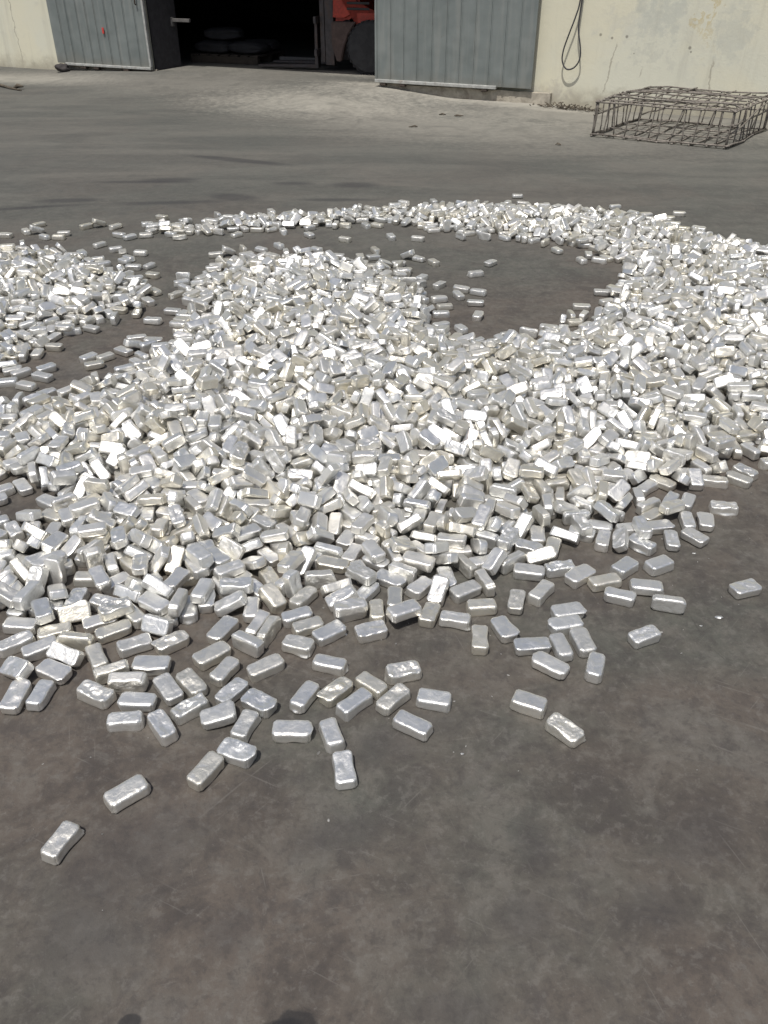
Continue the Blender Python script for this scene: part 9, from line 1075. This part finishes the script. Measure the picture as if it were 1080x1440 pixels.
1854,2997,40,-59,-21,131,2168,3021,68,-33,156,33,2681,3989,95,51,-16,-134,2285,2819,24,94,0,-100,2133,3859,133,43,26,-90,-2227,4652,83,151,-13,0,2460,4118,98,87,0,-86,-2982,4040,83,40,-46,70,2947,4336,95,-13,148,36,1835,5494,53,-93,0,-122,2696,4187,105,20,12,-12,-3532,4274,16,0,0,119,
2295,3856,127,-119,2,-118,2458,3303,67,142,-16,87,2563,5305,33,6,157,-82,-2769,3469,90,-167,18,18,-2496,4003,94,12,150,47,-3690,4777,46,-180,0,77,2206,3979,125,-50,28,170,1619,2798,44,0,0,148,2894,3918,112,-6,-13,-128,-2758,4165,116,-106,-2,56,2373,3756,135,-154,-8,100,-2630,4108,65,141,0,-106,
-173,3996,84,-44,-9,-163,2547,4153,107,-161,-13,36,-3069,5076,65,21,160,-82,2366,3927,115,14,163,39,2132,3363,91,173,-5,-29,-3019,4570,92,-133,30,-73,-3078,3612,23,-93,0,19,-2846,4907,79,97,32,-84,3175,4366,114,3,12,4,2566,5096,73,16,-35,-92,3180,5079,17,0,0,108,-2745,5173,40,-21,-21,83,
-2651,4616,88,-23,138,60,-3793,5133,16,180,0,63,-3043,4248,107,58,1,-112,-3002,4921,79,-10,0,152,-3213,4071,52,-93,0,41,2501,4538,109,90,47,17,-1899,3535,37,0,-28,53,2592,4026,119,73,-97,-3,-2864,4423,84,-72,-23,-109,-2850,4615,85,-49,-178,-18,2870,4864,99,101,20,108,-3413,4397,34,0,-26,104,
2738,4508,111,-42,2,49,-3369,4120,23,93,0,-125,2460,3237,56,-86,29,4,2015,3605,130,-31,-20,66,-1727,1959,51,0,0,-91,2564,4240,127,-118,0,134,-2852,3638,62,8,-21,107,2398,4098,145,-92,-1,121,-2077,3958,83,-34,-17,125,-3029,5368,16,180,0,-15,2237,4258,101,-90,24,-130,2362,4205,140,150,5,96,
2229,3910,98,-14,-136,-31,2736,3100,43,-180,0,74,2376,4869,116,43,-20,-3,-2890,5074,103,93,0,60,2890,3526,56,-94,0,-5,-3841,4775,16,-180,0,-54,2588,3553,92,-14,-13,25,2399,5095,87,-41,-20,-138,1969,3126,76,16,162,-89,-3679,4906,34,-37,-11,125,-2759,3284,43,-99,-41,-25,-3345,4920,53,-50,-20,-32,
-1284,2676,41,39,-150,-9,2261,3235,117,14,-16,148,2606,4978,75,-4,0,37,-2507,4565,105,-131,-4,30,2688,5448,24,93,0,84,-2393,3994,94,15,166,49,-3405,3877,16,0,0,50,2242,3773,104,0,0,-120,2697,3287,55,-86,180,-1,-2087,3563,58,-137,-17,84,-2667,4919,77,172,-7,82,2161,4030,132,82,32,-116,
2592,3651,100,-50,7,5,1651,2963,61,-80,-166,0,3089,4395,113,11,-123,91,3472,4065,44,0,-180,-55,2455,3729,87,34,-6,115,-2950,3973,79,-42,162,-63,-2255,4698,100,52,21,62,-2492,4397,98,49,31,24,1857,3556,125,-23,-27,-58,-2073,4717,67,19,11,131,-2337,3933,74,156,-41,67,-2298,3330,61,-176,-20,7,
2237,4037,146,17,173,-39,-2518,4274,78,-180,0,62,2507,4894,100,4,1,-141,3054,4769,83,123,-3,140,2429,4554,115,-11,-11,-153,-2478,4942,70,-75,-10,168,2200,4514,121,-138,9,-71,2264,4206,106,112,8,-93,-3665,4452,16,0,180,32,2480,3654,116,50,-169,-30,-2436,4796,103,-179,-2,6,1858,2866,40,-97,-31,91,
-2815,3821,98,-11,1,-146,-2298,4306,93,-29,17,-78,-2331,4756,99,-93,0,73,-2699,3962,90,63,15,100,2409,3579,105,-14,-31,147,-2985,4358,112,0,0,114,2303,4058,127,151,2,-13,2500,2905,24,-86,-180,-2,-2677,4158,96,96,20,130,2512,3481,80,93,132,33,2317,4734,103,12,-19,125,-3420,5036,54,28,169,28,
-2284,3668,83,6,-135,-16,-2785,3659,88,31,-179,-28,-2106,3096,16,0,180,-61,-2671,3815,72,123,36,-50,2015,3158,75,-35,-41,-118,-2845,3989,77,132,48,7,-2440,5237,47,0,0,-29,-3023,3708,23,93,0,158,-3001,4442,105,-44,35,45,2831,4297,120,-23,21,-161,1787,3058,66,-165,4,-72,2533,4145,136,-175,23,-72,
-2259,3247,44,0,180,53,-3017,4504,74,130,28,44,-2326,3604,70,11,9,74,-2992,3732,23,-93,0,-19,2708,4069,117,-25,32,-76,2811,5195,24,93,0,-142,-3570,4886,59,43,-170,-55,-2577,4209,104,169,-7,56,-3206,4775,46,-42,-129,-70,2992,3193,14,0,0,-138,3126,3911,47,0,0,-75,-1702,2087,48,-179,-5,-79,
2562,3441,101,-48,11,125,-3021,4213,76,-1,143,16,2336,3966,103,139,-20,44,2094,3627,133,34,12,141,-2709,4760,63,0,24,78,2042,3485,130,51,155,22,-477,5007,42,17,-164,-34,-2674,3669,91,-48,25,-93,-3158,4799,65,0,0,117,2030,3874,128,-55,178,3,-2384,4563,90,10,58,-111,3055,3775,57,-93,0,158,
-2498,4487,101,-11,-9,75,1880,3618,140,5,-15,-7,-2443,3672,82,-116,-30,65,2127,5492,36,-96,-20,9,2513,4792,100,-6,-11,155,-2147,4318,98,-19,-171,46,-3361,4732,78,-125,-9,68,2924,4381,103,-12,-12,-137,-1949,3830,63,-14,160,-52,-2147,3867,85,-24,-159,-60,-2787,3956,97,-68,1,11,2459,3441,93,162,11,-86,
-2644,3517,82,14,177,40,-2422,4401,77,73,70,114,-2906,4360,114,108,35,-62,-2672,5158,60,-44,-4,-40,2465,4189,109,14,150,3,-1797,2940,33,156,-18,-78,3220,4543,105,-155,-38,70,2821,4664,87,1,-19,-78,1947,3629,122,-3,6,147,2217,4210,130,-27,177,-60,-3429,5089,46,0,0,26,1665,3031,81,171,21,-75,
-3050,3815,36,46,-15,-1,2243,3744,134,-180,0,-2,3024,4493,103,-35,9,-27,2690,4561,103,97,36,-56,1908,3799,129,25,155,-77,2706,4632,127,60,-19,-146,2658,4324,118,-43,5,-66,-2651,4186,105,108,11,-39,-2215,4506,83,-93,-1,99,2302,4212,124,-141,28,50,2758,4775,105,31,-2,0,2422,4134,133,-3,1,123,
-3147,4291,80,23,-4,-150,-1929,2125,59,-8,18,-81,-1889,2733,47,0,0,51,2636,4751,110,22,-22,6,2551,5190,46,0,178,84,-3408,4531,63,40,22,-8,-3982,4613,14,-180,0,18,-2565,4321,102,-97,27,138,1746,2911,49,130,-36,-54,-2955,4172,76,128,-11,-9,3218,4446,115,-7,173,83,2371,4645,120,-148,-14,-73,
-2496,3361,55,31,-180,27,2770,4731,85,150,-12,-5,-2892,5072,63,0,0,5,-2670,3304,48,180,0,-24,-2861,4202,84,3,13,180,1785,3530,106,-140,0,-94,2422,3737,119,160,-50,55,-3687,4962,72,117,10,-23,-2681,3771,88,33,-31,37,-2009,3563,52,93,0,43,-2619,4074,122,-121,-18,-78,1448,6403,14,0,0,48,
1885,3368,103,133,-15,16,2268,3208,74,0,0,-80,-2236,4068,100,26,4,114,2795,4411,120,132,-21,63,1833,2936,59,165,18,18,-2932,4287,117,-18,-16,-180,-3594,4321,23,-93,0,50,-2233,4231,99,72,-17,161,3536,4403,14,-180,0,-73,-2397,3338,46,180,0,4,2265,4635,141,-13,20,-84,2137,4456,95,-53,-51,80,
-3103,5142,47,0,0,8,2509,4719,108,-160,4,14,-2515,4740,119,-5,-166,59,3171,4687,88,-58,33,107,-2043,2768,31,-5,21,160,-3794,4688,24,93,0,-13,-2845,5038,83,25,-44,63,-3098,4627,110,112,17,-17,2139,2902,45,-67,34,-100,-3267,4723,89,24,-21,-95,-2424,3805,99,-96,-27,-12,-2473,5033,75,-38,0,78,
2101,4035,132,-36,1,-137,-2147,4133,111,20,7,-177,-2464,3392,16,-180,0,-8,-2618,3411,60,18,-19,161,2055,4586,74,179,3,77,-3275,5180,47,0,-180,71,-3027,4138,62,6,-146,57,2333,4936,88,-122,-31,-78,2338,3685,104,157,1,-108,3235,3991,42,-34,150,49,-2773,4734,118,-94,0,59,2418,4018,104,-159,1,0,
2900,4757,66,-2,-45,-132,2079,2940,44,0,0,-44,-1341,2183,27,-43,0,100,2723,3738,94,20,148,-79,2562,3475,67,-134,-16,-49,2522,4063,120,38,166,-20,-2901,4585,99,-123,-45,48,2219,4319,121,-7,-177,71,2431,5187,63,2,-128,37,2905,4134,98,60,-160,-39,2602,3752,88,147,30,-77,2846,4482,113,-139,15,-95,
-3543,4499,33,0,24,142,1979,3324,104,39,-31,-127,3098,3674,46,-180,0,36,-2456,4283,87,21,-12,-121
]
poses = []
for i in range(0, len(REST), 6):
    x, y, z, a, b, c = REST[i:i+6]
    from_e = Euler((math.radians(a), math.radians(b), math.radians(c)), 'XYZ').to_quaternion()
    sz = 1.0 if y < 2060 else .945
    poses.append((Vector((x/1000, y/1000, z/1000)), from_e, tuple(v*sz for v in KD[(i//6*5) % 12])))
NB_ = len(poses)

def photo_xy(p):
    cp_, sp_ = math.cos(PITCH), math.sin(PITCH); z = p.z-HC
    d = p.y*cp_-z*sp_; return 540+FPX*p.x/d, 720-FPX*(p.y*sp_+z*cp_)/d
ROWS_ = [(1040, 'in the foremost scatter'), (940, 'in the front scatter'), (860, 'in the front fringe'), (790, 'at the slope foot'), (720, 'low on the slope'), (640, 'halfway up the slope'), (-999, 'high in the heap')]
COLS_ = [(180, 'at far left'), (360, 'at left'), (540, 'left of centre'), (720, 'right of centre'), (900, 'at right'), (9999, 'at far right')]
NTH = ['nearest', 'second nearest', 'third nearest', 'fourth nearest', 'fifth nearest', 'sixth nearest', 'seventh nearest', 'eighth nearest', 'ninth nearest', 'tenth nearest', 'eleventh nearest', 'twelfth nearest']
SPECIAL = [((90, 1183), 'lone silver ingot at bottom left, closest of all to the viewer'), ((178, 1112), 'lone rough-topped silver ingot at lower left, second closest to the viewer'),
           ((289, 1082), 'silver ingot pointing up to the right, below the left end of the scatter'), ((485, 1082), 'silver ingot standing end-on to the viewer, lowest in the middle'),
           ((1048, 826), 'lone silver ingot on bare floor at the far right edge'), ((907, 895), 'lone silver ingot on bare floor at right, slanting up to the right'),
           ((744, 985), 'upper one of the two loose ingots at lower right'), ((793, 1022), 'lower one of the two loose ingots at lower right'), ((411, 1028), 'silver ingot lying straight across on bare floor, lower middle'),
           ((567, 942), 'lone silver ingot in the middle of the scatter, with floor all round'), ((580, 1018), 'silver ingot slanting down to the right, lowest right of centre'), ((675, 895), 'lone silver ingot pointing at the viewer below the heap, right of centre')]
labels = []; seen = {}; info = []
for i in range(min(300, NB_)):
    p, q, d = poses[i]; px, py = photo_xy(p)
    up = abs((q @ Vector((0, 0, 1))).z); ax = q @ Vector((1, 0, 0)); e0, e1 = photo_xy(p-ax*.04), photo_xy(p+ax*.04)
    ang = math.degrees(math.atan2(-(e1[1]-e0[1]), e1[0]-e0[0])) % 180
    pose_ = 'lying flat' if up > .97 else ('leaning' if up > .6 else ('standing on edge' if abs(ax.z) < .6 else 'standing on end'))
    turn = 'long side across' if ang < 20 or ang > 160 else ('pointing forward' if 68 < ang < 112 else ('slanting up rightwards' if ang < 90 else 'slanting up leftwards'))
    row = next(r for y_, r in ROWS_ if py >= y_); col = next(c for x_, c in COLS_ if px < x_)
    info.append((px, py, 'silver ingot %s, %s, %s %s' % (pose_, turn, row, col)))
order_ = sorted(range(len(info)), key=lambda i: -info[i][1]); labels = [None]*len(info); taken = set()
for (sx_, sy_), text in SPECIAL:
    i = min((j for j in range(len(info)) if j not in taken), key=lambda j: math.hypot(info[j][0]-sx_, info[j][1]-sy_))
    if math.hypot(info[i][0]-sx_, info[i][1]-sy_) < 14: labels[i] = text; taken.add(i)
tot_ = {}
for i in order_:
    if labels[i] is None: tot_[info[i][2]] = tot_.get(info[i][2], 0)+1
for i in order_:
    if labels[i] is None:
        t = info[i][2]; k_ = seen.get(t, 0); seen[t] = k_+1
        labels[i] = t if tot_[t] == 1 else (t.replace('silver ingot', NTH[min(k_, 11)]+' ingot') if tot_[t] > 1 else t)

NI = min(300, NB_)
for i in range(NI):
    p, q, d = poses[i]
    o = bpy.data.objects.new('metal_ingot', hi[(i*7+3) % NV]); C.objects.link(o)
    o.location = p; o.rotation_mode = 'QUATERNION'; o.rotation_quaternion = q; o.scale = d
    lb = labels[i]
    tag(o, lb, 'metal ingot', 'silver metal ingots heaped on the yard')
# the remaining thousands of bars of the heap, one joined object
low = [ingot_mesh(s_+1, 7, 4, 2, 2, False) for s_ in range(NV)]
LV = [np.array(v, dtype=np.float32) for v, f in low]; LF = np.array(low[0][1], dtype=np.int32); nvv = len(LV[0])
rest = poses[NI:]; VV = np.empty((len(rest)*nvv, 3), np.float32); TT = np.empty(len(rest)*nvv, np.float32)
FF = np.empty((len(rest)*len(LF), 4), np.int32)
for i, (p, q, d) in enumerate(rest):
    R_ = np.array(q.to_matrix(), dtype=np.float32)
    VV[i*nvv:(i+1)*nvv] = (LV[rnd.randrange(NV)]*np.array(d, dtype=np.float32)) @ R_.T+np.array(p, dtype=np.float32)
    TT[i*nvv:(i+1)*nvv] = rnd.random(); FF[i*len(LF):(i+1)*len(LF)] = LF+i*nvv
me = bpy.data.meshes.new('ingot_heap'); me.vertices.add(len(VV)); me.vertices.foreach_set('co', VV.ravel())
me.loops.add(FF.size); me.loops.foreach_set('vertex_index', FF.ravel()); me.polygons.add(len(FF))
me.polygons.foreach_set('loop_start', np.arange(0, FF.size, 4, dtype=np.int32)); me.polygons.foreach_set('loop_total', np.full(len(FF), 4, np.int32))
me.update(calc_edges=True); me.validate()
me.polygons.foreach_set('use_smooth', np.ones(len(me.polygons), dtype=bool))
at = me.attributes.new('tint', 'FLOAT', 'POINT'); at.data.foreach_set('value', TT)
tag(link('ingot_heap', me, M['bars']), 'sprawling heap and ring of thousands of silver metal ingots on the yard', 'ingot heap', kind='stuff')
